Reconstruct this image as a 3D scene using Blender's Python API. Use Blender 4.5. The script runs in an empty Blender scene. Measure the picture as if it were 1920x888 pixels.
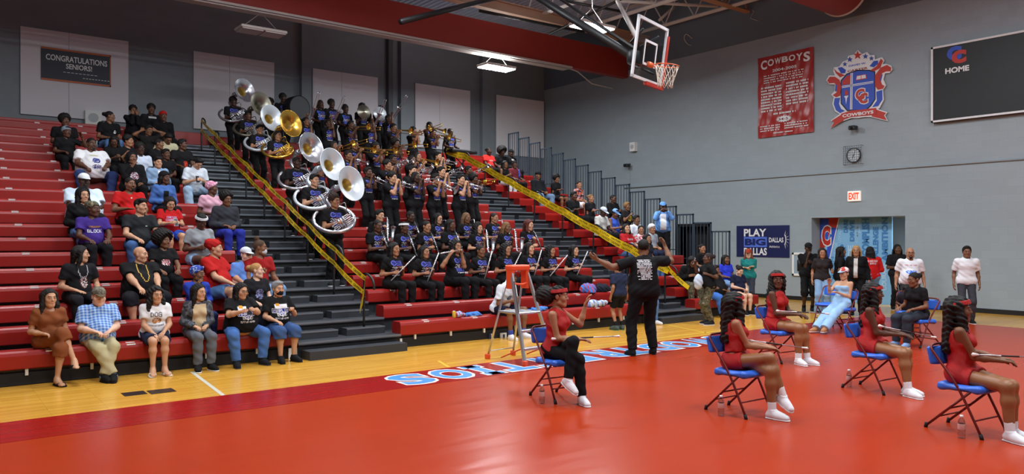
import bpy, math, random
import numpy as np
from mathutils import Matrix, Vector

SC = bpy.context.scene
COL = SC.collection
R = math.radians

# ------------------------------------------------------------------ camera
YAW = R(37.8)
SA, CA = math.sin(YAW), math.cos(YAW)
CAMZ = 1.9
FPX = 1425.0
cam_d = bpy.data.cameras.new('camera')
cam_d.sensor_width = 36.0
cam_d.lens = FPX / 1920 * 36
cam_d.shift_y = 3 / 1920
cam_d.clip_end = 200
cam = bpy.data.objects.new('camera', cam_d)
cam.location = (0, 0, CAMZ)
cam.rotation_euler = (R(90), 0, -YAW)
COL.objects.link(cam)
SC.camera = cam

# ------------------------------------------------------------------ exposure, world
SC.view_settings.view_transform = 'Standard'
SC.view_settings.look = 'None'
SC.view_settings.exposure = 0.0
SC.view_settings.gamma = 1.0
SC.view_settings.use_curve_mapping = False
w = bpy.data.worlds.new('gym_ambient')
SC.world = w
w.use_nodes = True
w.node_tree.nodes['Background'].inputs[0].default_value = (0.80, 0.88, 1.0, 1)
w.node_tree.nodes['Background'].inputs[1].default_value = 0.085
SC.cycles.max_bounces = 6
SC.cycles.diffuse_bounces = 3
SC.cycles.glossy_bounces = 3
SC.cycles.transmission_bounces = 5
SC.cycles.sample_clamp_indirect = 4.0
try:
    SC.cycles.use_denoising = True
except Exception:
    pass

LAMP_POWER = 275.0     # each high bay fixture over the court
LAMP_POWER_BLEACHER = 210.0


def ground(u, v, z=0.0):
    D = FPX * (CAMZ - z) / (v - 447.0)
    l = (u - 960) / FPX
    return np.array([D * (SA + l * CA), D * (CA - l * SA), z])


def at(u, v, X=None, Y=None, Z=None):
    l = (u - 960) / FPX
    dx, dy, dz = SA + l * CA, CA - l * SA, -(v - 447.0) / FPX
    if Y is not None:
        D = Y / dy
    elif X is not None:
        D = X / dx
    else:
        D = (Z - CAMZ) / dz
    return np.array([D * dx, D * dy, CAMZ + D * dz])


def project(p):
    D = p[0] * SA + p[1] * CA
    L = p[0] * CA - p[1] * SA
    return 960 + FPX * L / D, 447 - FPX * (p[2] - CAMZ) / D


# ------------------------------------------------------------------ materials
def lin(c):
    c = c / 255.0
    return c / 12.92 if c <= 0.04045 else ((c + 0.055) / 1.055) ** 2.4


def rgb(c):
    return (lin(c[0]), lin(c[1]), lin(c[2]), 1)


MATS = {}


def mat(name, c, rough=0.6, metal=0.0, var=0.0, vscale=8.0, bump=0.0, bscale=60.0, emit=0.0, spec=None, coat=0.0, trans=0.0):
    if name in MATS:
        return MATS[name]
    m = bpy.data.materials.new(name)
    m.use_nodes = True
    nt = m.node_tree
    b = nt.nodes['Principled BSDF']
    b.inputs['Base Color'].default_value = rgb(c)
    b.inputs['Roughness'].default_value = rough
    b.inputs['Metallic'].default_value = metal
    if spec is not None:
        b.inputs['Specular IOR Level'].default_value = spec
    if coat:
        b.inputs['Coat Weight'].default_value = coat
    if trans:
        b.inputs['Transmission Weight'].default_value = trans
        b.inputs['IOR'].default_value = 1.3
    if emit:
        b.inputs['Emission Color'].default_value = rgb(c)
        b.inputs['Emission Strength'].default_value = emit
    if var or bump:
        tc = nt.nodes.new('ShaderNodeTexCoord')
        n = nt.nodes.new('ShaderNodeTexNoise')
        n.inputs['Scale'].default_value = vscale
        n.inputs['Detail'].default_value = 4
        nt.links.new(tc.outputs['Object'], n.inputs['Vector'])
        if var:
            mr = nt.nodes.new('ShaderNodeMapRange')
            mr.inputs[3].default_value = 1 - var
            mr.inputs[4].default_value = 1 + var
            nt.links.new(n.outputs['Fac'], mr.inputs[0])
            mx = nt.nodes.new('ShaderNodeMix')
            mx.data_type = 'RGBA'
            mx.blend_type = 'MULTIPLY'
            mx.inputs[0].default_value = 1
            mx.inputs[6].default_value = rgb(c)
            nt.links.new(mr.outputs[0], mx.inputs[7])
            nt.links.new(mx.outputs[2], b.inputs['Base Color'])
        if bump:
            n2 = nt.nodes.new('ShaderNodeTexNoise')
            n2.inputs['Scale'].default_value = bscale
            n2.inputs['Detail'].default_value = 3
            nt.links.new(tc.outputs['Object'], n2.inputs['Vector'])
            bp = nt.nodes.new('ShaderNodeBump')
            bp.inputs['Strength'].default_value = bump
            bp.inputs['Distance'].default_value = 0.02
            nt.links.new(n2.outputs['Fac'], bp.inputs['Height'])
            nt.links.new(bp.outputs['Normal'], b.inputs['Normal'])
    MATS[name] = m
    return m


def cloth(c):
    c = tuple(int(x) for x in c)
    return mat('cloth_%d_%d_%d' % c, c, rough=0.85, var=0.10, vscale=14, bump=0.10, bscale=30, spec=0.2)


def denim(c=(82, 118, 165)):
    return mat('denim_%d_%d_%d' % c, c, rough=0.9, var=0.30, vscale=7, bump=0.08, bscale=70, spec=0.2)


def ramp_mat(name, stops, scale=9.0, rough=0.85, detail=3.0):
    """noise through a hard colour ramp: camouflage, heather, printed cloth"""
    if name in MATS:
        return MATS[name]
    m = bpy.data.materials.new(name)
    m.use_nodes = True
    nt = m.node_tree
    b = nt.nodes['Principled BSDF']
    b.inputs['Roughness'].default_value = rough
    tc = nt.nodes.new('ShaderNodeTexCoord')
    n = nt.nodes.new('ShaderNodeTexNoise')
    n.inputs['Scale'].default_value = scale
    n.inputs['Detail'].default_value = detail
    nt.links.new(tc.outputs['Object'], n.inputs['Vector'])
    r = nt.nodes.new('ShaderNodeValToRGB')
    r.color_ramp.interpolation = 'CONSTANT'
    els = r.color_ramp.elements
    while len(els) < len(stops):
        els.new(0.5)
    for e, (p, c) in zip(els, stops):
        e.position = p
        e.color = rgb(c)
    nt.links.new(n.outputs['Fac'], r.inputs[0])
    nt.links.new(r.outputs[0], b.inputs['Base Color'])
    MATS[name] = m
    return m


def math_node(nt, op, a, b=None, c=None):
    n = nt.nodes.new('ShaderNodeMath')
    n.operation = op
    for i, x in enumerate((a, b, c)):
        if x is None:
            continue
        if isinstance(x, (int, float)):
            n.inputs[i].default_value = x
        else:
            nt.links.new(x, n.inputs[i])
    return n.outputs[0]


def mix_rgb(nt, fac, a, b):
    mx = nt.nodes.new('ShaderNodeMix')
    mx.data_type = 'RGBA'
    if isinstance(fac, (int, float)):
        mx.inputs[0].default_value = fac
    else:
        nt.links.new(fac, mx.inputs[0])
    for i, x in ((6, a), (7, b)):
        if isinstance(x, tuple):
            mx.inputs[i].default_value = x
        else:
            nt.links.new(x, mx.inputs[i])
    return mx.outputs[2]


def plaid_mat():
    m = bpy.data.materials.new('blue_plaid')
    m.use_nodes = True
    nt = m.node_tree
    b = nt.nodes['Principled BSDF']
    b.inputs['Roughness'].default_value = 0.85
    tc = nt.nodes.new('ShaderNodeTexCoord')
    sp = nt.nodes.new('ShaderNodeSeparateXYZ')
    nt.links.new(tc.outputs['Object'], sp.inputs[0])
    fx = math_node(nt, 'GREATER_THAN', math_node(nt, 'FRACT', math_node(nt, 'MULTIPLY', sp.outputs[0], 22.0)), 0.55)
    fz = math_node(nt, 'GREATER_THAN', math_node(nt, 'FRACT', math_node(nt, 'MULTIPLY', math_node(nt, 'ADD', sp.outputs[2], math_node(nt, 'MULTIPLY', sp.outputs[1], 0.6)), 22.0)), 0.55)
    s = math_node(nt, 'MULTIPLY', math_node(nt, 'ADD', fx, fz), 0.5)
    c = mix_rgb(nt, s, rgb((66, 118, 196)), rgb((178, 205, 235)))
    nt.links.new(c, b.inputs['Base Color'])
    return m


def wood_floor_mat():
    m = bpy.data.materials.new('maple_floor')
    m.use_nodes = True
    nt = m.node_tree
    b = nt.nodes['Principled BSDF']
    tc = nt.nodes.new('ShaderNodeTexCoord')
    mp = nt.nodes.new('ShaderNodeMapping')
    nt.links.new(tc.outputs['Object'], mp.inputs[0])
    br = nt.nodes.new('ShaderNodeTexBrick')
    br.inputs['Scale'].default_value = 1.0
    br.inputs['Brick Width'].default_value = 1.1
    br.inputs['Row Height'].default_value = 0.058
    br.inputs['Mortar Size'].default_value = 0.0012
    br.inputs['Color1'].default_value = rgb((222, 168, 66))
    br.inputs['Color2'].default_value = rgb((204, 148, 52))
    br.inputs['Mortar'].default_value = rgb((150, 100, 34))
    nt.links.new(mp.outputs[0], br.inputs[0])
    mp2 = nt.nodes.new('ShaderNodeMapping')
    mp2.inputs['Scale'].default_value = (1.2, 26, 1)
    nt.links.new(tc.outputs['Object'], mp2.inputs[0])
    n = nt.nodes.new('ShaderNodeTexNoise')
    n.inputs['Scale'].default_value = 2.0
    n.inputs['Detail'].default_value = 5
    nt.links.new(mp2.outputs[0], n.inputs[0])
    mr = nt.nodes.new('ShaderNodeMapRange')
    mr.inputs[3].default_value = 0.86
    mr.inputs[4].default_value = 1.12
    nt.links.new(n.outputs[0], mr.inputs[0])
    mx = nt.nodes.new('ShaderNodeMix')
    mx.data_type = 'RGBA'
    mx.blend_type = 'MULTIPLY'
    mx.inputs[0].default_value = 1
    nt.links.new(br.outputs[0], mx.inputs[6])
    nt.links.new(mr.outputs[0], mx.inputs[7])
    nt.links.new(mx.outputs[2], b.inputs['Base Color'])
    b.inputs['Roughness'].default_value = 0.22
    b.inputs['Specular IOR Level'].default_value = 0.5
    return m


def vinyl_mat(name, c, rough):
    m = bpy.data.materials.new(name)
    m.use_nodes = True
    nt = m.node_tree
    b = nt.nodes['Principled BSDF']
    b.inputs['Roughness'].default_value = rough
    b.inputs['Specular IOR Level'].default_value = 0.24
    tc = nt.nodes.new('ShaderNodeTexCoord')
    n = nt.nodes.new('ShaderNodeTexNoise')
    n.inputs['Scale'].default_value = 0.9
    n.inputs['Detail'].default_value = 3
    nt.links.new(tc.outputs['Object'], n.inputs[0])
    mr = nt.nodes.new('ShaderNodeMapRange')
    mr.inputs[3].default_value = 0.9
    mr.inputs[4].default_value = 1.1
    nt.links.new(n.outputs[0], mr.inputs[0])
    mx = nt.nodes.new('ShaderNodeMix')
    mx.data_type = 'RGBA'
    mx.blend_type = 'MULTIPLY'
    mx.inputs[0].default_value = 1
    mx.inputs[6].default_value = rgb(c)
    nt.links.new(mr.outputs[0], mx.inputs[7])
    nt.links.new(mx.outputs[2], b.inputs['Base Color'])
    mp = nt.nodes.new('ShaderNodeMapping')
    mp.inputs['Scale'].default_value = (0.5, 2.4, 1)
    nt.links.new(tc.outputs['Object'], mp.inputs[0])
    n2 = nt.nodes.new('ShaderNodeTexNoise')
    n2.inputs['Scale'].default_value = 1.6
    n2.inputs['Detail'].default_value = 2
    nt.links.new(mp.outputs[0], n2.inputs[0])
    bp = nt.nodes.new('ShaderNodeBump')
    bp.inputs['Strength'].default_value = 0.18
    bp.inputs['Distance'].default_value = 0.04
    nt.links.new(n2.outputs[0], bp.inputs['Height'])
    nt.links.new(bp.outputs[0], b.inputs['Normal'])
    return m


def block_wall_mat(name, c, axis):
    """painted concrete block: faint joints in the bump"""
    m = bpy.data.materials.new(name)
    m.use_nodes = True
    nt = m.node_tree
    b = nt.nodes['Principled BSDF']
    b.inputs['Roughness'].default_value = 0.55
    tc = nt.nodes.new('ShaderNodeTexCoord')
    sp = nt.nodes.new('ShaderNodeSeparateXYZ')
    nt.links.new(tc.outputs['Object'], sp.inputs[0])
    cb = nt.nodes.new('ShaderNodeCombineXYZ')
    nt.links.new(sp.outputs[axis], cb.inputs[0])
    nt.links.new(sp.outputs[2], cb.inputs[1])
    br = nt.nodes.new('ShaderNodeTexBrick')
    br.inputs['Scale'].default_value = 1.0
    br.inputs['Brick Width'].default_value = 0.40
    br.inputs['Row Height'].default_value = 0.20
    br.inputs['Mortar Size'].default_value = 0.006
    br.inputs['Color1'].default_value = rgb(c)
    br.inputs['Color2'].default_value = rgb(tuple(int(x * 0.975) for x in c))
    br.inputs['Mortar'].default_value = rgb(tuple(int(x * 0.965) for x in c))
    nt.links.new(cb.outputs[0], br.inputs[0])
    nt.links.new(br.outputs[0], b.inputs['Base Color'])
    bp = nt.nodes.new('ShaderNodeBump')
    bp.inputs['Strength'].default_value = 0.14
    bp.inputs['Distance'].default_value = 0.01
    bp.invert = True
    nt.links.new(br.outputs['Fac'], bp.inputs['Height'])
    nt.links.new(bp.outputs[0], b.inputs['Normal'])
    return m
# ------------------------------------------------------------------ mesh helpers
def V3(*a):
    return np.array(a, dtype=float)


def unit(v):
    v = np.asarray(v, float)
    n = np.linalg.norm(v)
    return v / n if n > 1e-9 else v


def tag(o, label=None, cat=None, group=None, kind=None):
    for k, v in (('label', label), ('category', cat), ('group', group), ('kind', kind)):
        if v:
            o[k] = v
    return o


def empty(name, loc=(0, 0, 0), rz=0.0, label=None, cat=None, group=None, kind=None):
    o = bpy.data.objects.new(name, None)
    o.empty_display_size = 0.1
    o.location = loc
    o.rotation_euler = (0, 0, rz)
    COL.objects.link(o)
    return tag(o, label, cat, group, kind)


class MB:
    """collects vertices and faces; build() links one mesh object"""

    def __init__(s):
        s.v, s.f, s.m, s.n = [], [], [], 0

    def add(s, V, F, mi=0):
        V = np.asarray(V, float).reshape(-1, 3)
        if len(V) == 0:
            return s
        for f in (F if isinstance(F, list) else [F]):
            f = np.asarray(f, dtype=np.int64)
            if f.ndim == 1:
                f = f[None]
            if f.size == 0:
                continue
            s.f.append(f + s.n)
            if np.ndim(mi) == 0:
                s.m.append(np.full(len(f), mi, dtype=np.int32))
            else:
                s.m.append(np.asarray(mi, dtype=np.int32))
        s.v.append(V)
        s.n += len(V)
        return s

    def mesh(s, name, mats, smooth=True):
        me = bpy.data.meshes.new(name)
        V = np.concatenate(s.v).astype(np.float32)
        me.vertices.add(len(V))
        me.vertices.foreach_set('co', V.ravel())
        tot = np.concatenate([np.full(len(f), f.shape[1], dtype=np.int32) for f in s.f])
        loops = np.concatenate([f.ravel() for f in s.f]).astype(np.int32)
        start = np.concatenate([[0], np.cumsum(tot)[:-1]]).astype(np.int32)
        me.loops.add(len(loops))
        me.loops.foreach_set('vertex_index', loops)
        me.polygons.add(len(tot))
        me.polygons.foreach_set('loop_start', start)
        me.polygons.foreach_set('loop_total', tot)
        if not isinstance(mats, (list, tuple)):
            mats = [mats]
        for m in mats:
            me.materials.append(m)
        me.polygons.foreach_set('material_index', np.concatenate(s.m))
        me.polygons.foreach_set('use_smooth', np.full(len(tot), bool(smooth)))
        me.update(calc_edges=True)
        me.validate()
        return me

    def build(s, name, mats, parent=None, smooth=True, loc=None, auto=None):
        if not s.v:
            return None
        me = s.mesh(name, mats, smooth)
        if auto:
            try:
                me.set_sharp_from_angle(angle=R(auto))
            except Exception:
                pass
        o = bpy.data.objects.new(name, me)
        if parent is not None:
            o.parent = parent
        if loc is not None:
            o.location = loc
        COL.objects.link(o)
        return o

    # ---- shapes
    def box(s, lo, hi, b=0.0, mi=0):
        lo, hi = np.minimum(lo, hi).astype(float), np.maximum(lo, hi).astype(float)
        b = min(b, 0.49 * float((hi - lo).min()))
        if b <= 0:
            V = [(x, y, z) for z in (lo[2], hi[2]) for y in (lo[1], hi[1]) for x in (lo[0], hi[0])]
            F = np.array([(0, 2, 3, 1), (4, 5, 7, 6), (0, 1, 5, 4), (2, 6, 7, 3), (0, 4, 6, 2), (1, 3, 7, 5)])
            return s.add(V, F, mi)
        V, ix = [], {}
        for sx in (0, 1):
            for sy in (0, 1):
                for sz in (0, 1):
                    c = [lo[i] if t == 0 else hi[i] for i, t in enumerate((sx, sy, sz))]
                    d = [b if t == 0 else -b for t in (sx, sy, sz)]
                    for ax in range(3):
                        p = [c[i] + (0 if i == ax else d[i]) for i in range(3)]
                        ix[(sx, sy, sz, ax)] = len(V)
                        V.append(p)
        Q, T = [], []
        for ax in range(3):
            o1, o2 = (ax + 1) % 3, (ax + 2) % 3
            for t in (0, 1):
                q = []
                for (a, c) in ((0, 0), (1, 0), (1, 1), (0, 1)):
                    k = [0, 0, 0]
                    k[ax], k[o1], k[o2] = t, a, c
                    q.append(ix[(*k, ax)])
                Q.append(q if t else q[::-1])
        for ax in range(3):
            o1, o2 = (ax + 1) % 3, (ax + 2) % 3
            for a in (0, 1):
                for c in (0, 1):
                    k0, k1 = [0, 0, 0], [0, 0, 0]
                    k0[ax], k0[o1], k0[o2] = 0, a, c
                    k1[ax], k1[o1], k1[o2] = 1, a, c
                    q = [ix[(*k0, o1)], ix[(*k1, o1)], ix[(*k1, o2)], ix[(*k0, o2)]]
                    Q.append(q if (a ^ c) else q[::-1])
        for sx in (0, 1):
            for sy in (0, 1):
                for sz in (0, 1):
                    t = [ix[(sx, sy, sz, 0)], ix[(sx, sy, sz, 1)], ix[(sx, sy, sz, 2)]]
                    T.append(t if (sx + sy + sz) % 2 else t[::-1])
        return s.add(V, [np.array(Q)], mi) if False else s._two(V, Q, T, mi)

    def _two(s, V, Q, T, mi):
        n0 = s.n
        s.add(V, np.array(Q), mi)
        s.f.append(np.array(T, dtype=np.int64) + n0)
        s.m.append(np.full(len(T), mi, dtype=np.int32))
        return s

    def tube(s, pts, r, n=8, mi=0, closed=False, caps=True):
        P = np.asarray(pts, float)
        m = len(P)
        rr = np.full(m, r) if np.ndim(r) == 0 else np.asarray(r, float)
        T = np.zeros_like(P)
        if closed:
            T = np.roll(P, -1, 0) - np.roll(P, 1, 0)
        else:
            T[1:-1] = P[2:] - P[:-2]
            T[0], T[-1] = P[1] - P[0], P[-1] - P[-2]
        T /= np.maximum(np.linalg.norm(T, axis=1), 1e-9)[:, None]
        ref = V3(0, 0, 1) if abs(T[0][2]) < 0.9 else V3(1, 0, 0)
        u = unit(np.cross(ref, T[0]))
        ang = np.arange(n) / n * 2 * math.pi
        V = np.zeros((m, n, 3))
        for i in range(m):
            u = unit(u - T[i] * u.dot(T[i]))
            w_ = np.cross(T[i], u)
            V[i] = P[i] + rr[i] * (np.cos(ang)[:, None] * u + np.sin(ang)[:, None] * w_)
        idx = np.arange(m * n).reshape(m, n)
        a = idx if closed else idx[:-1]
        b_ = np.roll(idx, -1, 0) if closed else idx[1:]
        F = np.stack([a, np.roll(a, -1, 1), np.roll(b_, -1, 1), b_], -1).reshape(-1, 4)
        n0 = s.n
        s.add(V.reshape(-1, 3), F, mi)
        if caps and not closed:
            s.f.append((idx[0][::-1][None]) + n0)
            s.m.append(np.array([mi], dtype=np.int32))
            s.f.append((idx[-1][None]) + n0)
            s.m.append(np.array([mi], dtype=np.int32))
        return s

    def bar(s, a, b, r, n=8, mi=0):
        return s.tube([a, b], r, n, mi)

    def lathe(s, prof, n=24, mi=0, M=None):
        """prof: (radius, z) list"""
        P = np.asarray(prof, float)
        m = len(P)
        ang = np.arange(n) / n * 2 * math.pi
        V = np.zeros((m, n, 3))
        V[:, :, 0] = P[:, 0:1] * np.cos(ang)
        V[:, :, 1] = P[:, 0:1] * np.sin(ang)
        V[:, :, 2] = P[:, 1:2]
        V = V.reshape(-1, 3)
        if M is not None:
            V = V @ M[0].T + M[1]
        idx = np.arange(m * n).reshape(m, n)
        a, b_ = idx[:-1], idx[1:]
        F = np.stack([a, np.roll(a, -1, 1), np.roll(b_, -1, 1), b_], -1).reshape(-1, 4)
        return s.add(V, F, mi)

    def ball(s, c, r, n=10, mi=0, M=None):
        k = max(5, n // 2 + 1)
        th = np.linspace(0.02, math.pi - 0.02, k)
        rr = np.ones(3) * r if np.ndim(r) == 0 else np.asarray(r, float)
        ang = np.arange(n) / n * 2 * math.pi
        V = np.zeros((k, n, 3))
        V[:, :, 0] = np.sin(th)[:, None] * np.cos(ang)
        V[:, :, 1] = np.sin(th)[:, None] * np.sin(ang)
        V[:, :, 2] = -np.cos(th)[:, None]
        V = V.reshape(-1, 3) * rr
        if M is not None:
            V = V @ M.T
        V = V + np.asarray(c, float)
        idx = np.arange(k * n).reshape(k, n)
        a, b_ = idx[:-1], idx[1:]
        F = np.stack([a, np.roll(a, -1, 1), np.roll(b_, -1, 1), b_], -1).reshape(-1, 4)
        n0 = s.n
        s.add(V, F, mi)
        s.f.append(idx[0][::-1][None] + n0)
        s.f.append(idx[-1][None] + n0)
        s.m += [np.array([mi], dtype=np.int32)] * 2
        return s

    def prism(s, pts, z0, z1, mi=0, M=None):
        """2-D outline extruded from z0 to z1 (local), then M=(3x3, origin)"""
        P = np.asarray(pts, float)
        ar = 0.5 * np.sum(P[:, 0] * np.roll(P[:, 1], -1) - np.roll(P[:, 0], -1) * P[:, 1])
        if ar < 0:
            P = P[::-1]
        n = len(P)
        V = np.concatenate([np.c_[P, np.full(n, z0)], np.c_[P, np.full(n, z1)]])
        if M is not None:
            V = V @ M[0].T + M[1]
        i = np.arange(n)
        j = (i + 1) % n
        n0 = s.n
        s.add(V, np.stack([i, j, j + n, i + n], -1), mi)
        s.f.append((i[::-1])[None] + n0)
        s.f.append((i + n)[None] + n0)
        s.m += [np.array([mi], dtype=np.int32)] * 2
        return s

    def xf(s, Rm, t):
        s.v = [v @ np.asarray(Rm).T + np.asarray(t) for v in s.v]
        return s


def catmull(pts, n=6, closed=False):
    P = np.asarray(pts, float)
    m = len(P)
    out = []
    for i in range(m if closed else m - 1):
        p0 = P[(i - 1) % m] if closed or i > 0 else 2 * P[0] - P[1]
        p1, p2 = P[i], P[(i + 1) % m]
        p3 = P[(i + 2) % m] if closed or i + 2 < m else 2 * P[-1] - P[-2]
        for k in range(n):
            t = k / n
            out.append(0.5 * (2 * p1 + (p2 - p0) * t + (2 * p0 - 5 * p1 + 4 * p2 - p3) * t * t + (3 * p1 - p0 - 3 * p2 + p3) * t ** 3))
    if not closed:
        out.append(P[-1])
    return np.array(out)


def basis(z, x=None):
    """columns = local x, y, z axes with z given"""
    z = unit(z)
    x = unit(np.cross(V3(0, 0, 1) if abs(z[2]) < 0.95 else V3(0, 1, 0), z)) if x is None else unit(np.asarray(x, float) - z * np.dot(x, z))
    y = np.cross(z, x)
    return np.stack([x, y, z], 1)


def rotz(a):
    c, s = math.cos(a), math.sin(a)
    return np.array([[c, -s, 0], [s, c, 0], [0, 0, 1.0]])


def rotx(a):
    c, s = math.cos(a), math.sin(a)
    return np.array([[1.0, 0, 0], [0, c, -s], [0, s, c]])


def roty(a):
    c, s = math.cos(a), math.sin(a)
    return np.array([[c, 0, s], [0, 1.0, 0], [-s, 0, c]])


# ------------------------------------------------------------------ text
_tcache = {}


def text_geo(txt, bold=0.0, shear=0.0):
    """triangulated outline of a line of text, 2-D; width/height returned"""
    key = (txt, bold, shear)
    if key in _tcache:
        return _tcache[key]
    cu = bpy.data.curves.new('text_tmp', 'FONT')
    cu.body = txt
    cu.resolution_u = 3
    cu.offset = bold
    cu.shear = shear
    o = bpy.data.objects.new('text_tmp', cu)
    COL.objects.link(o)
    bpy.context.view_layer.update()
    me = bpy.data.meshes.new_from_object(o.evaluated_get(bpy.context.evaluated_depsgraph_get()))
    V = np.array([v.co[:] for v in me.vertices]).reshape(-1, 3)
    F = [np.array([p.vertices[:]]) for p in me.polygons]
    bpy.data.objects.remove(o)
    bpy.data.curves.remove(cu)
    bpy.data.meshes.remove(me)
    V2 = V[:, :2]
    lo, hi = V2.min(0), V2.max(0)
    _tcache[key] = (V2 - lo, F, hi - lo)
    return _tcache[key]


def put_text(mb, txt, M, box, mi=0, z=0.0, bold=0.0, thick=0.002, rot=0, fit=True, shear=0.0):
    """fits text into box=(x0,y0,x1,y1) of the plane M=(3x3 columns right,up,normal ; origin)"""
    V, F, wh = text_geo(txt, bold, shear)
    x0, y0, x1, y1 = box
    if rot == 90:
        sx, sy = (y1 - y0) / wh[0], (x1 - x0) / wh[1]
        P = np.c_[x1 - V[:, 1] * sy, y0 + V[:, 0] * sx]
    elif rot == 180:
        sx, sy = (x1 - x0) / wh[0], (y1 - y0) / wh[1]
        P = np.c_[x1 - V[:, 0] * sx, y1 - V[:, 1] * sy]
    else:
        sx, sy = (x1 - x0) / wh[0], (y1 - y0) / wh[1]
        P = np.c_[x0 + V[:, 0] * sx, y0 + V[:, 1] * sy]
    W = np.c_[P, np.full(len(P), z + thick)] @ M[0].T + M[1]
    n0 = mb.n
    mb.v.append(W)
    mb.n += len(W)
    for f in F:
        mb.f.append(np.asarray(f, dtype=np.int64) + n0)
        mb.m.append(np.array([mi] * len(f), dtype=np.int32))


# ------------------------------------------------------------------ implicit surfaces
def surface_nets(D, org, h):
    s = D < 0
    c8 = s.astype(np.int8)
    S = (c8[:-1, :-1, :-1] + c8[1:, :-1, :-1] + c8[:-1, 1:, :-1] + c8[1:, 1:, :-1]
         + c8[:-1, :-1, 1:] + c8[1:, :-1, 1:] + c8[:-1, 1:, 1:] + c8[1:, 1:, 1:])
    act = (S > 0) & (S < 8)
    cells = np.argwhere(act)
    if len(cells) == 0:
        return np.zeros((0, 3)), np.zeros((0, 4), int)
    idx = np.full(act.shape, -1, dtype=np.int64)
    idx[act] = np.arange(len(cells))
    acc = np.zeros((len(cells), 3))
    cnt = np.zeros(len(cells))
    corners = [(0, 0, 0), (1, 0, 0), (0, 1, 0), (1, 1, 0), (0, 0, 1), (1, 0, 1), (0, 1, 1), (1, 1, 1)]
    vals = [D[cells[:, 0] + c[0], cells[:, 1] + c[1], cells[:, 2] + c[2]] for c in corners]
    for i, j in ((0, 1), (2, 3), (4, 5), (6, 7), (0, 2), (1, 3), (4, 6), (5, 7), (0, 4), (1, 5), (2, 6), (3, 7)):
        a, b = vals[i], vals[j]
        m = (a < 0) != (b < 0)
        t = np.where(m, a / np.where(m, a - b, 1), 0)
        p = np.array(corners[i]) + t[:, None] * (np.array(corners[j]) - np.array(corners[i]))
        acc[m] += p[m]
        cnt[m] += 1
    V = org + h * (cells + acc / cnt[:, None])
    Fs = []
    for ax in range(3):
        o1, o2 = (ax + 1) % 3, (ax + 2) % 3
        sl0 = [slice(None)] * 3
        sl1 = [slice(None)] * 3
        sl0[ax], sl1[ax] = slice(0, -1), slice(1, None)
        for o in (o1, o2):
            sl0[o] = sl1[o] = slice(1, -1)
        a, b = s[tuple(sl0)], s[tuple(sl1)]
        loc = np.argwhere(a != b)
        if len(loc) == 0:
            continue
        ins = a[loc[:, 0], loc[:, 1], loc[:, 2]]
        loc[:, o1] += 1
        loc[:, o2] += 1
        q = []
        for d1, d2 in ((-1, -1), (0, -1), (0, 0), (-1, 0)):
            k = loc.copy()
            k[:, o1] += d1
            k[:, o2] += d2
            q.append(idx[k[:, 0], k[:, 1], k[:, 2]])
        q = np.stack(q, 1)
        q[~ins] = q[~ins][:, ::-1]
        Fs.append(q)
    return V, np.concatenate(Fs)


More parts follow.
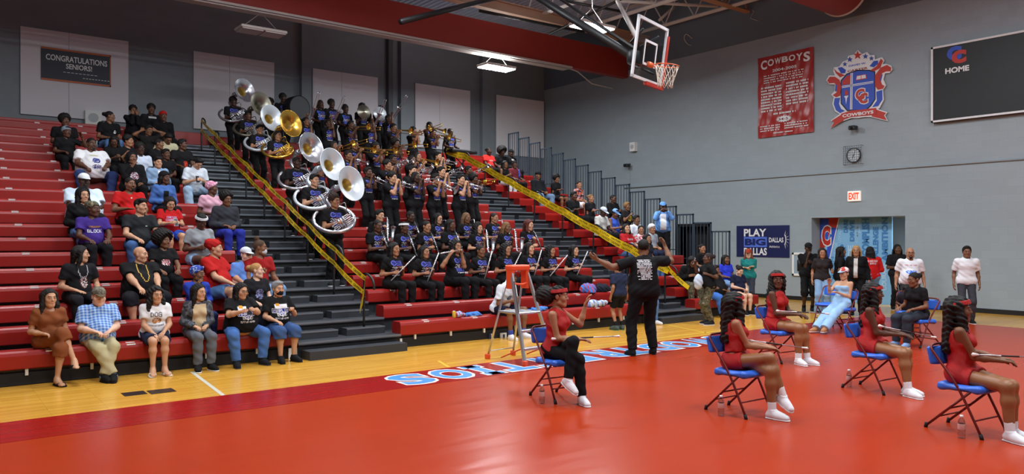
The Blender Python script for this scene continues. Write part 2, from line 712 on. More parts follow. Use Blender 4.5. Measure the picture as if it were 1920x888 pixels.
class SDF:
    def __init__(s):
        s.p = []
        s.noise = None

    def cone(s, a, b, ra, rb=None, k=0.03, wide=None, op='u', clips=()):
        s.p.append((op, np.asarray(a, float), np.asarray(b, float), ra, ra if rb is None else rb, k, wide, clips))
        return s

    def ball(s, c, r, k=0.03, op='u', clips=()):
        """r scalar or 3 radii (world axes)"""
        s.p.append((op, np.asarray(c, float), None, r, None, k, None, clips))
        return s

    def plane(s, p, n):
        s.p.append(('i', np.asarray(p, float), unit(n)))
        return s

    def grid(s, h):
        los, his = [], []
        for q in s.p:
            if q[0] != 'u':
                continue
            rmax = np.max(q[3]) if q[4] is None else max(q[3], q[4])
            if q[6] is not None:
                rmax *= q[6][0]
            ends = [q[1]] if q[2] is None else [q[1], q[2]]
            for e in ends:
                los.append(e - rmax)
                his.append(e + rmax)
        lo = np.min(los, 0) - 2.5 * h
        hi = np.max(his, 0) + 2.5 * h
        n = np.ceil((hi - lo) / h).astype(int) + 1
        D = np.full(n, 0.4, dtype=np.float32)
        ax = [lo[i] + h * np.arange(n[i]) for i in range(3)]
        for q in s.p:
            if q[0] == 'i':
                X = (ax[0][:, None, None] - q[1][0]) * q[2][0] + (ax[1][None, :, None] - q[1][1]) * q[2][1] + (ax[2][None, None, :] - q[1][2]) * q[2][2]
                np.maximum(D, X.astype(np.float32), out=D)
                continue
            op, a, b, ra, rb, k, wide, clips = q
            rmax = np.max(ra) if rb is None else max(ra, rb)
            if wide is not None:
                rmax = rmax * max(1.0, wide[0])
            e = np.stack([a] if b is None else [a, b])
            pad = rmax + max(k, 0.01) + 2 * h
            i0 = np.maximum(np.floor((e.min(0) - pad - lo) / h).astype(int), 0)
            i1 = np.minimum(np.ceil((e.max(0) + pad - lo) / h).astype(int) + 1, n)
            if np.any(i1 <= i0):
                continue
            px = (ax[0][i0[0]:i1[0]] - a[0])[:, None, None]
            py = (ax[1][i0[1]:i1[1]] - a[1])[None, :, None]
            pz = (ax[2][i0[2]:i1[2]] - a[2])[None, None, :]
            if b is None:
                if np.ndim(ra) == 0:
                    d = np.sqrt(px * px + py * py + pz * pz) - ra
                else:
                    qx, qy, qz = px / ra[0], py / ra[1], pz / ra[2]
                    L = np.sqrt(qx * qx + qy * qy + qz * qz)
                    L2 = np.sqrt((qx / ra[0]) ** 2 + (qy / ra[1]) ** 2 + (qz / ra[2]) ** 2)
                    d = L * (L - 1) / np.maximum(L2, 1e-6)
            else:
                ab = b - a
                l2 = max(float(ab.dot(ab)), 1e-9)
                if wide is not None:
                    sv = wide[1]
                    sd = (px * sv[0] + py * sv[1] + pz * sv[2]) * (1 - 1 / wide[0])
                    qx, qy, qz = px - sd * sv[0], py - sd * sv[1], pz - sd * sv[2]
                    ab2 = ab - sv * ab.dot(sv) * (1 - 1 / wide[0])
                    l2 = max(float(ab2.dot(ab2)), 1e-9)
                else:
                    qx, qy, qz = px, py, pz
                    ab2 = ab
                t = np.clip((qx * ab2[0] + qy * ab2[1] + qz * ab2[2]) / l2, 0, 1)
                d = np.sqrt((qx - t * ab2[0]) ** 2 + (qy - t * ab2[1]) ** 2 + (qz - t * ab2[2]) ** 2) - (ra + (rb - ra) * t)
            for (cp, cn) in clips:
                cn = unit(cn)
                o = a - np.asarray(cp, float)
                d = np.maximum(d, (px + o[0]) * cn[0] + (py + o[1]) * cn[1] + (pz + o[2]) * cn[2])
            sl = tuple(slice(i0[i], i1[i]) for i in range(3))
            G = D[sl]
            if op == 'u':
                hh = np.maximum(k - np.abs(G - d), 0) / k
                D[sl] = np.minimum(G, d) - hh * hh * k * 0.25
            else:
                d = -d
                hh = np.maximum(k - np.abs(G - d), 0) / k
                D[sl] = np.maximum(G, d) + hh * hh * k * 0.25
        if s.noise:
            amp, fr, ph = s.noise
            x, y, z = ax[0][:, None, None], ax[1][None, :, None], ax[2][None, None, :]
            N = np.sin(fr * (x + 0.7 * z) + ph) * np.sin(fr * 1.13 * (y - 0.5 * z) + 1.7 * ph) + 0.6 * np.sin(fr * 1.9 * (z + 0.6 * x - 0.4 * y) + 2.3 * ph)
            D += (amp * N).astype(np.float32)
        return D, lo

    def mesh(s, h):
        D, lo = s.grid(h)
        return surface_nets(D, lo, h)


def sample_grid(D, lo, h, P):
    q = (P - lo) / h
    n = np.array(D.shape)
    i = np.clip(np.floor(q).astype(int), 0, n - 2)
    f = np.clip(q - i, 0, 1)
    out = 0
    for dx in (0, 1):
        for dy in (0, 1):
            for dz in (0, 1):
                wgt = (f[:, 0] if dx else 1 - f[:, 0]) * (f[:, 1] if dy else 1 - f[:, 1]) * (f[:, 2] if dz else 1 - f[:, 2])
                out = out + wgt * D[i[:, 0] + dx, i[:, 1] + dy, i[:, 2] + dz]
    bad = np.any((q < 0) | (q > n - 1), axis=1)
    out[bad] = 0.4
    return out
# ------------------------------------------------------------------ people
SKIN = [(70, 44, 33), (92, 60, 44), (122, 82, 58), (164, 116, 86), (196, 148, 116), (222, 178, 152)]


def skin_mats(i):
    c = SKIN[i]
    return [mat('skin_tone_%d' % i, c, rough=0.5, var=0.06, vscale=20, spec=0.35),
            mat('lip_tone_%d' % i, (min(255, int(c[0] * 0.98 + 8)), int(c[1] * 0.72), int(c[2] * 0.74)), rough=0.4),
            mat('eye_white', (226, 222, 214), rough=0.3), mat('eye_dark', (22, 16, 13), rough=0.4)]


def hair_mat(c):
    return mat('hair_%d_%d_%d' % c, c, rough=0.62, var=0.3, vscale=60, bump=0.5, bscale=110, spec=0.3)


RES = {2: dict(body=0.0115, cloth=0.0105, head=0.0062, hair=0.008, hand=0.0055, shoe=0.008),
       1: dict(body=0.016, cloth=0.0145, head=0.008, hair=0.011, hand=0.007, shoe=0.011),
       0: dict(body=0.021, cloth=0.018, head=0.0105, hair=0.014, hand=0.0085, shoe=0.015)}

_head_cache, _hair_cache, _hand_cache = {}, {}, {}


def head_geo(sex, lod, wide):
    key = (sex, lod, wide)
    if key in _head_cache:
        return _head_cache[key]
    g = SDF()
    j = (1.0 if sex == 'm' else 0.92) * (1.12 if wide else 1.0)
    g.ball((0, 0.013, 0.036), (0.075, 0.094, 0.086), k=0.02)
    g.ball((0, -0.022, -0.036), (0.060 * j, 0.066, 0.078), k=0.03)
    g.ball((0, -0.062, -0.092), 0.024 * j, k=0.03)
    for sx in (-1, 1):
        g.ball((sx * 0.036 * j, -0.052, -0.022), 0.031 if not wide else 0.036, k=0.02)
        g.cone((sx * 0.052 * j, -0.01, -0.068), (sx * 0.018, -0.055, -0.095), 0.02, 0.02, k=0.03)
    g.cone((-0.034, -0.079, 0.030), (0.034, -0.079, 0.030), 0.0125 if sex == 'm' else 0.009, k=0.02)
    for sx in (-1, 1):
        g.ball((sx * 0.032, -0.103, 0.010), 0.018, k=0.014, op='s')
        g.ball((sx * 0.032, -0.0775, 0.010), 0.0145, k=0.006)
    nz = 1.0 if sex == 'm' else .86
    g.cone((0, -0.086, 0.016), (0, -0.100 - .005 * nz, -0.020), 0.0082 * nz, 0.0120 * nz, k=0.012)
    for sx in (-1, 1):
        g.ball((sx * 0.0115 * nz, -0.096, -0.024), 0.0092 * nz, k=0.008)
    g.cone((-0.016, -0.083, -0.051), (0.016, -0.083, -0.051), 0.0075, k=0.008)
    g.cone((-0.013, -0.082, -0.061), (0.013, -0.082, -0.061), 0.0085, k=0.008)
    for sx in (-1, 1):
        g.ball((sx * 0.077, 0.012, 0.002), (0.0105, 0.019, 0.031), k=0.012)
    g.cone((0, 0.016, -0.05), (0, 0.034, -0.16), 0.052 if sex == 'm' else 0.045, k=0.03)
    V, F = g.mesh(RES[lod]['head'])
    mb = MB()
    mb.add(V, F, 0)
    n = 6 if lod == 0 else 10
    for sx in (-1, 1):
        mb.ball((sx * 0.032, -0.0895, 0.010), (0.0135, 0.0055, 0.0062), n, 2)
        mb.ball((sx * 0.032, -0.0925, 0.010), (0.0058, 0.0045, 0.0058), n, 3)
        mb.tube(catmull([(sx * 0.014, -0.0935, 0.030), (sx * 0.030, -0.0925, 0.037), (sx * 0.048, -0.079, 0.031)], 3),
                0.0036 if sex == 'm' else 0.0026, 5, 3)
        mb.tube(catmull([(sx * 0.019, -0.0925, 0.0135), (sx * 0.032, -0.0965, 0.0178), (sx * 0.046, -0.087, 0.013)], 3), 0.0019, 4, 3)
    mb.ball((0, -0.0885, -0.0515), (0.0185, 0.0048, 0.0045), n, 1)
    mb.ball((0, -0.0875, -0.0605), (0.018, 0.0050, 0.0056), n, 1)
    _head_cache[key] = mb
    return mb


def hair_geo(kind, lod, seed=0):
    key = (kind, lod, seed % 2)
    if key in _hair_cache:
        return _hair_cache[key]
    g = SDF()
    cut = [((0, -0.0555, 0.060), (0, -0.80, -0.60))]       # hairline plane: forehead down to nape
    low = [((0, -0.048, 0.052), (0, -0.80, -0.60))]
    res = RES[lod]['hair']
    ns = (0.0025, 130.0, seed)
    if kind in ('short', 'fade', 'buzz'):
        t = {'short': 0.013, 'fade': 0.008, 'buzz': 0.005}[kind]
        g.ball((0, 0.016, 0.042), (0.075 + t, 0.094 + t, 0.084 + t), k=0.01, clips=cut)
        if kind == 'short':
            g.ball((0, -0.03, 0.105), (0.062, 0.058, 0.030), k=0.02, clips=cut)
    elif kind == 'flat':
        g.ball((0, 0.016, 0.045), (0.083, 0.100, 0.088), k=0.01, clips=cut)
        g.cone((-0.045, -0.045, 0.10), (0.045, -0.045, 0.10), 0.038, k=0.02)
    elif kind in ('afro', 'bigafro', 'curlytop'):
        r = {'afro': 0.125, 'bigafro': 0.165, 'curlytop': 0.105}[kind]
        g.ball((0, 0.03, 0.065), (r, r * 1.02, r * 0.97), k=0.02, clips=[((0, -0.062, 0.05), (0, -0.85, -0.50))])
        ns = (0.007, 75.0, seed)
    elif kind in ('long', 'longcurly', 'verylong', 'bob'):
        L = {'long': 0.36, 'longcurly': 0.40, 'verylong': 0.52, 'bob': 0.19}[kind]
        e = 0.012 if kind == 'longcurly' else 0.004
        g.ball((0, 0.018, 0.045), (0.083 + e, 0.101 + e, 0.086 + e), k=0.02, clips=cut)
        g.cone((0, 0.070, 0.03), (0, 0.105, 0.03 - L), 0.050 + e, 0.042 + e, k=0.04, wide=(1.75, V3(1, 0, 0)))
        for sx in (-1, 1):
            g.cone((sx * 0.078, 0.0, 0.05), (sx * 0.088, -0.012, -0.09), 0.020 + e, 0.026 + e, k=0.03)
            g.cone((sx * 0.088, -0.012, -0.09), (sx * (0.098 + e), -0.035 + 0.02 * (sx > 0), 0.03 - L * 0.86), 0.026 + e, 0.022 + e, k=0.03)
        ns = (0.0075, 62.0, seed) if kind == 'longcurly' else (0.003, 90.0, seed)
    elif kind in ('bun', 'topbun', 'puff', 'pony', 'lowpony'):
        g.ball((0, 0.016, 0.042), (0.080, 0.099, 0.088), k=0.01, clips=cut)
        if kind == 'bun':
            g.ball((0, 0.125, 0.055), 0.045, k=0.02)
        elif kind == 'topbun':
            g.ball((0, 0.06, 0.150), 0.042, k=0.02)
        elif kind == 'puff':
            g.ball((0, 0.160, 0.012), (0.122, 0.112, 0.116), k=0.02)
            ns = (0.006, 75.0, seed)
        elif kind == 'pony':
            g.cone((0, 0.10, 0.07), (0, 0.165, 0.03), 0.030, 0.034, k=0.02)
            g.cone((0, 0.165, 0.03), (0, 0.150, -0.25), 0.036, 0.016, k=0.03)
        else:
            g.cone((0, 0.095, -0.02), (0, 0.115, -0.26), 0.036, 0.022, k=0.03)
    elif kind in ('locs', 'braids', 'longbraids'):
        rnd = random.Random(11 + seed)
        g.ball((0, 0.018, 0.045), (0.083, 0.101, 0.088), k=0.015, clips=cut)
        L0 = {'locs': 0.21, 'braids': 0.30, 'longbraids': 0.44}[kind]
        for i in range(22 if lod else 14):
            a = -0.55 * math.pi + i / (21.0 if lod else 13.0) * 1.10 * math.pi + rnd.uniform(-.05, .05)
            x, y = math.sin(a) * 0.084, 0.012 + math.cos(a) * 0.092
            L = L0 * rnd.uniform(0.8, 1.1)
            p1 = (x * 1.22, y * 1.12, -0.02)
            p2 = (x * 1.34 + rnd.uniform(-.015, .015), y * 1.18 + rnd.uniform(-.012, .012), 0.05 - L)
            g.cone((x * 0.7, y * 0.7, 0.085), p1, 0.014, 0.014, k=0.012)
            g.cone(p1, p2, 0.014, 0.010, k=0.012)
        ns = None
    elif kind == 'beard':
        g.ball((0, -0.022, -0.040), (0.0645, 0.0715, 0.082), k=0.02, clips=[((0, 0, -0.036), (0, 0.35, 1))])
        g.ball((0, -0.066, -0.094), 0.030, k=0.03)
        g.cone((-0.018, -0.100, -0.056), (0.018, -0.100, -0.056), 0.0125, k=0.006, op='s')
        ns = (0.0018, 140.0, 1)
    elif kind == 'goatee':
        g.ball((0, -0.066, -0.094), 0.0285, k=0.02)
        for sx in (-1, 1):
            g.cone((0, -0.094, -0.040), (sx * 0.026, -0.080, -0.050), 0.006, k=0.006)
            g.cone((sx * 0.026, -0.080, -0.050), (sx * 0.020, -0.077, -0.085), 0.007, k=0.006)
        ns = None
    g.noise = ns
    V, F = g.mesh(res)
    _hair_cache[key] = (V, F)
    return V, F


def hat_geo(kind, lod):
    """list of (name, V, F) in head space"""
    key = ('hat', kind, lod)
    if key in _hair_cache:
        return _hair_cache[key]
    res = RES[lod]['hair']
    out = []
    g = SDF()
    if kind in ('cap', 'capback'):
        sy = 1 if kind == 'cap' else -1
        g.ball((0, 0.012, 0.060), (0.090, 0.106, 0.086), k=0.01, clips=[((0, 0, 0.048), (0, 0.10, -1))])
        out.append(('crown', *g.mesh(res)))
        g2 = SDF()
        g2.cone((0, -0.075 * sy, 0.052), (0, -0.140 * sy, 0.040), 0.066, 0.050, k=0.01, clips=[((0, -0.07 * sy, 0.0585), (0, -0.15 * sy, 1)), ((0, -0.07 * sy, 0.048), (0, 0.15 * sy, -1)), ((0, -0.06 * sy, 0), (0, sy, 0))])
        out.append(('brim', *g2.mesh(min(res, 0.0065))))
    elif kind in ('beanie', 'hood', 'durag'):
        t = {'beanie': 0.020, 'hood': 0.030, 'durag': 0.012}[kind]
        if kind == 'hood':
            g.ball((0, 0.018, 0.025), (0.080 + t, 0.094 + t, 0.100 + t), k=0.02, clips=[((0, -0.052, 0), (0, -1, 0.12))])
            g.cone((0, 0.05, -0.06), (0, 0.07, -0.14), 0.085, 0.095, k=0.04, clips=[((0, -0.03, 0), (0, -1, 0.12))])
        else:
            g.ball((0, 0.016, 0.047), (0.074 + t, 0.093 + t, 0.085 + t), k=0.01, clips=[((0, -0.060, 0.056), (0, -0.55, -0.83))])
            if kind == 'durag':
                g.cone((0, 0.10, -0.01), (0, 0.125, -0.13), 0.022, 0.012, k=0.02, wide=(1.8, V3(1, 0, 0)))
        out.append((kind, *g.mesh(res)))
    elif kind in ('wrap', 'bigwrap'):
        g.ball((0, 0.022, 0.052), (0.092, 0.112, 0.092), k=0.02, clips=[((0, -0.062, 0.056), (0, -0.62, -0.78))])
        if kind == 'bigwrap':
            g.ball((0, 0.10, 0.09), (0.065, 0.06, 0.055), k=0.03)
        else:
            g.ball((0, -0.075, 0.105), (0.032, 0.022, 0.024), k=0.02)
        g.noise = (0.003, 60.0, 2)
        out.append(('head_wrap', *g.mesh(res)))
    elif kind == 'headband':
        mb = MB()
        ang = np.linspace(0, 2 * math.pi, 28, endpoint=False)
        for dz in (-0.013, -.004, 0.005, 0.014):
            f_ = math.sqrt(1 - ((.030 + dz) / .098) ** 2)
            ring = np.stack([np.sin(ang) * .0970 * f_, .014 - np.cos(ang) * .1130 * f_, .070 + dz + .014 * np.cos(ang)], 1)
            mb.tube(ring, 0.0068, 6, closed=True)
        out.append(('headband', np.concatenate(mb.v), np.concatenate(mb.f)))
    elif kind == 'mask':
        g.ball((0, -0.028, -0.050), (0.064, 0.079, 0.066), k=0.02, clips=[((0, 0, -0.016), (0, 0.25, 1)), ((0, -0.03, 0), (0, 1, 0))])
        out.append(('face_mask', *g.mesh(min(res, 0.009))))
    elif kind == 'glasses':
        mb = MB()
        for sx in (-1, 1):
            a = np.linspace(0, 2 * math.pi, 14, endpoint=False)
            mb.tube(np.stack([sx * 0.033 + 0.023 * np.cos(a), np.full(14, -0.104), 0.009 + 0.018 * np.sin(a)], 1), 0.0022, 5, closed=True)
            mb.tube([(sx * 0.056, -0.102, 0.012), (sx * 0.078, -0.06, 0.014), (sx * 0.080, 0.005, 0.010)], 0.002, 5)
        mb.tube([(-0.011, -0.105, 0.012), (0.011, -0.105, 0.012)], 0.002, 5)
        Vs = np.concatenate(mb.v)
        out.append(('glasses', Vs, [f for f in mb.f]))
    elif kind == 'halo':
        pass
    _hair_cache[key] = out
    return out


def hand_geo(kind, lod):
    key = (kind, lod)
    if key in _hand_cache:
        return _hand_cache[key]
    g = SDF()
    curl = {'relax': (18, 22, 14), 'flat': (6, 6, 4), 'grip': (62, 78, 42), 'hold': (38, 48, 30), 'point': (20, 20, 10)}[kind]
    ys = [0.030, 0.010, -0.010, -0.029]
    ln = [0.072, 0.080, 0.075, 0.060]
    for i in range(4):
        kn = V3(0.088 - (0.004, 0, 0.003, 0.010)[i], ys[i], 0)
        g.cone((0.004, ys[i] * 0.62, 0), kn, 0.0150, 0.0118, k=0.012)
        a = 0.0
        p = kn
        spread = math.radians((6, 1, -4, -10)[i]) if kind in ('relax', 'flat') else 0
        for t, c in zip((0.46, 0.30, 0.24), curl):
            a += math.radians(c)
            d = V3(math.cos(a) * math.cos(spread), math.sin(spread) * math.cos(a), -math.sin(a))
            q = p + d * ln[i] * t
            g.cone(p, q, 0.0100 - 0.001 * (i == 3), 0.0086 - 0.001 * (i == 3), k=0.004)
            p = q
    th = {'relax': [(0.022, 0.024, -0.006), (0.056, 0.050, -0.014), (0.080, 0.058, -0.022), (0.100, 0.058, -0.030)],
          'flat': [(0.022, 0.024, -0.004), (0.052, 0.052, -0.008), (0.076, 0.066, -0.010), (0.096, 0.072, -0.012)]}.get(
        kind, [(0.022, 0.024, -0.010), (0.050, 0.044, -0.030), (0.072, 0.040, -0.050), (0.086, 0.026, -0.058)])
    for i, (r0, r1) in enumerate(((0.0165, 0.0135), (0.0125, 0.0108), (0.0105, 0.0088))):
        g.cone(th[i], th[i + 1], r0, r1, k=0.006)
    g.cone((-0.012, 0, 0), (0.012, 0, 0), 0.026, 0.024, k=0.015, wide=(1.15, V3(0, 1, 0)))
    V, F = g.mesh(RES[lod]['hand'])
    _hand_cache[key] = (V, F)
    return V, F


def ik(a, t, l1, l2, pole):
    d = t - a
    L = np.linalg.norm(d)
    if L < 1e-5:
        d, L = V3(0, -1, 0) * 1e-3, 1e-3
    dn = d / L
    L = min(max(L, abs(l1 - l2) + 0.02), (l1 + l2) * 0.995)
    x = (l1 * l1 - l2 * l2 + L * L) / (2 * L)
    h = math.sqrt(max(l1 * l1 - x * x, 1e-6))
    p = pole - dn * np.dot(pole, dn)
    p = unit(p) if np.linalg.norm(p) > 1e-4 else unit(np.cross(dn, V3(1, 0, 0.01)))
    return a + dn * x + p * h, a + dn * L


# hand targets relative to the pelvis (x = the person's left, y negative = forward)
ARMS = {
    'lap': ((.045, -.27, .12), (-.045, -.25, .13), 'hold'),
    'knees': ((.125, -.38, .105), (-.125, -.38, .105), 'relax'),
    'thighs': ((.13, -.27, .10), (-.13, -.27, .10), 'flat'),
    'phone': ((.055, -.30, .23), (-.045, -.32, .23), 'hold'),
    'phonehigh': ((.06, -.38, .56), (-.05, -.38, .56), 'hold'),
    'chin': ((.06, -.20, .16), (-.02, -.17, .50), 'relax'),
    'cover': ((.05, -.17, .58), (-.05, -.17, .58), 'flat'),
    'crossed': ((-.10, -.22, .26), (.10, -.20, .29), 'relax'),
    'clasp': ((.02, -.32, .28), (-.02, -.32, .27), 'hold'),
    'sides': ((.25, -.04, -.13), (-.25, -.04, -.13), 'relax'),
    'hips': ((.22, -.06, .14), (-.22, -.06, .14), 'grip'),
    'flute': ((-.06, -.20, .575), (-.24, -.16, .56), 'hold'),
    'fluterest': ((.06, -.26, .30), (-.06, -.24, .22), 'grip'),
    'clarinet': ((.00, -.25, .36), (.00, -.30, .20), 'grip'),
    'sax': ((.05, -.23, .40), (-.05, -.27, .18), 'grip'),
    'trumpet': ((.035, -.27, .575), (-.02, -.27, .58), 'grip'),
    'mello': ((.03, -.28, .55), (-.04, -.27, .56), 'grip'),
    'trombone': ((.075, -.17, .575), (-.03, -.42, .56), 'grip'),
    'sousa': ((.20, -.27, .24), (-.03, -.30, .26), 'grip'),
    'cymbal': ((.14, -.28, .44), (-.14, -.28, .44), 'grip'),
    'drum': ((.13, -.30, .10), (-.13, -.30, .10), 'grip'),
    'keys': ((.16, -.34, .06), (-.16, -.34, .06), 'grip'),
}


def build_person(loc, rz, S=1.0, kind='sit', lod=0, sex='m', g=1.0, skin=2, sh=0.45, lean=4, turn=0, hy=0, hp=0, hr=0,
                 arms='lap', handL=None, handR=None, feet=None, spread=0.11, hair=('short', (20, 16, 14)), beard=None, hat=None,
                 top=('tee', (20, 20, 22)), bot=('long', (18, 18, 20)), shoe=(24, 24, 26), sole=None, socks=None, prints=(),
                 label='', group=None, extras=(), wide=False, poleL=None, poleR=None, kneeL=None, kneeR=None, shoe_kind='shoe',
                 tights=None, midriff=None, footpitch=(0, 0), seed=0, footyaw=None, hang=0.0):
    S = float(S)
    root = empty('person', loc, rz, label, 'person', group)
    res = RES[lod]
    ph = (seed * 1.37) % 6.0
    # ---- skeleton
    hz = 0.93 if kind == 'stand' else None
    P = V3(0, 0, hz * S) if hz else V3(0, 0, sh + 0.09 * S)
    T = rotz(R(turn)) @ rotx(R(lean))
    side, up, fwd = T @ V3(1, 0, 0), T @ V3(0, 0, 1), T @ V3(0, -1, 0)
    sw = (0.182 if sex == 'm' else 0.160) * S * (1 + 0.16 * (g - 1))
    hw = 0.088 * S * (1 + 0.35 * (g - 1))
    W, C, N = P + up * .17 * S, P + up * .35 * S, P + up * .495 * S
    ShL, ShR = P + up * .440 * S + side * sw, P + up * .440 * S - side * sw
    Hd = rotz(R(turn * 0.6 + hy)) @ rotx(R(lean * 0.4 + hp)) @ roty(R(hr))
    hup, hf = Hd @ V3(0, 0, 1), Hd @ V3(0, -1, 0)
    hc = N + up * .035 * S + hup * .108 * S + hf * 0.018 * S
    hs = (S * 0.5 + 0.5) * 1.045
    ps = rotz(R(turn * 0.0))
    HL, HR = P + ps @ V3(hw, 0, -.01 * S), P - ps @ V3(hw, 0, .01 * S)
    if feet is None:
        feet = ((.10, .01, .085), (-.10, -.01, .085)) if kind == 'stand' else ((spread, -.43, .085), (-spread, -.43, .085))
    ALt, ARt = [V3(f[0] * S, f[1] * S, f[2]) for f in feet]
    kp = V3(0, -1, .35) if kind == 'stand' else V3(0, -.75, 1)
    l1, l2 = .445 * S, .43 * S
    KL, AL = ik(HL, ALt, l1, l2, V3(*kneeL) if kneeL else kp + V3((spread - .09) * 3.2, 0, 0))
    KR, AR = ik(HR, ARt, l1, l2, V3(*kneeR) if kneeR else kp - V3((spread - .09) * 3.2, 0, 0))
    aL, aR, hk = ARMS[arms]
    aL, aR = handL or aL, handR or aR

    def htarget(a):
        k = 'grip'
        if len(a) > 3:
            k = a[3]
        p = V3(*a[:3]) * S
        return P + rotz(R(turn)) @ p, (a[3] if len(a) > 3 else hk)
    tL, kL = htarget(aL)
    tR, kR = htarget(aR)
    fat = max(0.0, g - 1)
    if fat and arms != 'sides' and kind == 'sit':
        tL, tR = tL + fwd * .20 * fat * S, tR + fwd * .20 * fat * S
    if arms == 'sides':
        pd = side * .15 + V3(0, 1, -.2)
        pL, pR = V3(*poleL) if poleL else pd, V3(*poleR) if poleR else pd - side * .3
        if fat:
            tL, tR = tL + side * .13 * fat * S, tR - side * .13 * fat * S
    else:
        pL = V3(*poleL) if poleL else side * (0.32 + .8 * fat) + V3(0, .35, -1)
        pR = V3(*poleR) if poleR else -side * (0.32 + .8 * fat) + V3(0, .35, -1)
    EL, wL = ik(ShL, tL, .285 * S, .325 * S, pL)
    ER, wR = ik(ShR, tR, .285 * S, .325 * S, pR)
    dL, dR = unit(wL - EL), unit(wR - ER)
    wL, wR = EL + dL * .248 * S, ER + dR * .248 * S
    J = dict(P=P, N=N, C=C, W=W, side=side, up=up, fwd=fwd, hc=hc, Hd=Hd, hs=hs, ShL=ShL, ShR=ShR, EL=EL, ER=ER, wL=wL, wR=wR, dL=dL, dR=dR,
             KL=KL, KR=KR, AL=AL, AR=AR, mouth=hc + (Hd @ V3(0, -0.094, -0.056)) * hs, S=S, root=root,
             gripL=wL + dL * 0.08 * S, gripR=wR + dR * 0.08 * S)
    belly = P + up * .13 * S + fwd * (.03 + .10 * fat) * S
    a1, a2, a3 = .045 * S * (1 + .45 * fat), .037 * S * (1 + .4 * fat), .0265 * S * (1 + .2 * fat)
    t1, t2, t3, t4 = .080 * S * (1 + .5 * fat), .054 * S * (1 + .4 * fat), .050 * S * (1 + .35 * fat), .034 * S * (1 + .2 * fat)
    if sex == 'f':
        t1 *= 1.05
        a1 *= .9
        a2 *= .92
        a3 *= .92

    def torso(q, e, k=.05, lower=True):
        wr = (1.42 if sex == 'm' else 1.34) - .18 * min(fat, .7)
        if lower:
            q.cone(HL + up * .02 * S, HR + up * .02 * S, (.108 + .03 * fat) * S + e, k=k)
        q.cone(P + up * .04 * S, W, (.104 + .05 * fat) * S + e, (.092 + .07 * fat) * S + e, k=k, wide=(1.30, side))
        q.cone(W, C, (.092 + .07 * fat) * S + e, (.106 + .04 * fat) * S + e, k=k, wide=(wr, side))
        q.cone(C, P + up * .415 * S, (.104 + .03 * fat) * S + e, .080 * S + e, k=k, wide=(wr, side))
        q.cone(ShL - side * .03 * S - up * .012 * S, ShR + side * .03 * S - up * .012 * S, .050 * S * (1 + .25 * fat) + e, k=k)
        q.cone(P + up * .44 * S, N + up * .03 * S, .070 * S + e, .052 * S + e, k=k)
        if fat > 0.02:
            q.ball(belly, (.088 + .18 * fat) * S + e, k=.07)
        if sex == 'f':
            for sg in (-1, 1):
                q.ball(P + up * .325 * S + side * sg * .072 * S + fwd * .078 * S, (.056 + .03 * fat) * S + e, k=.035)

    def arm(q, sh_, el, wr_, e, k=.03):
        q.cone(sh_, el, a1 + .006 * S + e, a2 + e, k=k)
        q.cone(el, el + (wr_ - el) * .35, a2 + e, a2 * 1.03 + e, k=k)
        q.cone(el + (wr_ - el) * .35, wr_, a2 * 1.03 + e, a3 + e, k=k)

    def leg(q, h_, kn, an, e, k=.035):
        q.cone(h_, kn, t1 + e, t2 + e, k=k)
        back = unit(np.cross(np.cross(unit(kn - h_), unit(an - kn)) + V3(1e-4, 0, 0), unit(an - kn)))
        cm = kn + (an - kn) * .32
        q.cone(kn, cm, t2 * .95 + e, t3 * 1.04 + e, k=k)
        q.cone(cm, an, t3 * 1.04 + e, t4 + e, k=k)

    # ---- body: one mesh with head, hands
    b = SDF()
    torso(b, -.006)
    arm(b, ShL, EL, wL, -.001)
    arm(b, ShR, ER, wR, -.001)
    leg(b, HL, KL, AL, -.003)
    leg(b, HR, KR, AR, -.003)
    b.cone(N - up * .01 * S, hc - hup * .06 * hs + V3(0, .012, 0), .050 * S * (1 if sex == 'm' else .9) * (1 + .35 * fat), k=.03)
    if shoe_kind in ('slides', 'sandal', 'bare'):
        for A, fy, fp in ((AL, 0.12, footpitch[0]), (AR, -0.12, footpitch[1])):
            d = rotz(fy) @ V3(0, -math.cos(R(fp)), -math.sin(R(fp)))
            b.cone(A, A + d * .06 + V3(0, 0, -.035), .036, .034, k=.03)
            b.cone(A + V3(0, .02, -.04), A + d * .15 + V3(0, 0, -.058), .033, .026, k=.03, wide=(1.25, V3(1, 0, 0)))
            b.cone(A + d * .15 + V3(0, 0, -.058), A + d * .185 + V3(0, 0, -.062), .024, .018, k=.02, wide=(1.6, V3(1, 0, 0)))
    V, F = b.mesh(res['body'])
    mb = MB()
    mb.add(V, F, 0)
    hm = head_geo(sex, lod, wide or g > 1.3)
    n0 = mb.n
    HV = np.concatenate(hm.v) @ Hd.T * hs + hc
    mb.v.append(HV)
    mb.n += len(HV)
    for f, mi in zip(hm.f, hm.m):
        mb.f.append(f + n0)
        mb.m.append(mi)
    for sg, wr_, d, k in ((1, wL, dL, kL), (-1, wR, dR, kR)):
        V, F = hand_geo(k, lod)
        if arms in ('lap', 'knees', 'thighs', 'crossed', 'clasp', 'sides', 'cover') or k == 'flat':
            n = V3(0, 0, -1) if arms not in ('sides', 'cover', 'clasp') else (-side * sg if arms != 'cover' else V3(0, 1, 0))
        else:
            n = unit(-side * sg * 0.9 + V3(0, 0.3, -0.3))
        n = n - d * n.dot(d)
        n = unit(n) if np.linalg.norm(n) > .05 else unit(np.cross(d, side))
        z = -n
        y = np.cross(z, d)
        M = np.stack([d, y, z], 1)
        Vm = V.copy() * S * (1.0 if sex == 'm' else .92)
        Ff = F
        if sg > 0:
            Vm[:, 1] *= -1
            Ff = F[:, ::-1]
        mb.add(Vm @ M.T + wr_, Ff, 0)
    body = mb.build('body', skin_mats(skin), root)

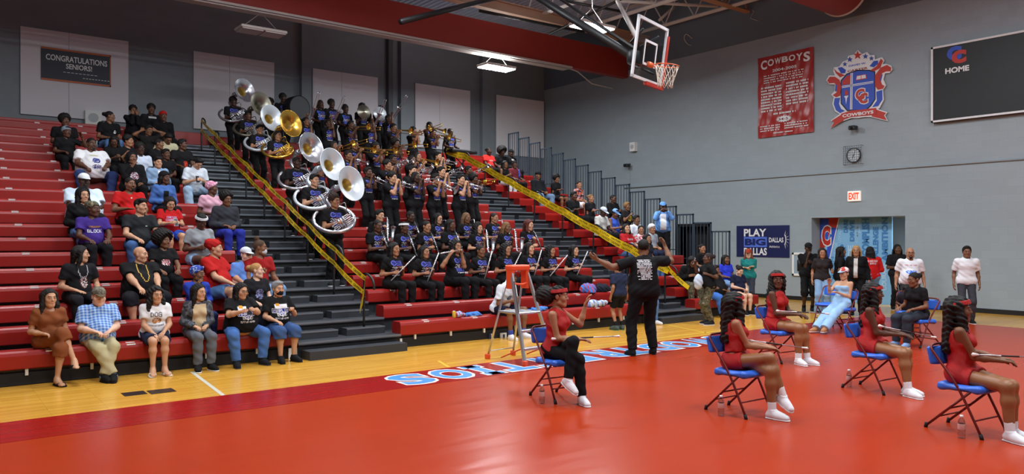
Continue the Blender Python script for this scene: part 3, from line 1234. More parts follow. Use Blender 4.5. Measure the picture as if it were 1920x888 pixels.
    hangM = rotz(R(turn + hy * .35)) @ rotx(R(lean * .3 + hp * .3))

    def head_part(name, V, F, m, hangs=False):
        q = MB()
        V = np.asarray(V)
        X = V @ Hd.T
        if hangs:          # long hair falls from the head to the back and shoulders
            w_ = np.clip((-.03 - V[:, 2]) / .16, 0, 1)[:, None]
            X = X * (1 - w_) + (V @ hangM.T) * w_
        q.add(X * hs + hc, F)
        return q.build(name, m, root)
    if hair:
        kinds = hair[0]
        V, F = hair_geo(kinds, lod, seed)
        if hat in ('cap', 'beanie', 'wrap', 'bigwrap', 'durag') or (isinstance(hat, tuple) and hat[0] in ('cap', 'beanie', 'wrap', 'bigwrap')):
            pass
        head_part('hair', V, F, hair_mat(hair[1]), True)
    if beard:
        V, F = hair_geo(beard if isinstance(beard, str) else 'beard', lod, 0)
        head_part('beard', V, F, hair_mat((24, 19, 17)))
    if hat:
        for h_ in (hat if isinstance(hat[0], tuple) else [hat]):
            for i, (nm, V, F) in enumerate(hat_geo(h_[0], lod)):
                cm_ = h_[1] if i == 0 or len(h_) < 3 else h_[2]
                head_part(nm if h_[0] not in ('cap', 'capback') else 'cap_' + nm, V, F, cm_ if not isinstance(cm_, tuple) else cloth(cm_))

    # ---- top
    grids = {}
    if top:
        tk, tc = top[0], top[1]
        tm = tc if not isinstance(tc, tuple) else cloth(tc)
        q = SDF()
        e = .013 if lod else .017
        if tk in ('hoodie', 'jacket', 'loose'):
            e += .006
        torso(q, e, lower=tk not in ('crop',))
        if tk in ('tee', 'long', 'hoodie', 'jacket', 'loose', 'dress'):
            fr = .62 if tk in ('tee', 'dress') else (.74 if tk == 'loose' else 1.0)
            for s_, el, wr_ in ((ShL, EL, wL), (ShR, ER, wR)):
                d = unit(el - s_)
                if fr < 1:
                    en = s_ + (el - s_) * fr
                    q.cone(s_, s_ + (el - s_) * (fr + .1), a1 + .004 * S + e, a1 + .007 * S + e + (.005 if tk == 'loose' else 0), k=.035, clips=[(en, d)])
                else:
                    q.cone(s_, el, a1 + .003 * S + e, a2 + e + .003, k=.035)
                    dd = unit(wr_ - el)
                    q.cone(el, wr_ + dd * .02, a2 + e + .004, a3 + e, k=.03, clips=[(wr_ + dd * .005, dd)])
        elif tk in ('tank', 'halter', 'tube', 'crop'):
            for s_, sg in ((ShL, 1), (ShR, -1)):
                q.cone(s_ + side * sg * .03 * S - up * .05 * S, s_ + side * sg * .03 * S + up * .12 * S, .062 * S + e, k=.02, op='s')
        q.cone(N - up * .012 * S + fwd * .02, N + up * .12 * S, .060 * S * (1 + .3 * fat) + (.012 if tk in ('tank', 'dress') else 0), .075 * S, k=.012, op='s')
        hem = {'crop': .16, 'halter': -.06, 'tube': .0}.get(tk, -.075 if kind == 'stand' else -.03)
        if midriff is not None:
            hem = midriff
        if tk in ('jacket', 'dress') and kind == 'stand':
            hem = -.14
        q.plane(P + up * hem * S, -up)
        if tk in ('halter',):
            q.plane(N + fwd * .05 - up * .03 * S, up * .8 + V3(0, .55, 0))
        if tk == 'tube':
            q.plane(P + up * .36 * S, up)
        q.noise = (.0035 if lod else .003, 34.0, ph)
        D, lo = q.grid(res['cloth'])
        V, F = surface_nets(D, lo, res['cloth'])
        nm = {'tee': 'tee_shirt', 'long': 'long_sleeve_top', 'loose': 'shirt', 'hoodie': 'hoodie', 'jacket': 'jacket', 'tank': 'tank_top', 'halter': 'halter_top', 'tube': 'tube_top', 'crop': 'crop_top', 'dress': 'dress'}[tk]
        m_ = MB()
        m_.add(V, F)
        sh_o = m_.build(nm, tm, root)
        grids['top'] = (D, lo, res['cloth'])
        J['top'] = sh_o
        if len(top) > 2:      # worn open over another top: (kind, colour, inner colour)
            pass
        for pr in prints:
            place_print(J, grids['top'], sh_o, *pr)

    # ---- bottom
    if tights:
        q = SDF()
        for h_, kn, an in ((HL, KL, AL), (HR, KR, AR)):
            ds = unit(an - kn)
            q.cone(h_, kn, t1 + .003, t2 + .004, k=.035)
            cm = kn + (an - kn) * .32
            q.cone(kn, cm, t2 * .95 + .004, t3 * 1.04 + .005, k=.035)
            q.cone(cm, an + ds * .05, t3 * 1.04 + .005, t4 + .005, k=.035, clips=[(an, ds)])
        m_ = MB()
        m_.add(*q.mesh(res['cloth']))
        m_.build('tights', mat('tan_tights', tights, rough=.42, spec=.5), root)
    if bot:
        bk, bc = bot[0], bot[1]
        bm = bc if not isinstance(bc, tuple) else cloth(bc)
        q = SDF()
        e = .011 if lod else .014
        q.cone(HL + up * .02 * S, HR + up * .02 * S, (.108 + .03 * fat) * S + e, k=.05)
        q.cone(P + up * .03 * S, P + up * .12 * S, (.103 + .05 * fat) * S + e * .6, (.096 + .06 * fat) * S + e * .6, k=.05, wide=(1.30, side))
        q.plane(P + up * .10 * S, up)
        hemr = {'long': .017, 'wide': .05, 'slim': .008}.get(bk, .02)
        for h_, kn, an in ((HL, KL, AL), (HR, KR, AR)):
            dt, ds = unit(kn - h_), unit(an - kn)
            if bk in ('long', 'wide', 'slim'):
                q.cone(h_, kn, t1 + e, t2 + e + hemr * .5, k=.035)
                en = an - ds * (.015 * S)
                cm = kn + (an - kn) * .35
                q.cone(kn, cm, t2 + e + hemr * .5, t3 + e + hemr * .5, k=.03)
                q.cone(cm, an + ds * .05, t3 + e + hemr * .5, t4 + e + hemr, k=.03, clips=[(en if bk != 'wide' else an + ds * .03, ds)])
            else:
                fr = {'shorts': .80, 'hot': .32, 'bermuda': 1.0}.get(bk, .8)
                if fr < 1:
                    en = h_ + (kn - h_) * fr
                    q.cone(h_, h_ + (kn - h_) * (fr + .1), t1 + e, t1 * (1 - fr) + t2 * fr + e + hemr, k=.035, clips=[(en, dt)])
                else:
                    q.cone(h_, kn, t1 + e, t2 + e + .025, k=.035)
                    q.cone(kn, kn + ds * .12, t2 + e + .025, t2 + e + .03, k=.03, clips=[(kn + ds * .10, ds)])
        q.noise = (.0035 if lod else .003, 30.0, ph + 2)
        V, F = q.mesh(res['cloth'])
        m_ = MB()
        m_.add(V, F)
        J['bot'] = m_.build({'shorts': 'shorts', 'hot': 'shorts', 'bermuda': 'shorts', 'long': 'trousers', 'wide': 'trousers', 'slim': 'leggings'}[bk], bm, root)

    # ---- shoes
    for i, (A, kn, fp) in enumerate(((AL, KL, footpitch[0]), (AR, KR, footpitch[1]))):
        if shoe is None or shoe_kind == 'bare':
            break
        sg = 1 if i == 0 else -1
        yaw_ = R(12) * sg if footyaw is None else R(footyaw[i])
        Ry = rotz(yaw_) @ rotx(R(fp))
        d, u_ = Ry @ V3(0, -1, 0), Ry @ V3(0, 0, 1)
        sdv = np.cross(d, u_)
        if socks:
            q = SDF()
            dd = unit(kn - A)
            q.cone(A - dd * .03, A + dd * .13, t4 + .010, t4 + .014, k=.02, clips=[(A + dd * .10, dd)])
            V, F = q.mesh(max(res['shoe'], .007))
            m_ = MB()
            m_.add(V, F)
            m_.build('sock', cloth(socks), root)
        q = SDF()
        if shoe_kind == 'shoe':
            q.cone(A + u_ * .015, A - u_ * .03, t4 + .013, t4 + .012, k=.03, clips=[(A + u_ * .02, u_)])
            q.cone(A - d * .035 - u_ * .045, A + d * .06 - u_ * .045, .036, .038, k=.03)
            q.cone(A + d * .02 - u_ * .02, A + d * .11 - u_ * .045, .036, .034, k=.03)
            q.cone(A + d * .06 - u_ * .05, A + d * .155 - u_ * .058, .041, .034, k=.03, wide=(1.12, sdv))
            q.plane(A - u_ * .082, -u_)
            V, F = q.mesh(res['shoe'])
            m_ = MB()
            m_.add(V, F)
            so = m_.build('shoe', shoe if not isinstance(shoe, tuple) else cloth(shoe), root)
            if lod:
                q = SDF()
                q.cone(A - d * .035 - u_ * .085, A + d * .06 - u_ * .085, .040, .043, k=.02)
                q.cone(A + d * .06 - u_ * .085, A + d * .158 - u_ * .085, .043, .037, k=.02, wide=(1.12, sdv))
                q.plane(A - u_ * .070, u_)
                q.plane(A - u_ * .085, -u_)
                V, F = q.mesh(min(res['shoe'], .008))
                m_ = MB()
                m_.add(V, F)
                m_.build('sole', cloth(sole or (225, 225, 225)), so)
                if sum(shoe if isinstance(shoe, tuple) else (0, 0, 0)) > 500 and lod == 2:
                    m_ = MB()
                    for t in (0.035, 0.058, 0.081, 0.104):
                        c = A + d * t - u_ * (.006 + .30 * (t - .03))
                        m_.tube(catmull([c - sdv * .030 - u_ * .010, c + u_ * .014, c + sdv * .030 - u_ * .010], 3), .004, 5)
                    m_.build('lace', cloth((205, 205, 210)), so)
        else:
            q.cone(A - d * .035 - u_ * .083, A + d * .06 - u_ * .083, .040, .042, k=.02)
            q.cone(A + d * .06 - u_ * .083, A + d * .165 - u_ * .083, .042, .040, k=.02, wide=(1.1, sdv))
            q.plane(A - u_ * .066, u_)
            q.plane(A - u_ * .084, -u_)
            V, F = q.mesh(.008)
            m_ = MB()
            m_.add(V, F)
            for t in ((.075, .105) if shoe_kind == 'slides' else (.02, .09, .12)):
                c = A + d * t - u_ * .055
                m_.tube(catmull([c - sdv * .046 - u_ * .018, c - sdv * .036 + u_ * .012 - d * .006, c + u_ * (.030 - t * .12), c + sdv * .036 + u_ * .012 - d * .006, c + sdv * .046 - u_ * .018], 4), .0085, 6)
            m_.build('sandal', cloth(shoe), root)
    return root, J


# ------------------------------------------------------------------ printed marks on clothes
_F57 = {'0': '3E5149453E', '1': '00427F4000', '2': '4261514946', '3': '2141454B31', '4': '1814127F10', '5': '2745454539', '6': '3C4A494930', '7': '0171090503',
        '8': '3649494936', '9': '064949291E', 'A': '7E1111117E', 'B': '7F49494936', 'C': '3E41414122', 'D': '7F4141221C', 'E': '7F49494941', 'F': '7F09090901',
        'G': '3E4149497A', 'H': '7F0808087F', 'I': '00417F4100', 'J': '2040413F01', 'K': '7F08142241', 'L': '7F40404040', 'M': '7F020C027F', 'N': '7F0408107F',
        'O': '3E4141413E', 'P': '7F09090906', 'Q': '3E4151215E', 'R': '7F09192946', 'S': '4649494931', 'T': '01017F0101', 'U': '3F4040403F', 'V': '1F2040201F',
        'W': '3F4038403F', 'X': '6314081463', 'Y': '0708700807', 'Z': '6151494543', ' ': '0000000000', '-': '0808080808', '.': '0060600000'}


def bitmap_text(t):
    cols = []
    for ch in t:
        h = _F57.get(ch, _F57[' '])
        cols += [int(h[i:i + 2], 16) for i in range(0, 10, 2)] + [0]
    cols = cols[:-1]
    return np.array([[(c >> r) & 1 for c in cols] for r in range(7)])


def blit(A, B, r, c, val):
    h, w_ = B.shape
    A[r:r + h, c:c + w_][B > 0] = val
    return A


def place_print(J, grid, parent, bmp, palette, width, zc, xc=0.0, back=False, name='print'):
    """a printed design: the cells of a small bitmap laid on the cloth; zc = height above the pelvis, xc = along the wearer's left"""
    D, lo, h = grid
    bmp = np.asarray(bmp)
    nr, nc = bmp.shape
    cs = width / nc
    S = J['S']
    f = -J['fwd'] if back else J['fwd']
    rt = J['side'] if not back else -J['side']       # viewer's right when looking at the chest
    o = J['P'] + J['up'] * zc * S + J['side'] * xc * S
    ii, jj = np.meshgrid(np.arange(nr + 1), np.arange(nc + 1), indexing='ij')
    a = (jj.ravel() - nc / 2) * cs
    b = (nr / 2 - ii.ravel()) * cs
    p = o + a[:, None] * rt + b[:, None] * J['up'] + f * .42
    hit = np.full(len(p), np.nan)
    prev = sample_grid(D, lo, h, p)
    step = .012
    for k in range(1, 60):
        cur = sample_grid(D, lo, h, p - f * (k * step))
        m = np.isnan(hit) & (cur < 0)
        hit[m] = (k - 1 + prev[m] / np.maximum(prev[m] - cur[m], 1e-6)) * step
        prev = cur
    P = p - f * (np.nan_to_num(hit, nan=0) - .0045)[:, None]
    ok = ~np.isnan(hit)
    r, c = np.nonzero(bmp > 0)
    q = np.stack([r * (nc + 1) + c, (r + 1) * (nc + 1) + c, (r + 1) * (nc + 1) + c + 1, r * (nc + 1) + c + 1], 1)
    good = ok[q].all(1)
    hq = np.nan_to_num(hit)[q]
    good &= (hq.max(1) - hq.min(1)) < .05
    q = q[good]
    if len(q) == 0:
        return
    mi = bmp[r, c][good] - 1
    used, inv = np.unique(q, return_inverse=True)
    m_ = MB()
    m_.add(P[used], inv.reshape(-1, 4), mi)
    m_.build(name, [cloth(x) for x in palette], parent)


def band_print():
    """purple-blue script word, white 2023 around a small red figure, blue crowd band, white line below"""
    A = np.zeros((30, 25), int)
    rnd = random.Random(4)
    # big letter ring and script strokes
    for r in range(10):
        for c in range(9):
            d = math.hypot((r - 4.5) / 4.8, (c - 4) / 4.4)
            if .62 < d < 1.05 and not (c > 5 and 3 < r < 6):
                A[r, c] = 1
            elif d <= .35:
                A[r, c] = 2
    for i, ch in enumerate('ATR'):
        B = bitmap_text(ch)
        blit(A, B, 1, 9 + i * 5 + (0 if i == 0 else 0), 1)
    A[8:10, 9:25] = 2
    A[9, 10:24:2] = 1
    blit(A, bitmap_text('20'), 12, 0, 3)
    blit(A, bitmap_text('23'), 12, 14, 3)
    for r in range(10, 20):
        for c in range(10, 15):
            if rnd.random() < .7 and abs(c - 12) < 2 + (r % 3 == 0):
                A[r, c] = 4
    A[13:15, 11:13] = 3
    for r in range(20, 27):
        for c in range(2, 23):
            if A[r, c] == 0 and rnd.random() < .8:
                A[r, c] = 1 if rnd.random() < .35 else 2
    for c in range(3, 22):
        if rnd.random() < .75:
            A[28, c] = 3
        if rnd.random() < .6:
            A[29, c] = 3
    return A


BAND = (band_print(), [(96, 104, 200), (62, 70, 150), (222, 222, 228), (170, 60, 60)], .245, .30)


def words_print(lines, w_=None, gap=2):
    """lines: (text, palette index)"""
    bs = [(bitmap_text(t), k) for t, k in lines]
    W_ = max(b.shape[1] for b, _ in bs)
    A = np.zeros((len(bs) * (7 + gap), W_), int)
    for i, (b, k) in enumerate(bs):
        blit(A, b, i * (7 + gap), (W_ - b.shape[1]) // 2, k)
    return A


def shield_print(word1, word2):
    A = np.zeros((36, 41), int)
    for r in range(2, 30):
        half = 15 if r < 17 else max(0, 15 - int((r - 17) * 1.2))
        A[r, 20 - half:21 + half] = 1
        if half > 3:
            A[r, 20 - half + 2:21 + half - 2] = 2 if r > 10 else 1
    A[0:6, 8:16] = 3
    A[4:8, 18:30] = 4
    A[11:22, 0:41] = 1
    A[12:21, 1:40] = 2
    b = bitmap_text(word1)
    blit(A, b, 13, (41 - b.shape[1]) // 2, 4)
    b = bitmap_text(word2)
    blit(A, b, 22, (41 - b.shape[1]) // 2, 4)
    rnd = random.Random(3)
    for c in range(4, 37):
        for r in (32, 33, 35):
            if rnd.random() < .65:
                A[r, c] = 1
    return A


def lines_print(rows, w_, seed, val=1):
    rnd = random.Random(seed)
    A = np.zeros((rows * 2, w_), int)
    for i in range(rows):
        half = w_ // 2 - rnd.randint(0, 3)
        for c in range(w_ // 2 - half, w_ // 2 + half):
            if rnd.random() < .9:
                A[2 * i, c] = val
                if rnd.random() < .7:
                    A[2 * i + 1, c] = 0
    return A


def blob_print(w_, h_, colors, seed):
    rnd = random.Random(seed)
    A = np.zeros((h_, w_), int)
    for r in range(h_):
        for c in range(w_):
            d = math.hypot((r - h_ / 2) / (h_ / 2), (c - w_ / 2) / (w_ / 2))
            if d < 1 and rnd.random() < .75:
                A[r, c] = 1 + int((r * 1.7 + c * .6 + rnd.random() * 3)) % colors
    return A
# ------------------------------------------------------------------ the setting
Y0, DY, Z0, DZ, NR = 11.6, 0.61, 0.45, 0.2445, 19
XW, YW = 21.4, 25.3             # end wall, back wall
X_LEFT, X_A0, X_A1, X_B0, X_B1, X_END = -3.0, 4.70, 6.55, 12.88, 14.50, 17.05


def rowY(r):
    return Y0 + DY * r


def rowZ(r):
    return Z0 + DZ * r


M_steel = mat('white_painted_steel', (196, 190, 184), rough=0.5)
M_black = mat('black_metal', (22, 23, 25), rough=0.45)
M_darkrail = mat('charcoal_rail', (44, 56, 68), rough=0.45)
M_redbeam = mat('red_painted_beam', (150, 46, 34), rough=0.55, var=0.06, vscale=1.5)
M_seat = mat('red_seat_plastic', (150, 26, 20), rough=0.38, var=0.05, vscale=3)
M_deck = mat('bleacher_deck', (44, 48, 54), rough=0.55, var=0.15, vscale=5)
M_nose = mat('step_nosing', (120, 128, 136), rough=0.35, metal=0.4)
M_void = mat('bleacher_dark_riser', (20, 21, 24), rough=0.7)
M_white = mat('white_plate', (226, 226, 222), rough=0.5)
M_panel = mat('acoustic_panel_fabric', (222, 218, 222), rough=0.9, bump=0.1, bscale=200)
M_alu = mat('aluminium', (196, 200, 204), rough=0.32, metal=0.85)
M_lit = mat('lamp_diffuser_lit', (235, 246, 255), emit=26.0)
M_unlit = mat('lamp_diffuser_off', (190, 186, 186), rough=0.5)


def struct(o, kind='structure'):
    o['kind'] = kind
    return o


def slab(name, lo, hi, m, b=0.0):
    return struct(MB().box(lo, hi, b).build(name, m, smooth=False))


slab('floor', (-8, -6, -0.12), (26, 27, 0.0), wood_floor_mat())
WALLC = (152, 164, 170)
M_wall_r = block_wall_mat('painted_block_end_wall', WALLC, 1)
M_wall_b = block_wall_mat('painted_block_back_wall', (126, 134, 140), 0)
DY0, DY1, DZ1 = 9.91, 12.70, 2.53        # doorway in the end wall
HWALL = 8.35
q = MB()
q.box((XW, -6, 0), (XW + .45, DY0, HWALL))
q.box((XW, DY1, 0), (XW + .45, 16.55, HWALL))
q.box((XW, 16.55, 2.32), (XW + .45, 17.75, HWALL))
q.box((XW, 17.75, 0), (XW + .45, YW + .3, HWALL))
q.box((XW, DY0, DZ1), (XW + .45, DY1, HWALL))
struct(q.build('wall_right', M_wall_r, smooth=False))
slab('wall_right_upper', (XW - .02, -6, HWALL), (XW + .45, YW + .3, 10.6), mat('dark_upper_siding', (100, 112, 122), rough=0.7))
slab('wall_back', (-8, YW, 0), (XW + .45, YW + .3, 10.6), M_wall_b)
slab('baseboard_right', (XW - .015, -6, 0), (XW + .02, DY0 - .02, 0.12), mat('black_vinyl_base', (18, 20, 22), rough=0.5))
slab('baseboard_right_far', (XW - .015, DY1 + .02, 0), (XW + .02, 16.5, 0.12), MATS['black_vinyl_base'])
# corridor recess behind the doorway
M_rec = mat('recess_paint', (132, 144, 152), rough=0.6)
q = MB()
q.box((XW + .45, DY1, 0), (24.2, DY1 + .12, DZ1 + .05))
q.box((24.2, 8.6, 0), (24.3, DY1 + .1, DZ1 + .3))
q.box((XW + .45, 8.5, 0), (24.2, 8.6, DZ1 + .3))
q.box((XW + .45, 8.5, DZ1 + .02), (24.2, DY1 + .12, DZ1 + .1))
struct(q.build('wall_corridor', M_rec, smooth=False))
q = MB()
q.box((24.12, 9.6, 0), (24.2, 9.7, 2.1)).box((24.12, 10.5, 0), (24.2, 10.6, 2.1)).box((24.12, 9.6, 2.1), (24.2, 10.6, 2.2))
d_ = struct(q.build('door_1', mat('door_frame_grey', (112, 124, 134), rough=0.5), smooth=False))
MB().box((24.15, 9.7, 0), (24.19, 10.5, 2.1)).build('door_leaf', mat('door_leaf_blue_grey', (70, 84, 98), rough=0.5), d_, smooth=False)
# doorway by the bleacher end, its dark opening drawn as a dark panel
q = MB()
q.box((XW + .30, 16.55, 0), (XW + .34, 17.75, 2.32))
d_ = struct(q.build('door_2', mat('dark_opening_panel', (24, 26, 29), rough=0.5), smooth=False))
q = MB()
q.box((XW - .03, 16.45, 0), (XW + .3, 16.55, 2.42)).box((XW - .03, 17.75, 0), (XW + .3, 17.85, 2.42)).box((XW - .03, 16.45, 2.32), (XW + .3, 17.85, 2.42))
q.build('door_frame', M_black, d_, smooth=False)
# pilasters on the back wall
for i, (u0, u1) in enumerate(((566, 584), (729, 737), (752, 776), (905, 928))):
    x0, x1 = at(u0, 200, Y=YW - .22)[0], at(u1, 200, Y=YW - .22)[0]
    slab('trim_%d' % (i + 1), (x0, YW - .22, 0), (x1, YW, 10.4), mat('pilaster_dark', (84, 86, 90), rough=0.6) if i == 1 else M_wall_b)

# ------------------------------------------------------------------ roof: ribbed deck, girders, joists
q = MB()
pr = []
x = -8.0
while x < 21.9:
    pr += [(x, 10.42), (x + .09, 10.42), (x + .12, 10.50), (x + .19, 10.50)]
    x += .22
pr = np.array(pr)
n = len(pr)
V = np.concatenate([np.c_[pr[:, 0], np.full(n, -6.0), pr[:, 1]], np.c_[pr[:, 0], np.full(n, 25.6), pr[:, 1]]])
i = np.arange(n - 1)
q.add(V, np.stack([i, i + 1, i + 1 + n, i + n], 1))
q.box((-8, -6, 10.53), (21.9, 25.6, 10.6))
struct(q.build('ceiling', mat('ribbed_steel_deck', (206, 216, 236), rough=0.6), smooth=False))

# red plate girder with a pale bottom flange
gb = empty('girder', (0, 20.3, 8.0), label='deep dark red girder spanning over the upper bleacher rows with a pale bottom flange', cat='beam')
MB().box((-8, .0, .06), (21.38, .28, 1.06)).build('web', M_redbeam, gb, smooth=False)
MB().box((-8, -.12, 0), (18.4, .40, .06)).build('flange', M_steel, gb, smooth=False)
q = MB()
q.bar((-8, -.16, -.06), (18.3, -.16, -.06), .022, 6)
q.tube([(18.3, -.16, -.06), (18.6, -.16, -.1), (19.3, -.16, -.45), (20.4, -.16, -.5)], .02, 6)
q.build('conduit', M_steel, gb, smooth=True)


def truss(name, a, b, depth, m, n_, label, group, r=.035):
    a, b = np.asarray(a, float), np.asarray(b, float)
    t = empty(name, tuple(a), label=label, cat='roof truss', group=group)
    L = b - a
    dn = unit(L)
    sd = unit(np.cross(dn, V3(0, 0, 1)))
    for nm, z in (('bottom_chord', 0.0), ('top_chord', depth)):
        q = MB()
        for o in (-.05, .05):
            q.tube([sd * o + V3(0, 0, z), L + sd * o + V3(0, 0, z)], r, 4)
        q.build(nm, m, t, smooth=False)
    q = MB()
    for k in range(n_):
        p0, p1 = L * (k / n_), L * ((k + 1) / n_)
        pm = (p0 + p1) / 2
        q.bar(p0, pm + V3(0, 0, depth), r * .55, 5)
        q.bar(pm + V3(0, 0, depth), p1, r * .55, 5)
    q.build('web_lattice', m, t, smooth=False)
    return t


for x in (9.0, 11.4, 13.8, 16.2, 18.4, 20.4):
    truss('roof_joist', (x, -5.5, 9.32), (x, 20.2, 9.32), 1.04, M_steel, 20, 'pale steel open web roof joist under the ribbed deck', 'roof joists under the deck', r=.045)
truss('roof_girder', (-6, 14.9, 9.30), (21.3, 14.9, 9.30), 1.0, mat('tan_steel', (170, 136, 112), rough=0.5), 22, 'tan steel girder truss under the deck ending at the end wall', None, r=.06)
for (a_, b_, nm) in (((1146, 1), (1346, 12), 'long pale steel roof brace crossing diagonally above the basketball backboard'), ((1236, 38), (1272, 6), 'short pale steel roof brace rising just beyond the basketball backboard')):
    a_, b_ = at(*a_, Z=9.40), at(*b_, Z=9.40 if b_[1] > 8 else 10.2)
    tag(MB().tube([a_, b_], .05, 6).build('roof_brace', M_steel), nm, 'roof brace')
gb2 = empty('roof_beam', (0, 19.2, 9.05), label='tan steel beam running just in front of the top of the red girder', cat='beam')
q = MB()
q.box((10, -.12, 0), (21.3, .12, .03)).box((10, -.012, .03), (21.3, .012, .30)).box((10, -.12, .30), (21.3, .12, .33))
q.build('i_section', MATS['tan_steel'], gb2, smooth=False)

# red round duct running along the roof in front of the end wall
c_ = at(1580, -4, X=20.6)
du = empty('air_duct', (20.6, float(c_[1]), 8.95), label='fat dark red round air duct ending near the end wall below the roof', cat='air duct')
prof = [(.0, .02), (.66, .02), (.70, .0), (.72, -.02), (.72, -9.0)]
MB().lathe(prof[1:], 40, 0, (basis(V3(1, 0, 0)), V3(0, 0, 0))).build('duct_shell', M_redbeam, du)
q = MB()
an = np.linspace(0, 2 * math.pi, 40, endpoint=False)
q.tube(np.stack([np.full(40, 0.0), .725 * np.cos(an), .725 * np.sin(an)], 1), .035, 8, closed=True)
q.build('end_ring', M_steel, du)
q = MB()
q.lathe([(.71, -.05), (.30, -.05), (.001, -.05)], 40, 0, (basis(V3(1, 0, 0)), V3(0, 0, 0)))
q.build('end_cap', M_redbeam, du, smooth=False)

# ------------------------------------------------------------------ lamps
def lamp(p, power, lit, label, group=None, light=True, ceil=10.4):
    t = empty('high_bay_lamp', p, label=label, cat='lamp', group=group)
    MB().box((-.62, -.30, .02), (.62, .30, .10), .02).build('housing', M_steel, t, smooth=False)
    MB().box((-.58, -.27, -.005), (-.03, .27, .02)).build('diffuser', M_lit if lit else M_unlit, t, smooth=False)
    MB().box((.03, -.27, -.005), (.58, .27, .02)).build('diffuser', M_lit if lit else M_unlit, t, smooth=False)
    q = MB()
    for x in (-.5, .5):
        q.tube([(x, 0, .10), (0, 0, .55)], .006, 5)
    q.tube([(0, 0, .55), (0, 0, ceil - p[2])], .008, 5)
    q.build('hanger_cable', M_steel, t)
    if lit and light:
        L = bpy.data.lights.new('high_bay_light', 'AREA')
        L.shape = 'RECTANGLE'
        L.size, L.size_y = 1.15, .55
        L.energy = power
        L.color = (0.93, 0.97, 1.0)
        lo = bpy.data.objects.new('high_bay_light', L)
        lo.parent = t
        lo.location = (0, 0, -.03)
        COL.objects.link(lo)
        U = bpy.data.lights.new('added_uplight', 'AREA')          # upward light added to brighten the roof deck; the housing is closed
        U.shape = 'RECTANGLE'
        U.size, U.size_y = 1.1, .5
        U.energy = power * .24
        uo = bpy.data.objects.new('added_uplight', U)
        uo.parent = t
        uo.location = (0, 0, .12)
        uo.rotation_euler = (math.pi, 0, 0)
        COL.objects.link(uo)
    return t


lamp((15.1, 20.3, 7.55), LAMP_POWER_BLEACHER, True, 'lit white high bay lamp hanging below the red girder flange', ceil=8.0)
lamp((7.2, 20.3, 7.42), 0, False, 'unlit grey high bay lamp hanging below the red girder above the sousaphones', ceil=8.0)
lamp((14.4, 15.0, 7.62), LAMP_POWER, True, 'lit twin panel high bay lamp beside the basketball hoop arm')
for y in (9.0, 3.0, -3.0):
    for x in (1.5, 7.5, 13.8):
        if (x, y) == (1.5, -3.0):
            continue
        lamp((x, y, 8.6), LAMP_POWER, True, 'lit white high bay lamp over the court', 'high bay lamps over the court')
lamp((1.5, 14.6, 8.6), LAMP_POWER * .55, True, 'lit white high bay lamp over the court', 'high bay lamps over the court')
lamp((7.5, 14.6, 8.6), LAMP_POWER * .8, True, 'lit white high bay lamp over the court', 'high bay lamps over the court')

t = lamp((22.7, 9.25, 2.5), 40, True, 'unseen lamp added to brighten the corridor behind the wall opening', ceil=2.55)  # added lamp, kept out of view, lifts the dark corridor

# ------------------------------------------------------------------ floor coverings, lines
M_mat = vinyl_mat('orange_red_vinyl', (166, 50, 12), 0.27)
M_strip = vinyl_mat('crimson_vinyl', (150, 20, 18), 0.24)
mt = MB().box((-6, -5, 0.0), (18.4, 8.45, .006)).build('floor_mat', M_mat, smooth=False)
tag(mt, 'large glossy orange red vinyl floor mat under the folding chairs', 'mat')
st = empty('floor_mat', (0, 0, 0), label='darker crimson vinyl mat strip with blue letters along the wood floor edge', cat='mat')
MB().box((-6, 8.46, 0.0), (18.4, 9.40, .007)).build('vinyl_sheet', M_strip, st, smooth=False)
M_ltw = mat('letter_white', (225, 222, 215), rough=0.4)
M_ltb = mat('letter_sky_blue', (66, 140, 205), rough=0.4)
LET = 'SOITTERTDOWC'
x = 4.95
qw, qb = MB(), MB()
PL = (np.eye(3), V3(0, 0, 0))
for ch in LET:
    wd = .30 if ch == 'I' else .52
    if ch == 'I':
        for (zz, mb_, e) in ((.0078, qw, .035), (.009, qb, 0)):
            mb_.box((x + wd / 2 - .08 - e, 8.56 - e, .007), (x + wd / 2 + .08 + e, 9.30 + e, zz))
            for yy in (8.56, 9.16):
                mb_.box((x - e, yy - e, .007), (x + wd + e, yy + .14 + e, zz))
    else:
        put_text(qw, ch, PL, (x - .04, 8.52, x + wd + .04, 9.34), z=.0078, bold=.075, rot=180, thick=0)
        put_text(qb, ch, PL, (x, 8.57, x + wd, 9.29), z=.0095, bold=.035, rot=180, thick=0)
    x += wd + .12
qw.build('letter_outline', M_ltw, st, smooth=False)
qb.build('lettering', M_ltb, st, smooth=False)


def line(name, p, q_, wd, m, z=.002):
    p, q_ = np.asarray(p, float)[:2], np.asarray(q_, float)[:2]
    d = unit(q_ - p)
    n_ = V3(-d[1], d[0]) * wd / 2
    V = [(*(p + n_), z), (*(p - n_), z), (*(q_ - n_), z), (*(q_ + n_), z)]
    return struct(MB().add(V, np.array([[0, 1, 2, 3]])).build(name, m, smooth=False))


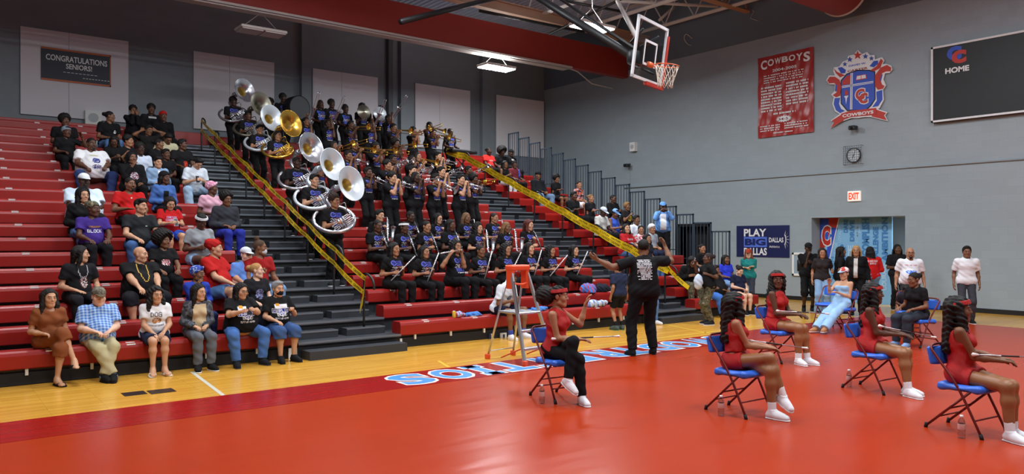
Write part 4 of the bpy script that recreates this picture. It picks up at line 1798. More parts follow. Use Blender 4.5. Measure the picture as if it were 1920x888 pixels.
M_lw = mat('court_line_white', (214, 212, 196), rough=0.25)
M_ly = mat('court_line_yellow', (232, 196, 70), rough=0.25)
line('trim_court_line_white', ground(360, 697), ground(419, 741), .05, M_lw)
line('trim_court_line_yellow', (6.3, 9.75), (17.6, 9.75), .05, M_ly)
line('trim_court_line_yellow_cross', ground(822, 676), ground(845, 690), .05, M_ly)
line('trim_court_line_yellow_far', ground(1240, 606), ground(1365, 632), .05, M_ly)
for i, (a, b) in enumerate((((229, 739), (274, 736)), ((278, 735), (327, 731)))):
    p, p2 = ground(*a), ground(*b)
    o = MB().box((p[0], p[1] - .16, .001), (p2[0], p2[1] + .16, .004)).build('floor_plate', mat('black_floor_plate', (24, 26, 27), rough=0.35), smooth=False)
    tag(o, ('black rectangular floor plate in the wood floor, the one toward the court corner' if i == 0 else 'black rectangular floor plate in the wood floor, the one nearer the white line'), 'floor plate')


# ------------------------------------------------------------------ bleachers
def bench(x0, x1, r, parent, tags=True):
    y, z = rowY(r), rowZ(r)
    q = MB()
    q.prism([(0, -.22), (.02, -.235), (.30, -.235), (.30, -.03), (.27, 0), (.035, 0), (.006, -.022), (-.004, -.06)], 0, x1 - x0, 0,
            (np.stack([V3(0, 1, 0), V3(0, 0, 1), V3(1, 0, 0)], 1), V3(x0, y, z)))
    if tags:
        k = int((x1 - x0) / .92)
        for i in range(k):
            xc = x0 + (i + .5) * (x1 - x0) / k
            q.box((xc - .055, y + .03, z - .001), (xc + .055, y + .10, z + .003), 0, 1)
            q.box((xc - .055, y - .001, z - .030), (xc + .055, y + .012, z - .012), 0, 1)
    return q.build('seat_bench', [M_seat, M_white], parent, smooth=False)


def section(x0, x1, label):
    t = empty('bleacher', (0, 0, 0), label=label, cat='bleacher')
    for r in range(NR):
        bench(x0, x1, r, t)
        y, zf = rowY(r), DZ * r
        q = MB()
        if r:
            q.box((x0, y - .36, zf - .05), (x1, y + .24, zf))
        q.box((x0 + .01, y + .10, zf), (x1 - .01, y + .14, zf + Z0 - .2))
        q.build('foot_deck', M_deck, t, smooth=False)
        MB().box((x0 + .02, y + .16, max(0, zf - DZ)), (x1 - .02, y + .20, zf + Z0 - .22)).build('riser', M_void, t, smooth=False)
    return t


secL = section(X_LEFT, X_A0, 'spectator bleacher section of red benches across the taped aisle from the band')
secM = section(X_A1, X_B0, 'bleacher section of red benches filled by the marching band between two taped aisles')
secR = section(X_B1, X_END, 'narrow bleacher section of red benches beside the stepped end railing')
# backs: dark wall behind the top row of every section, crossing over the aisles
for s_, a, b in ((secL, X_LEFT, X_A1), (secR, X_B0, X_END)):
    y, z = rowY(NR - 1), rowZ(NR - 1)
    MB().box((a, y + .32, z - .25), (b, y + .40, z + .10), .01).build('top_rail_board', M_seat, s_, smooth=False)
# front base
for s_, a, b in ((secL, X_LEFT, X_A0), (secM, X_A1, X_B0), (secR, X_B1, X_END)):
    MB().box((a, Y0 + .06, 0), (b, Y0 + .10, .17), .01).build('base_board', M_void, s_, smooth=False)
    for xx in np.arange(a + .3, b, .75):
        MB().box((xx, Y0 + .03, .13), (xx + .035, Y0 + .07, .22)).build('bracket', M_white, s_, smooth=False)


def aisle(x0, x1, label):
    t = empty('aisle_stair', (0, 0, 0), label=label, cat='stairs')
    for r in range(1, NR):
        y, zf = rowY(r - 1), DZ * r
        q = MB()
        q.box((x0, y - .02, zf - .045), (x1, y + .62, zf), 0, 0)
        q.box((x0, y - .025, zf - .028), (x1, y + .005, zf + .003), 0, 1)
        q.box((x0, y + .015, zf - DZ), (x1, y + .03, zf - .045), 0, 2)
        q.build('tread', [M_deck, M_nose, M_void], t, smooth=False)
        q = MB()
        xm = (x0 + x1) / 2
        for a, b in ((x0 + .12, xm - .08), (xm + .08, x1 - .12)):
            q.box((a, y + .34, zf), (b, y + .60, zf + DZ * .5), 0, 0)
            q.box((a, y + .335, zf + DZ * .5 - .02), (b, y + .36, zf + DZ * .5 + .003), 0, 1)
        q.build('half_step', [M_deck, M_nose], t, smooth=False)
    q = MB()
    q.box((x0, Y0 + .04, 0), (x1, Y0 + .08, DZ - .045))
    q.build('base_riser', M_void, t, smooth=False)
    q = MB()
    q.box((x0 + .06, Y0 - .34, 0), (x1 - .06, Y0 - .02, DZ * .55)).build('bottom_step', M_deck, t, smooth=False)
    return t


aL_ = aisle(X_A0, X_A1, 'dark bleacher aisle stair with handrails beside the sousaphone players')
aR_ = aisle(X_B0, X_B1, 'dark bleacher aisle stair with handrails beside the flute players')


def handrail(xc, r, parent):
    """hooked black loop rail standing in the middle of the aisle"""
    y, z = rowY(r - 1) + .45, DZ * (r + .5)
    P = catmull([(0, .0, 0), (0, .0, .62), (0, -.02, .84), (0, -.10, .92), (0, -.28, .86), (0, -.36, .78), (0, -.38, .66)], 5)
    q = MB().tube(P, .021, 8)
    q.tube([(0, -.002, .50), (0, -.002, .52)], .03, 8)
    return q.xf(np.eye(3), (xc, y, z)).build('handrail', M_black, parent)


X_HL, X_HR = 6.08, 13.95
for r in (1, 3, 5, 7, 9, 11, 13, 15, 17):
    handrail(X_HL, r, aL_)
    handrail(X_HR, r, aR_)

# stepped end railing: one panel per row
for r in range(2, NR - 1):
    y0, y1 = rowY(r) - .30, rowY(r) + .31
    zt = DZ * r + 1.62 + .10 * (r < 2)
    zb = max(.05, DZ * r - .25)
    xx = X_END + .06
    q = MB()
    q.box((xx - .02, y0, zt - .04), (xx + .02, y1, zt))
    q.box((xx - .02, y0, zb), (xx + .02, y1, zb + .04))
    q.box((xx - .02, y1 - .04, zb - .3 if zb > .35 else 0), (xx + .02, y1, zt))
    q.box((xx - .02, y0, zb), (xx + .02, y0 + .035, zt))
    q.box((xx - .015, y0, zb + .60), (xx + .015, y1, zb + .625))
    for k in range(1, 5):
        yy = y0 + (y1 - y0) * k / 5
        q.box((xx - .008, yy - .008, zb), (xx + .008, yy + .008, zt))
    q.build('end_railing', M_darkrail, secR, smooth=False)

# number and wheelchair plates on the base
for (u, v, tx, par) in ((549, 662, '1', secL), (747, 644, '1', secM), (922, 633, 'H', secM), (944, 632, '1', secM)):
    p = at(u, v, Y=Y0 + .03)
    q = MB()
    q.box((p[0] - .07, Y0 + .02, p[2] - .085), (p[0] + .07, Y0 + .05, p[2] + .085), 0, 0 if tx == '1' else 1)
    PLQ = (np.stack([V3(1, 0, 0), V3(0, 0, 1), V3(0, -1, 0)], 1), V3(p[0], Y0 + .018, p[2]))
    if tx == '1':
        put_text(q, '1', PLQ, (-.022, -.06, .022, .06), 1)
    else:
        q.tube([(p[0] + .035 * math.cos(a) - .005, Y0 + .016, p[2] - .025 + .035 * math.sin(a)) for a in np.linspace(-2.6, 1.2, 14)], .006, 5, 0)
        q.tube([(p[0] - .015, Y0 + .016, p[2] + .055), (p[0] - .012, Y0 + .016, p[2] + .0), (p[0] + .03, Y0 + .016, p[2] - .005), (p[0] + .05, Y0 + .016, p[2] - .055)], .007, 5, 0)
        q.ball((p[0] - .015, Y0 + .016, p[2] + .07), .012, 8, 0)
    q.build('number_plate' if tx == '1' else 'access_sign', [M_white, mat('plate_navy', (26, 40, 70), rough=0.5)], par, smooth=False)


# ------------------------------------------------------------------ caution tape
def tape_mat():
    m = bpy.data.materials.new('caution_tape')
    m.use_nodes = True
    b = m.node_tree.nodes['Principled BSDF']
    b.inputs['Base Color'].default_value = rgb((226, 190, 30))
    b.inputs['Roughness'].default_value = 0.35
    return m


M_tape = tape_mat()
M_tapek = mat('tape_black_print', (20, 18, 14), rough=0.4)


def tape(pts, wd, label, sag=.06):
    t = empty('caution_tape', tuple(pts[0]), label=label, cat='caution tape')
    P = []
    for a, b in zip(pts[:-1], pts[1:]):
        a, b = np.asarray(a, float), np.asarray(b, float)
        for k in range(8):
            s_ = k / 8
            P.append(a + (b - a) * s_ - V3(0, 0, sag * 4 * s_ * (1 - s_)))
    P.append(np.asarray(pts[-1], float))
    P = np.array(P) - pts[0]
    d = unit(P[-1] - P[0])
    nrm = V3(-1, 0, 0)                       # faces across the aisle and out to the court
    nrm = unit(nrm + V3(0, -.35, 0))
    nrm = unit(nrm - d * nrm.dot(d))
    up_ = np.cross(nrm, d)
    if up_[2] < 0:
        up_ = -up_
    tw = np.array([.18 * math.sin(i * .7) for i in range(len(P))])
    U = np.array([unit(up_ + nrm * x) for x in tw])
    q = MB()
    A, B = P + U * wd / 2, P - U * wd / 2
    n_ = len(P)
    i_ = np.arange(n_ - 1)
    off = nrm * .0015
    q.add(np.concatenate([A + off, B + off]), np.stack([i_, i_ + 1, i_ + 1 + n_, i_ + n_], 1))
    q.add(np.concatenate([A - off, B - off]), np.stack([i_ + n_, i_ + 1 + n_, i_ + 1, i_], 1))
    q.build('strip', M_tape, t)
    q = MB()
    Lt = np.concatenate([[0], np.cumsum(np.linalg.norm(np.diff(P, axis=0), axis=1))])
    V, F, wh = text_geo('CAUTION', .02)
    tl = wd * .52 / wh[1]
    k = 0.1
    flip = np.dot(np.cross(d, up_), nrm) < 0
    while k + wh[0] * tl * 1.1 < Lt[-1]:
        s_ = V[:, 0] * tl * 1.1 + k
        if flip:
            s_ = k + wh[0] * tl * 1.1 - V[:, 0] * tl * 1.1
        o_ = (V[:, 1] - wh[1] / 2) * tl
        c = np.stack([np.interp(s_, Lt, P[:, j]) for j in range(3)], 1)
        uu = np.stack([np.interp(s_, Lt, U[:, j]) for j in range(3)], 1)
        q.add(c + uu * o_[:, None] + nrm * .004, [f for f in F])
        k += wh[0] * tl * 1.1 + wd * .9
    q.build('lettering', M_tapek, t, smooth=False)
    return t


def hook(xc, r, dz=.80, dy=-.12):
    return V3(xc - .03, rowY(r - 1) + .45 + dy, DZ * (r + .5) + dz)


e0 = at(676, 578, Y=Y0 - .05)
tape([hook(X_HL, 17, .86)] + [hook(X_HL, r, .84) for r in (15, 13, 11, 9, 7, 5, 3, 1)] + [e0], .085,
     'yellow black caution tape strung down the aisle beside the sousaphones, upper of two strands', .03)
tape([hook(X_HL - .02, 17, .62)] + [hook(X_HL, r, .60, -.05) for r in (15, 13, 11, 9, 7, 5, 3, 1)] + [e0 - V3(0, 0, .05)], .085,
     'yellow black caution tape strung down the aisle beside the sousaphones, lower of two strands', .03)
tape([hook(X_HR - .3, 16, .80)] + [hook(X_HR, r, .84) for r in (15, 13, 11, 9, 7, 5, 3, 1)] + [V3(X_HR + .2, Y0 - .1, .75)], .10,
     'yellow black caution tape strung down the aisle beside the flute players', .03)
tape([hook(X_HR - .3, 16, .70)] + [hook(X_HR, r, .735) for r in (15, 13, 11, 9, 7, 5, 3, 1)], .09,
     'lower second strand of yellow caution tape on the aisle beside the flute players', .03)
# ------------------------------------------------------------------ things on the walls
RW = lambda o: (np.stack([V3(0, -1, 0), V3(0, 0, 1), V3(-1, 0, 0)], 1), np.asarray(o, float))
BW = lambda o: (np.stack([V3(1, 0, 0), V3(0, 0, 1), V3(0, -1, 0)], 1), np.asarray(o, float))


def rw2(u, v, o):
    p = at(u, v, X=XW)
    return (-(p[1] - o[1]), p[2] - o[2])


def bw2(u, v, o):
    p = at(u, v, Y=YW)
    return (p[0] - o[0], p[2] - o[2])


def box2(a, b):
    return (min(a[0], b[0]), min(a[1], b[1]), max(a[0], b[0]), max(a[1], b[1]))


def c3(name, c, rough=0.5, **k):
    return mat(name, c, rough=rough, **k)


M_red = c3('sign_red', (186, 44, 30))
M_blue = c3('sign_royal_blue', (44, 78, 186))
M_wht = c3('sign_white', (228, 228, 228))
M_blk = c3('sign_black', (14, 14, 17))
LM = np.eye(3)

# acoustic panels
for u0, u1, lab in ((0, 240, 'white acoustic wall panel behind the congratulations banner'), (362, 513, 'white acoustic wall panel behind the top sousaphones'),
                    (585, 707, 'white acoustic wall panel behind the cymbal players'), (777, 880, 'white acoustic wall panel behind the keyboard player'),
                    (929, 1018, 'white acoustic wall panel behind the stepped railing, touching the room corner')):
    x1 = at(u1, 200, Y=YW)[0]
    x0 = at(u0, 200, Y=YW)[0] if u0 else x1 - 2.75
    t = empty('acoustic_panel', (x0, YW, 5.39), label=lab, cat='wall panel')
    xm = (x1 - x0) * .43
    MB().box((0, -.07, 0), (xm - .003, -.002, 2.46), .008).build('board', M_panel, t, smooth=False)
    MB().box((xm + .003, -.07, 0), (x1 - x0, -.002, 2.46), .008).build('board', M_panel, t, smooth=False)

# congratulations banner
o = at(164, 130, Y=YW - .09)
x1 = at(208, 130, Y=YW - .09)[0] - o[0]
x0 = -x1 - .55
za, zb = at(208, 104, Y=YW - .09)[2] - o[2], at(208, 163, Y=YW - .09)[2] - o[2]
t = empty('banner', tuple(o), label='navy banner reading congratulations seniors with orange edges on a white wall panel', cat='banner')
q = MB().box((x0, 0, zb), (x1, .012, za))
q.build('sheet', c3('banner_navy', (26, 34, 48)), t, smooth=False)
q = MB().box((x0, -.004, za - .05), (x1, .004, za)).box((x0, -.004, zb), (x1, .004, zb + .05)).box((x1 - .03, -.004, zb), (x1, .004, za))
q.build('border', c3('banner_orange', (196, 96, 40)), t, smooth=False)
q = MB()
Mb = BW((0, -.006, 0))
hh = za - zb
put_text(q, 'CONGRATULATIONS', Mb, (x0 + .12, zb + hh * .62, x1 - .10, zb + hh * .80), bold=.02)
put_text(q, 'SENIORS!', Mb, (x0 + .62, zb + hh * .41, x1 - .50, zb + hh * .57), bold=.02)
for k in range(9):
    q.box((x0 + .55 + k * .1, -.008, zb + hh * .29), (x0 + .62 + k * .1, -.006, zb + hh * .305))
    q.box((x0 + 1.05 + k * .08, -.008, zb + hh * .16), (x0 + 1.10 + k * .08, -.006, zb + hh * .18))
q.build('lettering', M_wht, t, smooth=False)


def speaker_box(p, M, w_, h_, d_, label):
    t = empty('wall_speaker', tuple(p), label=label, cat='speaker')
    MM = (M[0], V3(0, 0, 0))
    q = MB()
    q.prism([(-w_ / 2, -h_ / 2), (w_ / 2, -h_ / 2), (w_ / 2, h_ / 2), (-w_ / 2, h_ / 2)], .0, d_, 0, MM)
    q.build('cabinet', M_white, t, smooth=False)
    q = MB()
    an = np.linspace(0, 2 * math.pi, 24, endpoint=False)
    q.prism(np.c_[np.cos(an), np.sin(an)] * w_ * .32, d_, d_ + .008, 0, MM)
    q.build('grille', c3('speaker_grille', (176, 178, 180)), t, smooth=False)


p = at(173, 222, Y=YW)
speaker_box((p[0], YW - .075, p[2]), BW((0, 0, 0)), .42, .42, .12, 'white square wall speaker above the top bench under the congratulations banner')
p = at(1190.5, 275.5, X=XW)
speaker_box((XW, p[1], p[2]), RW((0, 0, 0)), .26, .34, .16, 'small white wall speaker on the grey end wall above the stepped railing')

# championship banner
cs = [at(1422, 108, X=XW - .03), at(1526, 92, X=XW - .03), at(1525, 249, X=XW - .03), at(1422, 260, X=XW - .03)]
o = np.mean(cs, 0)
t = empty('banner', tuple(o), label='glossy red hanging banner headed COWBOYS with rows of white roster lines', cat='banner')
a = np.array([(-(c[1] - o[1]), c[2] - o[2]) for c in cs])
x0, x1, z1, z0 = a[:, 0].min(), a[:, 0].max(), a[:, 1].max() - .03, a[:, 1].min() + .03
MR = RW((0, 0, 0))
nu, nv = 40, 50
uu, vv = np.meshgrid(np.linspace(x0, x1, nu), np.linspace(z0, z1, nv))


def brip(x, z):
    return .010 * np.sin(7 * x + 9 * z) * np.sin(3 * z + 1) + .008 * np.sin(17 * x - 5 * z) + .02


V = np.stack([uu.ravel(), vv.ravel(), brip(uu.ravel(), vv.ravel())], 1) @ MR[0].T
idx = np.arange(nu * nv).reshape(nv, nu)
F = np.stack([idx[:-1, :-1], idx[:-1, 1:], idx[1:, 1:], idx[1:, :-1]], -1).reshape(-1, 4)
q = MB()
q.add(V, F)
q.add(V + V3(.012, 0, 0), F[:, ::-1])
q.build('sheet', mat('banner_red_vinyl', (160, 34, 28), rough=0.3), t)
q = MB()
W_, H_ = x1 - x0, z1 - z0
Mt = RW((-.048, 0, 0))
xs = np.linspace(x0 + .06 * W_, x1 - .04 * W_, 8)
for i, ch in enumerate('COWBOYS'):
    hgt = (.115, .085, .075, .07, .075, .085, .115)[i] * H_
    put_text(q, ch, Mt, (xs[i] + .01, z1 - .045 * H_ - hgt, xs[i + 1] - .015, z1 - .045 * H_), bold=.035)
put_text(q, '2004-2005', Mt, (x0 + .28 * W_, z1 - .21 * H_, x1 - .28 * W_, z1 - .175 * H_), bold=.02)
rnd = random.Random(5)


def dashes(xa, xb, z, h_):
    x = xa
    while x < xb - .02:
        wd = rnd.uniform(.02, .055)
        q.box((-.049, -min(x + wd, xb), z), (-.047, -x, z + h_))
        x += wd + (.012 if rnd.random() < .75 else .05)


for k in range(4):
    dashes(x0 + .12 * W_, x1 - .16 * W_, z1 - (.25 + .028 * k) * H_, .012 * H_)
for k in range(9):
    dashes(x0 + .07 * W_, x0 + .45 * W_, z1 - (.40 + .036 * k) * H_, .020 * H_)
    if k < 8:
        dashes(x0 + .53 * W_, x1 - .08 * W_, z1 - (.385 + .036 * k) * H_, .020 * H_)
dashes(x0 + .30 * W_, x0 + .70 * W_, z1 - .735 * H_, .020 * H_)
for k in range(3):
    dashes(x0 + .05 * W_, x0 + .42 * W_, z1 - (.87 + .028 * k) * H_, .012 * H_)
    dashes(x0 + .50 * W_, x1 - .08 * W_, z1 - (.865 + .028 * k) * H_, .012 * H_)
dashes(x0 + .30 * W_, x0 + .65 * W_, z1 - .965 * H_, .012 * H_)
q.build('lettering', M_wht, t, smooth=False)
q = MB()
an = np.linspace(0, 2 * math.pi, 36, endpoint=False)
rr = np.where(np.arange(36) % 2, 1.0, .72)
q.prism(np.c_[np.cos(an) * rr * .15 * W_ + (x0 + x1) / 2 - .02, np.sin(an) * rr * .042 * H_ + z1 - .80 * H_], .046, .050, 0, MR)
q.build('starburst', M_wht, t, smooth=False)
q = MB()
put_text(q, '34-5', Mt, ((x0 + x1) / 2 - .11 * W_, z1 - .815 * H_, (x0 + x1) / 2 + .07 * W_, z1 - .785 * H_), z=.004, bold=.02)
q.build('score_text', c3('dark_red_print', (110, 24, 22)), t, smooth=False)

# school crest
o = at(1611, 168, X=XW - .04)
t = empty('crest_sign', tuple(o), label='large cut-out school crest sign with blue shield, red scrolls, stars and a ribbon', cat='sign')


def cp(pts):
    """crop pixels of the crest -> wall coordinates about its centre"""
    out = []
    for x, y in pts:
        p = at(1540 + x * .19133, 80 + y * .19133, X=XW - .04)
        out.append((-(p[1] - o[1]), p[2] - o[2]))
    return out


def layer(name, polys, z0, z1, m):
    for P in polys:
        MB().prism(cp(P), z0, z1, 0, MR).build(name, m, t, smooth=False)


def star(cx, cy, r):
    return [(cx + (r if k % 2 == 0 else r * .42) * math.sin(k * math.pi / 5), cy - (r if k % 2 == 0 else r * .42) * math.cos(k * math.pi / 5)) for k in range(10)]


def grow(P, f):
    c = np.mean(P, 0)
    return [tuple(c + (np.array(p) - c) * f) for p in P]


OUT = [(362, 72), (405, 112), (455, 92), (480, 125), (525, 122), (530, 165), (600, 142), (622, 175), (602, 212), (640, 208), (690, 225), (700, 265),
       (672, 298), (628, 302), (612, 360), (638, 420), (608, 462), (617, 560), (575, 640), (558, 650), (652, 682), (628, 715), (656, 768), (570, 748),
       (490, 728), (430, 728), (365, 738), (300, 738), (200, 774), (93, 842), (128, 772), (92, 767), (186, 700), (138, 672), (112, 600), (128, 538),
       (102, 510), (138, 470), (138, 410), (84, 408), (52, 370), (80, 322), (138, 322), (122, 280), (128, 242), (180, 236), (215, 186), (255, 172),
       (268, 130), (320, 118)]
SHIELD = [(205, 375), (260, 312), (365, 277), (470, 277), (525, 292), (528, 550), (490, 610), (440, 655), (265, 660), (205, 590)]
layer('backing', [OUT], 0.0, .030, M_wht)
layer('shield_edge', [grow(SHIELD, 1.06)], .028, .034, M_blk)
layer('shield', [SHIELD], .033, .038, M_blue)
layer('shield_quarter', [[(213, 378), (258, 326), (293, 315), (290, 405), (212, 418)]], .037, .041, M_red)
layer('shield_bar', [[(294, 300), (303, 298), (297, 655), (288, 655)], [(309, 297), (316, 296), (310, 655), (303, 655)], [(208, 426), (516, 376), (516, 383), (208, 434)], [(208, 440), (516, 390), (516, 396), (208, 446)]], .039, .043, M_wht)
layer('book', [[(352, 325), (398, 318), (445, 310), (453, 352), (400, 363), (345, 372)]], .039, .046, c3('book_red', (200, 60, 50)))
layer('book_page', [[(358, 330), (395, 323), (396, 356), (352, 364)], [(401, 322), (440, 315), (446, 348), (402, 355)]], .045, .050, M_wht)
layer('torch', [[(230, 525), (274, 518), (259, 545), (250, 605), (243, 545)]], .039, .046, M_wht)
layer('torch_flame', [[(240, 515), (236, 490), (250, 458), (268, 480), (270, 512)]], .039, .047, M_red)
layer('scroll_red', [[(65, 370), (90, 335), (140, 335), (185, 365), (203, 430), (190, 520), (150, 535), (118, 515), (155, 490), (165, 420), (130, 395), (85, 400)],
                     [(534, 320), (590, 245), (650, 220), (690, 245), (685, 280), (640, 282), (602, 300), (582, 360), (600, 410), (625, 425), (610, 452), (560, 462), (536, 430)],
                     [(130, 255), (160, 288), (210, 308), (240, 320), (190, 340), (150, 300)], [(488, 272), (550, 230), (590, 160), (610, 178), (582, 250), (520, 282)]], .029, .045, M_red)
layer('scroll_blue', [[(138, 545), (190, 540), (178, 600), (200, 650), (238, 668), (190, 690), (150, 662), (128, 600)], [(545, 482), (602, 464), (604, 560), (562, 622), (505, 632), (550, 570)],
                      [(168, 248), (208, 240), (246, 268), (240, 300), (200, 302)], [(480, 232), (520, 182), (562, 176), (560, 210), (520, 242)],
                      [(146, 405), (168, 410), (160, 480), (142, 478)], [(582, 330), (606, 310), (590, 380), (576, 390)]], .029, .043, M_blue)
layer('star_red', [star(362, 125, 44)], .029, .042, M_red)
for s_ in ((438, 136, 29), (285, 166, 30), (497, 156, 26), (237, 212, 25)):
    layer('star_blue', [star(*s_)], .029, .042, c3('star_blue', (58, 80, 160)))
layer('ribbon_tail', [[(225, 690), (108, 765), (132, 776), (100, 834), (222, 766)]], .029, .040, M_red)
layer('ribbon_tail', [[(540, 655), (640, 688), (620, 713), (646, 760), (498, 722)]], .029, .040, M_red)
layer('ribbon', [[(200, 698), (290, 668), (365, 660), (450, 650), (545, 640), (550, 705), (480, 712), (365, 722), (290, 730), (215, 758)]], .040, .050, M_red)
Mc = RW((0, 0, 0))
for txt, bx, m, z, b in (('COWBOYS', (216, 662, 520, 735), M_wht, .052, .035), ('DAVID W.', (275, 190, 445, 240), M_blue, .032, .03), ('CARTER', (262, 236, 462, 294), c3('crest_rust', (150, 58, 40)), .032, .035),
                         ('C', (334, 436, 440, 580), M_wht, .042, .085), ('C', (368, 478, 470, 614), M_wht, .042, .085), ('C', (342, 446, 432, 568), M_red, .046, .05), ('C', (376, 488, 462, 604), M_red, .047, .05)):
    q = MB()
    put_text(q, txt, Mc, box2(*cp([(bx[0], bx[3]), (bx[2], bx[1])])), z=z, bold=b)
    q.build('lettering', m, t, smooth=False)

# scoreboard
pa, pb = at(1751, 91, X=XW), at(1752, 231, X=XW)
t = empty('scoreboard', (XW, pa[1], pb[2]), label='black scoreboard with white edge, CC logo and the word HOME on the end wall', cat='scoreboard')
H_ = pa[2] - pb[2]
MB().box((-.16, -2.7, 0), (-.0, 0, H_)).build('cabinet', M_blk, t, smooth=False)
MB().box((-.175, -2.7, 0), (-.155, 0, .05)).box((-.175, -2.7, H_ - .05), (-.155, 0, H_)).box((-.175, -.05, 0), (-.155, 0, H_)).box((-.175, -2.7, 0), (-.155, -2.65, H_)).build('border', M_wht, t, smooth=False)
f_ = lambda u, v: (-(at(u, v, X=XW - .17)[1] - pa[1]), at(u, v, X=XW - .17)[2] - pb[2])
for txt, a_, b_, m, bd, z in (('HOME', (1772, 139), (1817, 121), M_wht, .04, .0), ('C', (1775, 115), (1803, 84), M_blue, .08, 0), ('C', (1784, 121), (1812, 91), M_red, .08, .004)):
    q = MB()
    put_text(q, txt, RW((-.162, 0, 0)), box2(f_(*a_), f_(*b_)), bold=bd, z=z)
    q.build('lettering', m, t, smooth=False)

# exit sign, clock, cabinets, pipes
p = at(1603, 367.5, X=XW)
t = empty('exit_sign', (XW, p[1], p[2]), label='lit exit sign with red letters on the end wall above the corridor opening', cat='sign')
MB().box((-.07, -.19, -.145), (0, .19, .145), .01).build('housing', mat('exit_face', (240, 226, 214), emit=.55), t, smooth=False)
q = MB()
put_text(q, 'EXIT', RW((-.071, 0, 0)), (-.155, -.10, .155, .10), bold=.04)
q.build('lettering', mat('exit_red', (236, 60, 20), emit=.9), t, smooth=False)

p = at(1602, 291, X=XW)
t = empty('wall_clock', (XW, p[1], p[2]), label='round white wall clock with black rim behind a square wire cage', cat='clock')
MC = (RW((0, 0, 0))[0], V3(0, 0, 0))
q = MB().lathe([(.20, .0), (.215, .02), (.215, .06), (.195, .065), (.19, .05)], 32, 0, MC)
q.build('rim', M_blk, t)
MB().lathe([(.192, .045), (.10, .046), (.0005, .046)], 32, 0, MC).build('face', c3('clock_face', (214, 222, 228)), t, smooth=False)
for nm, an, l, r in (('hour_hand', 200, .10, .010), ('minute_hand', 22, .15, .007)):
    q = MB()
    q.prism([(-r, -.02), (r, -.02), (r * .5, l), (-r * .5, l)], .050, .054, 0, (MC[0] @ rotz(-R(an)), V3(0, 0, 0)))
    q.build(nm, M_blk, t, smooth=False)
q = MB()
for k in range(12):
    q.prism([(-.006, .150), (.006, .150), (.006, .178), (-.006, .178)], .047, .050, 0, (MC[0] @ rotz(-R(30 * k)), V3(0, 0, 0)))
q.build('hour_marks', M_blk, t, smooth=False)
q = MB()
for k in range(-4, 5):
    q.bar((-.13, k * .066, -.265), (-.13, k * .066, .265), .005, 5)
    q.bar((-.13, -.265, k * .066), (-.13, .265, k * .066), .005, 5)
for a_ in (-.265, .265):
    for b_ in (-.265, .265):
        q.bar((-.13, a_, b_), (0, a_, b_), .006, 5)
q.build('wire_cage', c3('cage_steel', (90, 96, 100), .4), t)

p = at(1499.5, 495, X=XW)
t = empty('extinguisher_cabinet', (XW, p[1], p[2]), label='white framed glass front wall cabinet behind the man in the black cap', cat='cabinet')
w_, h_ = .24, .36
q = MB().box((-.05, -w_, -h_), (0, w_, -h_ + .07), .005).box((-.05, -w_, h_ - .07), (0, w_, h_), .005).box((-.05, -w_, -h_), (0, -w_ + .07, h_), .005).box((-.05, w_ - .07, -h_), (0, w_, h_), .005)
q.build('door_frame', M_wht, t, smooth=False)
MB().box((-.025, -w_ + .06, -h_ + .06), (-.02, w_ - .06, h_ - .06)).build('glass_pane', c3('cabinet_glass', (150, 170, 182), .1), t, smooth=False)
MB().tube([(-.03, 0, -.20), (-.03, 0, .12), (-.03, 0, .16)], [.06, .06, .02], 12).build('extinguisher', M_blk, t)

tag(MB().tube([at(1170, 352.5, X=XW - .03), at(1400, 335.5, X=XW - .03), at(1600, 321, X=XW - .03), at(1930, 297, X=XW - .03)], .022, 8).build('conduit_pipe', c3('conduit_grey', (150, 160, 166), .4)), 'long thin grey conduit pipe running along the end wall under the clock', 'pipe')
p = [at(1181, 318, X=XW - .02), at(1181, 346, X=XW - .02), at(1184, 350.5, X=XW - .02), at(1225, 348, X=XW - .02)]
tag(MB().tube(p, .016, 6).build('cable_pipe', MATS['conduit_grey']), 'short bent grey pipe dropping from the wall camera to the long conduit', 'pipe')
for (u, v, lab) in ((1182, 310, 'small dark wall camera above the stepped railing under the white speaker'), (1606, 240, 'small black camera on a bracket right under the crest sign')):
    p = at(u, v, X=XW)
    t = empty('wall_camera', (XW, p[1], p[2]), label=lab, cat='camera')
    MB().tube([(0, 0, .06), (-.10, 0, .04), (-.16, 0, .0)], .02, 8).build('bracket', M_black, t)
    MB().box((-.30, -.10, -.07), (-.10, .10, .05), .02).build('camera_body', M_black, t, smooth=False)
    MB().tube([(-.30, 0, -.01), (-.33, 0, -.015)], .035, 10).build('lens', M_blk, t)
tag(MB().tube(catmull([at(1298, 72, X=XW - .05), at(1287, 64, X=XW - .05), at(1283, 72, X=XW - .05), at(1289, 82, X=XW - .05), at(1296, 85, X=XW - .05)], 5), .018, 6).build('wall_cable', M_steel), 'loose curl of pale cable on the upper end wall beyond the basketball hoop', 'cable')
tag(MB().tube([at(1404, 17, X=XW - .05), at(1414, 21, X=XW - .05), at(1407, 34, X=XW - .05), at(1421, 39, X=XW - .05)], .014, 6).build('wall_cable', M_steel), 'zigzag of thin pale cable on the upper wall below the tan girder end', 'cable')

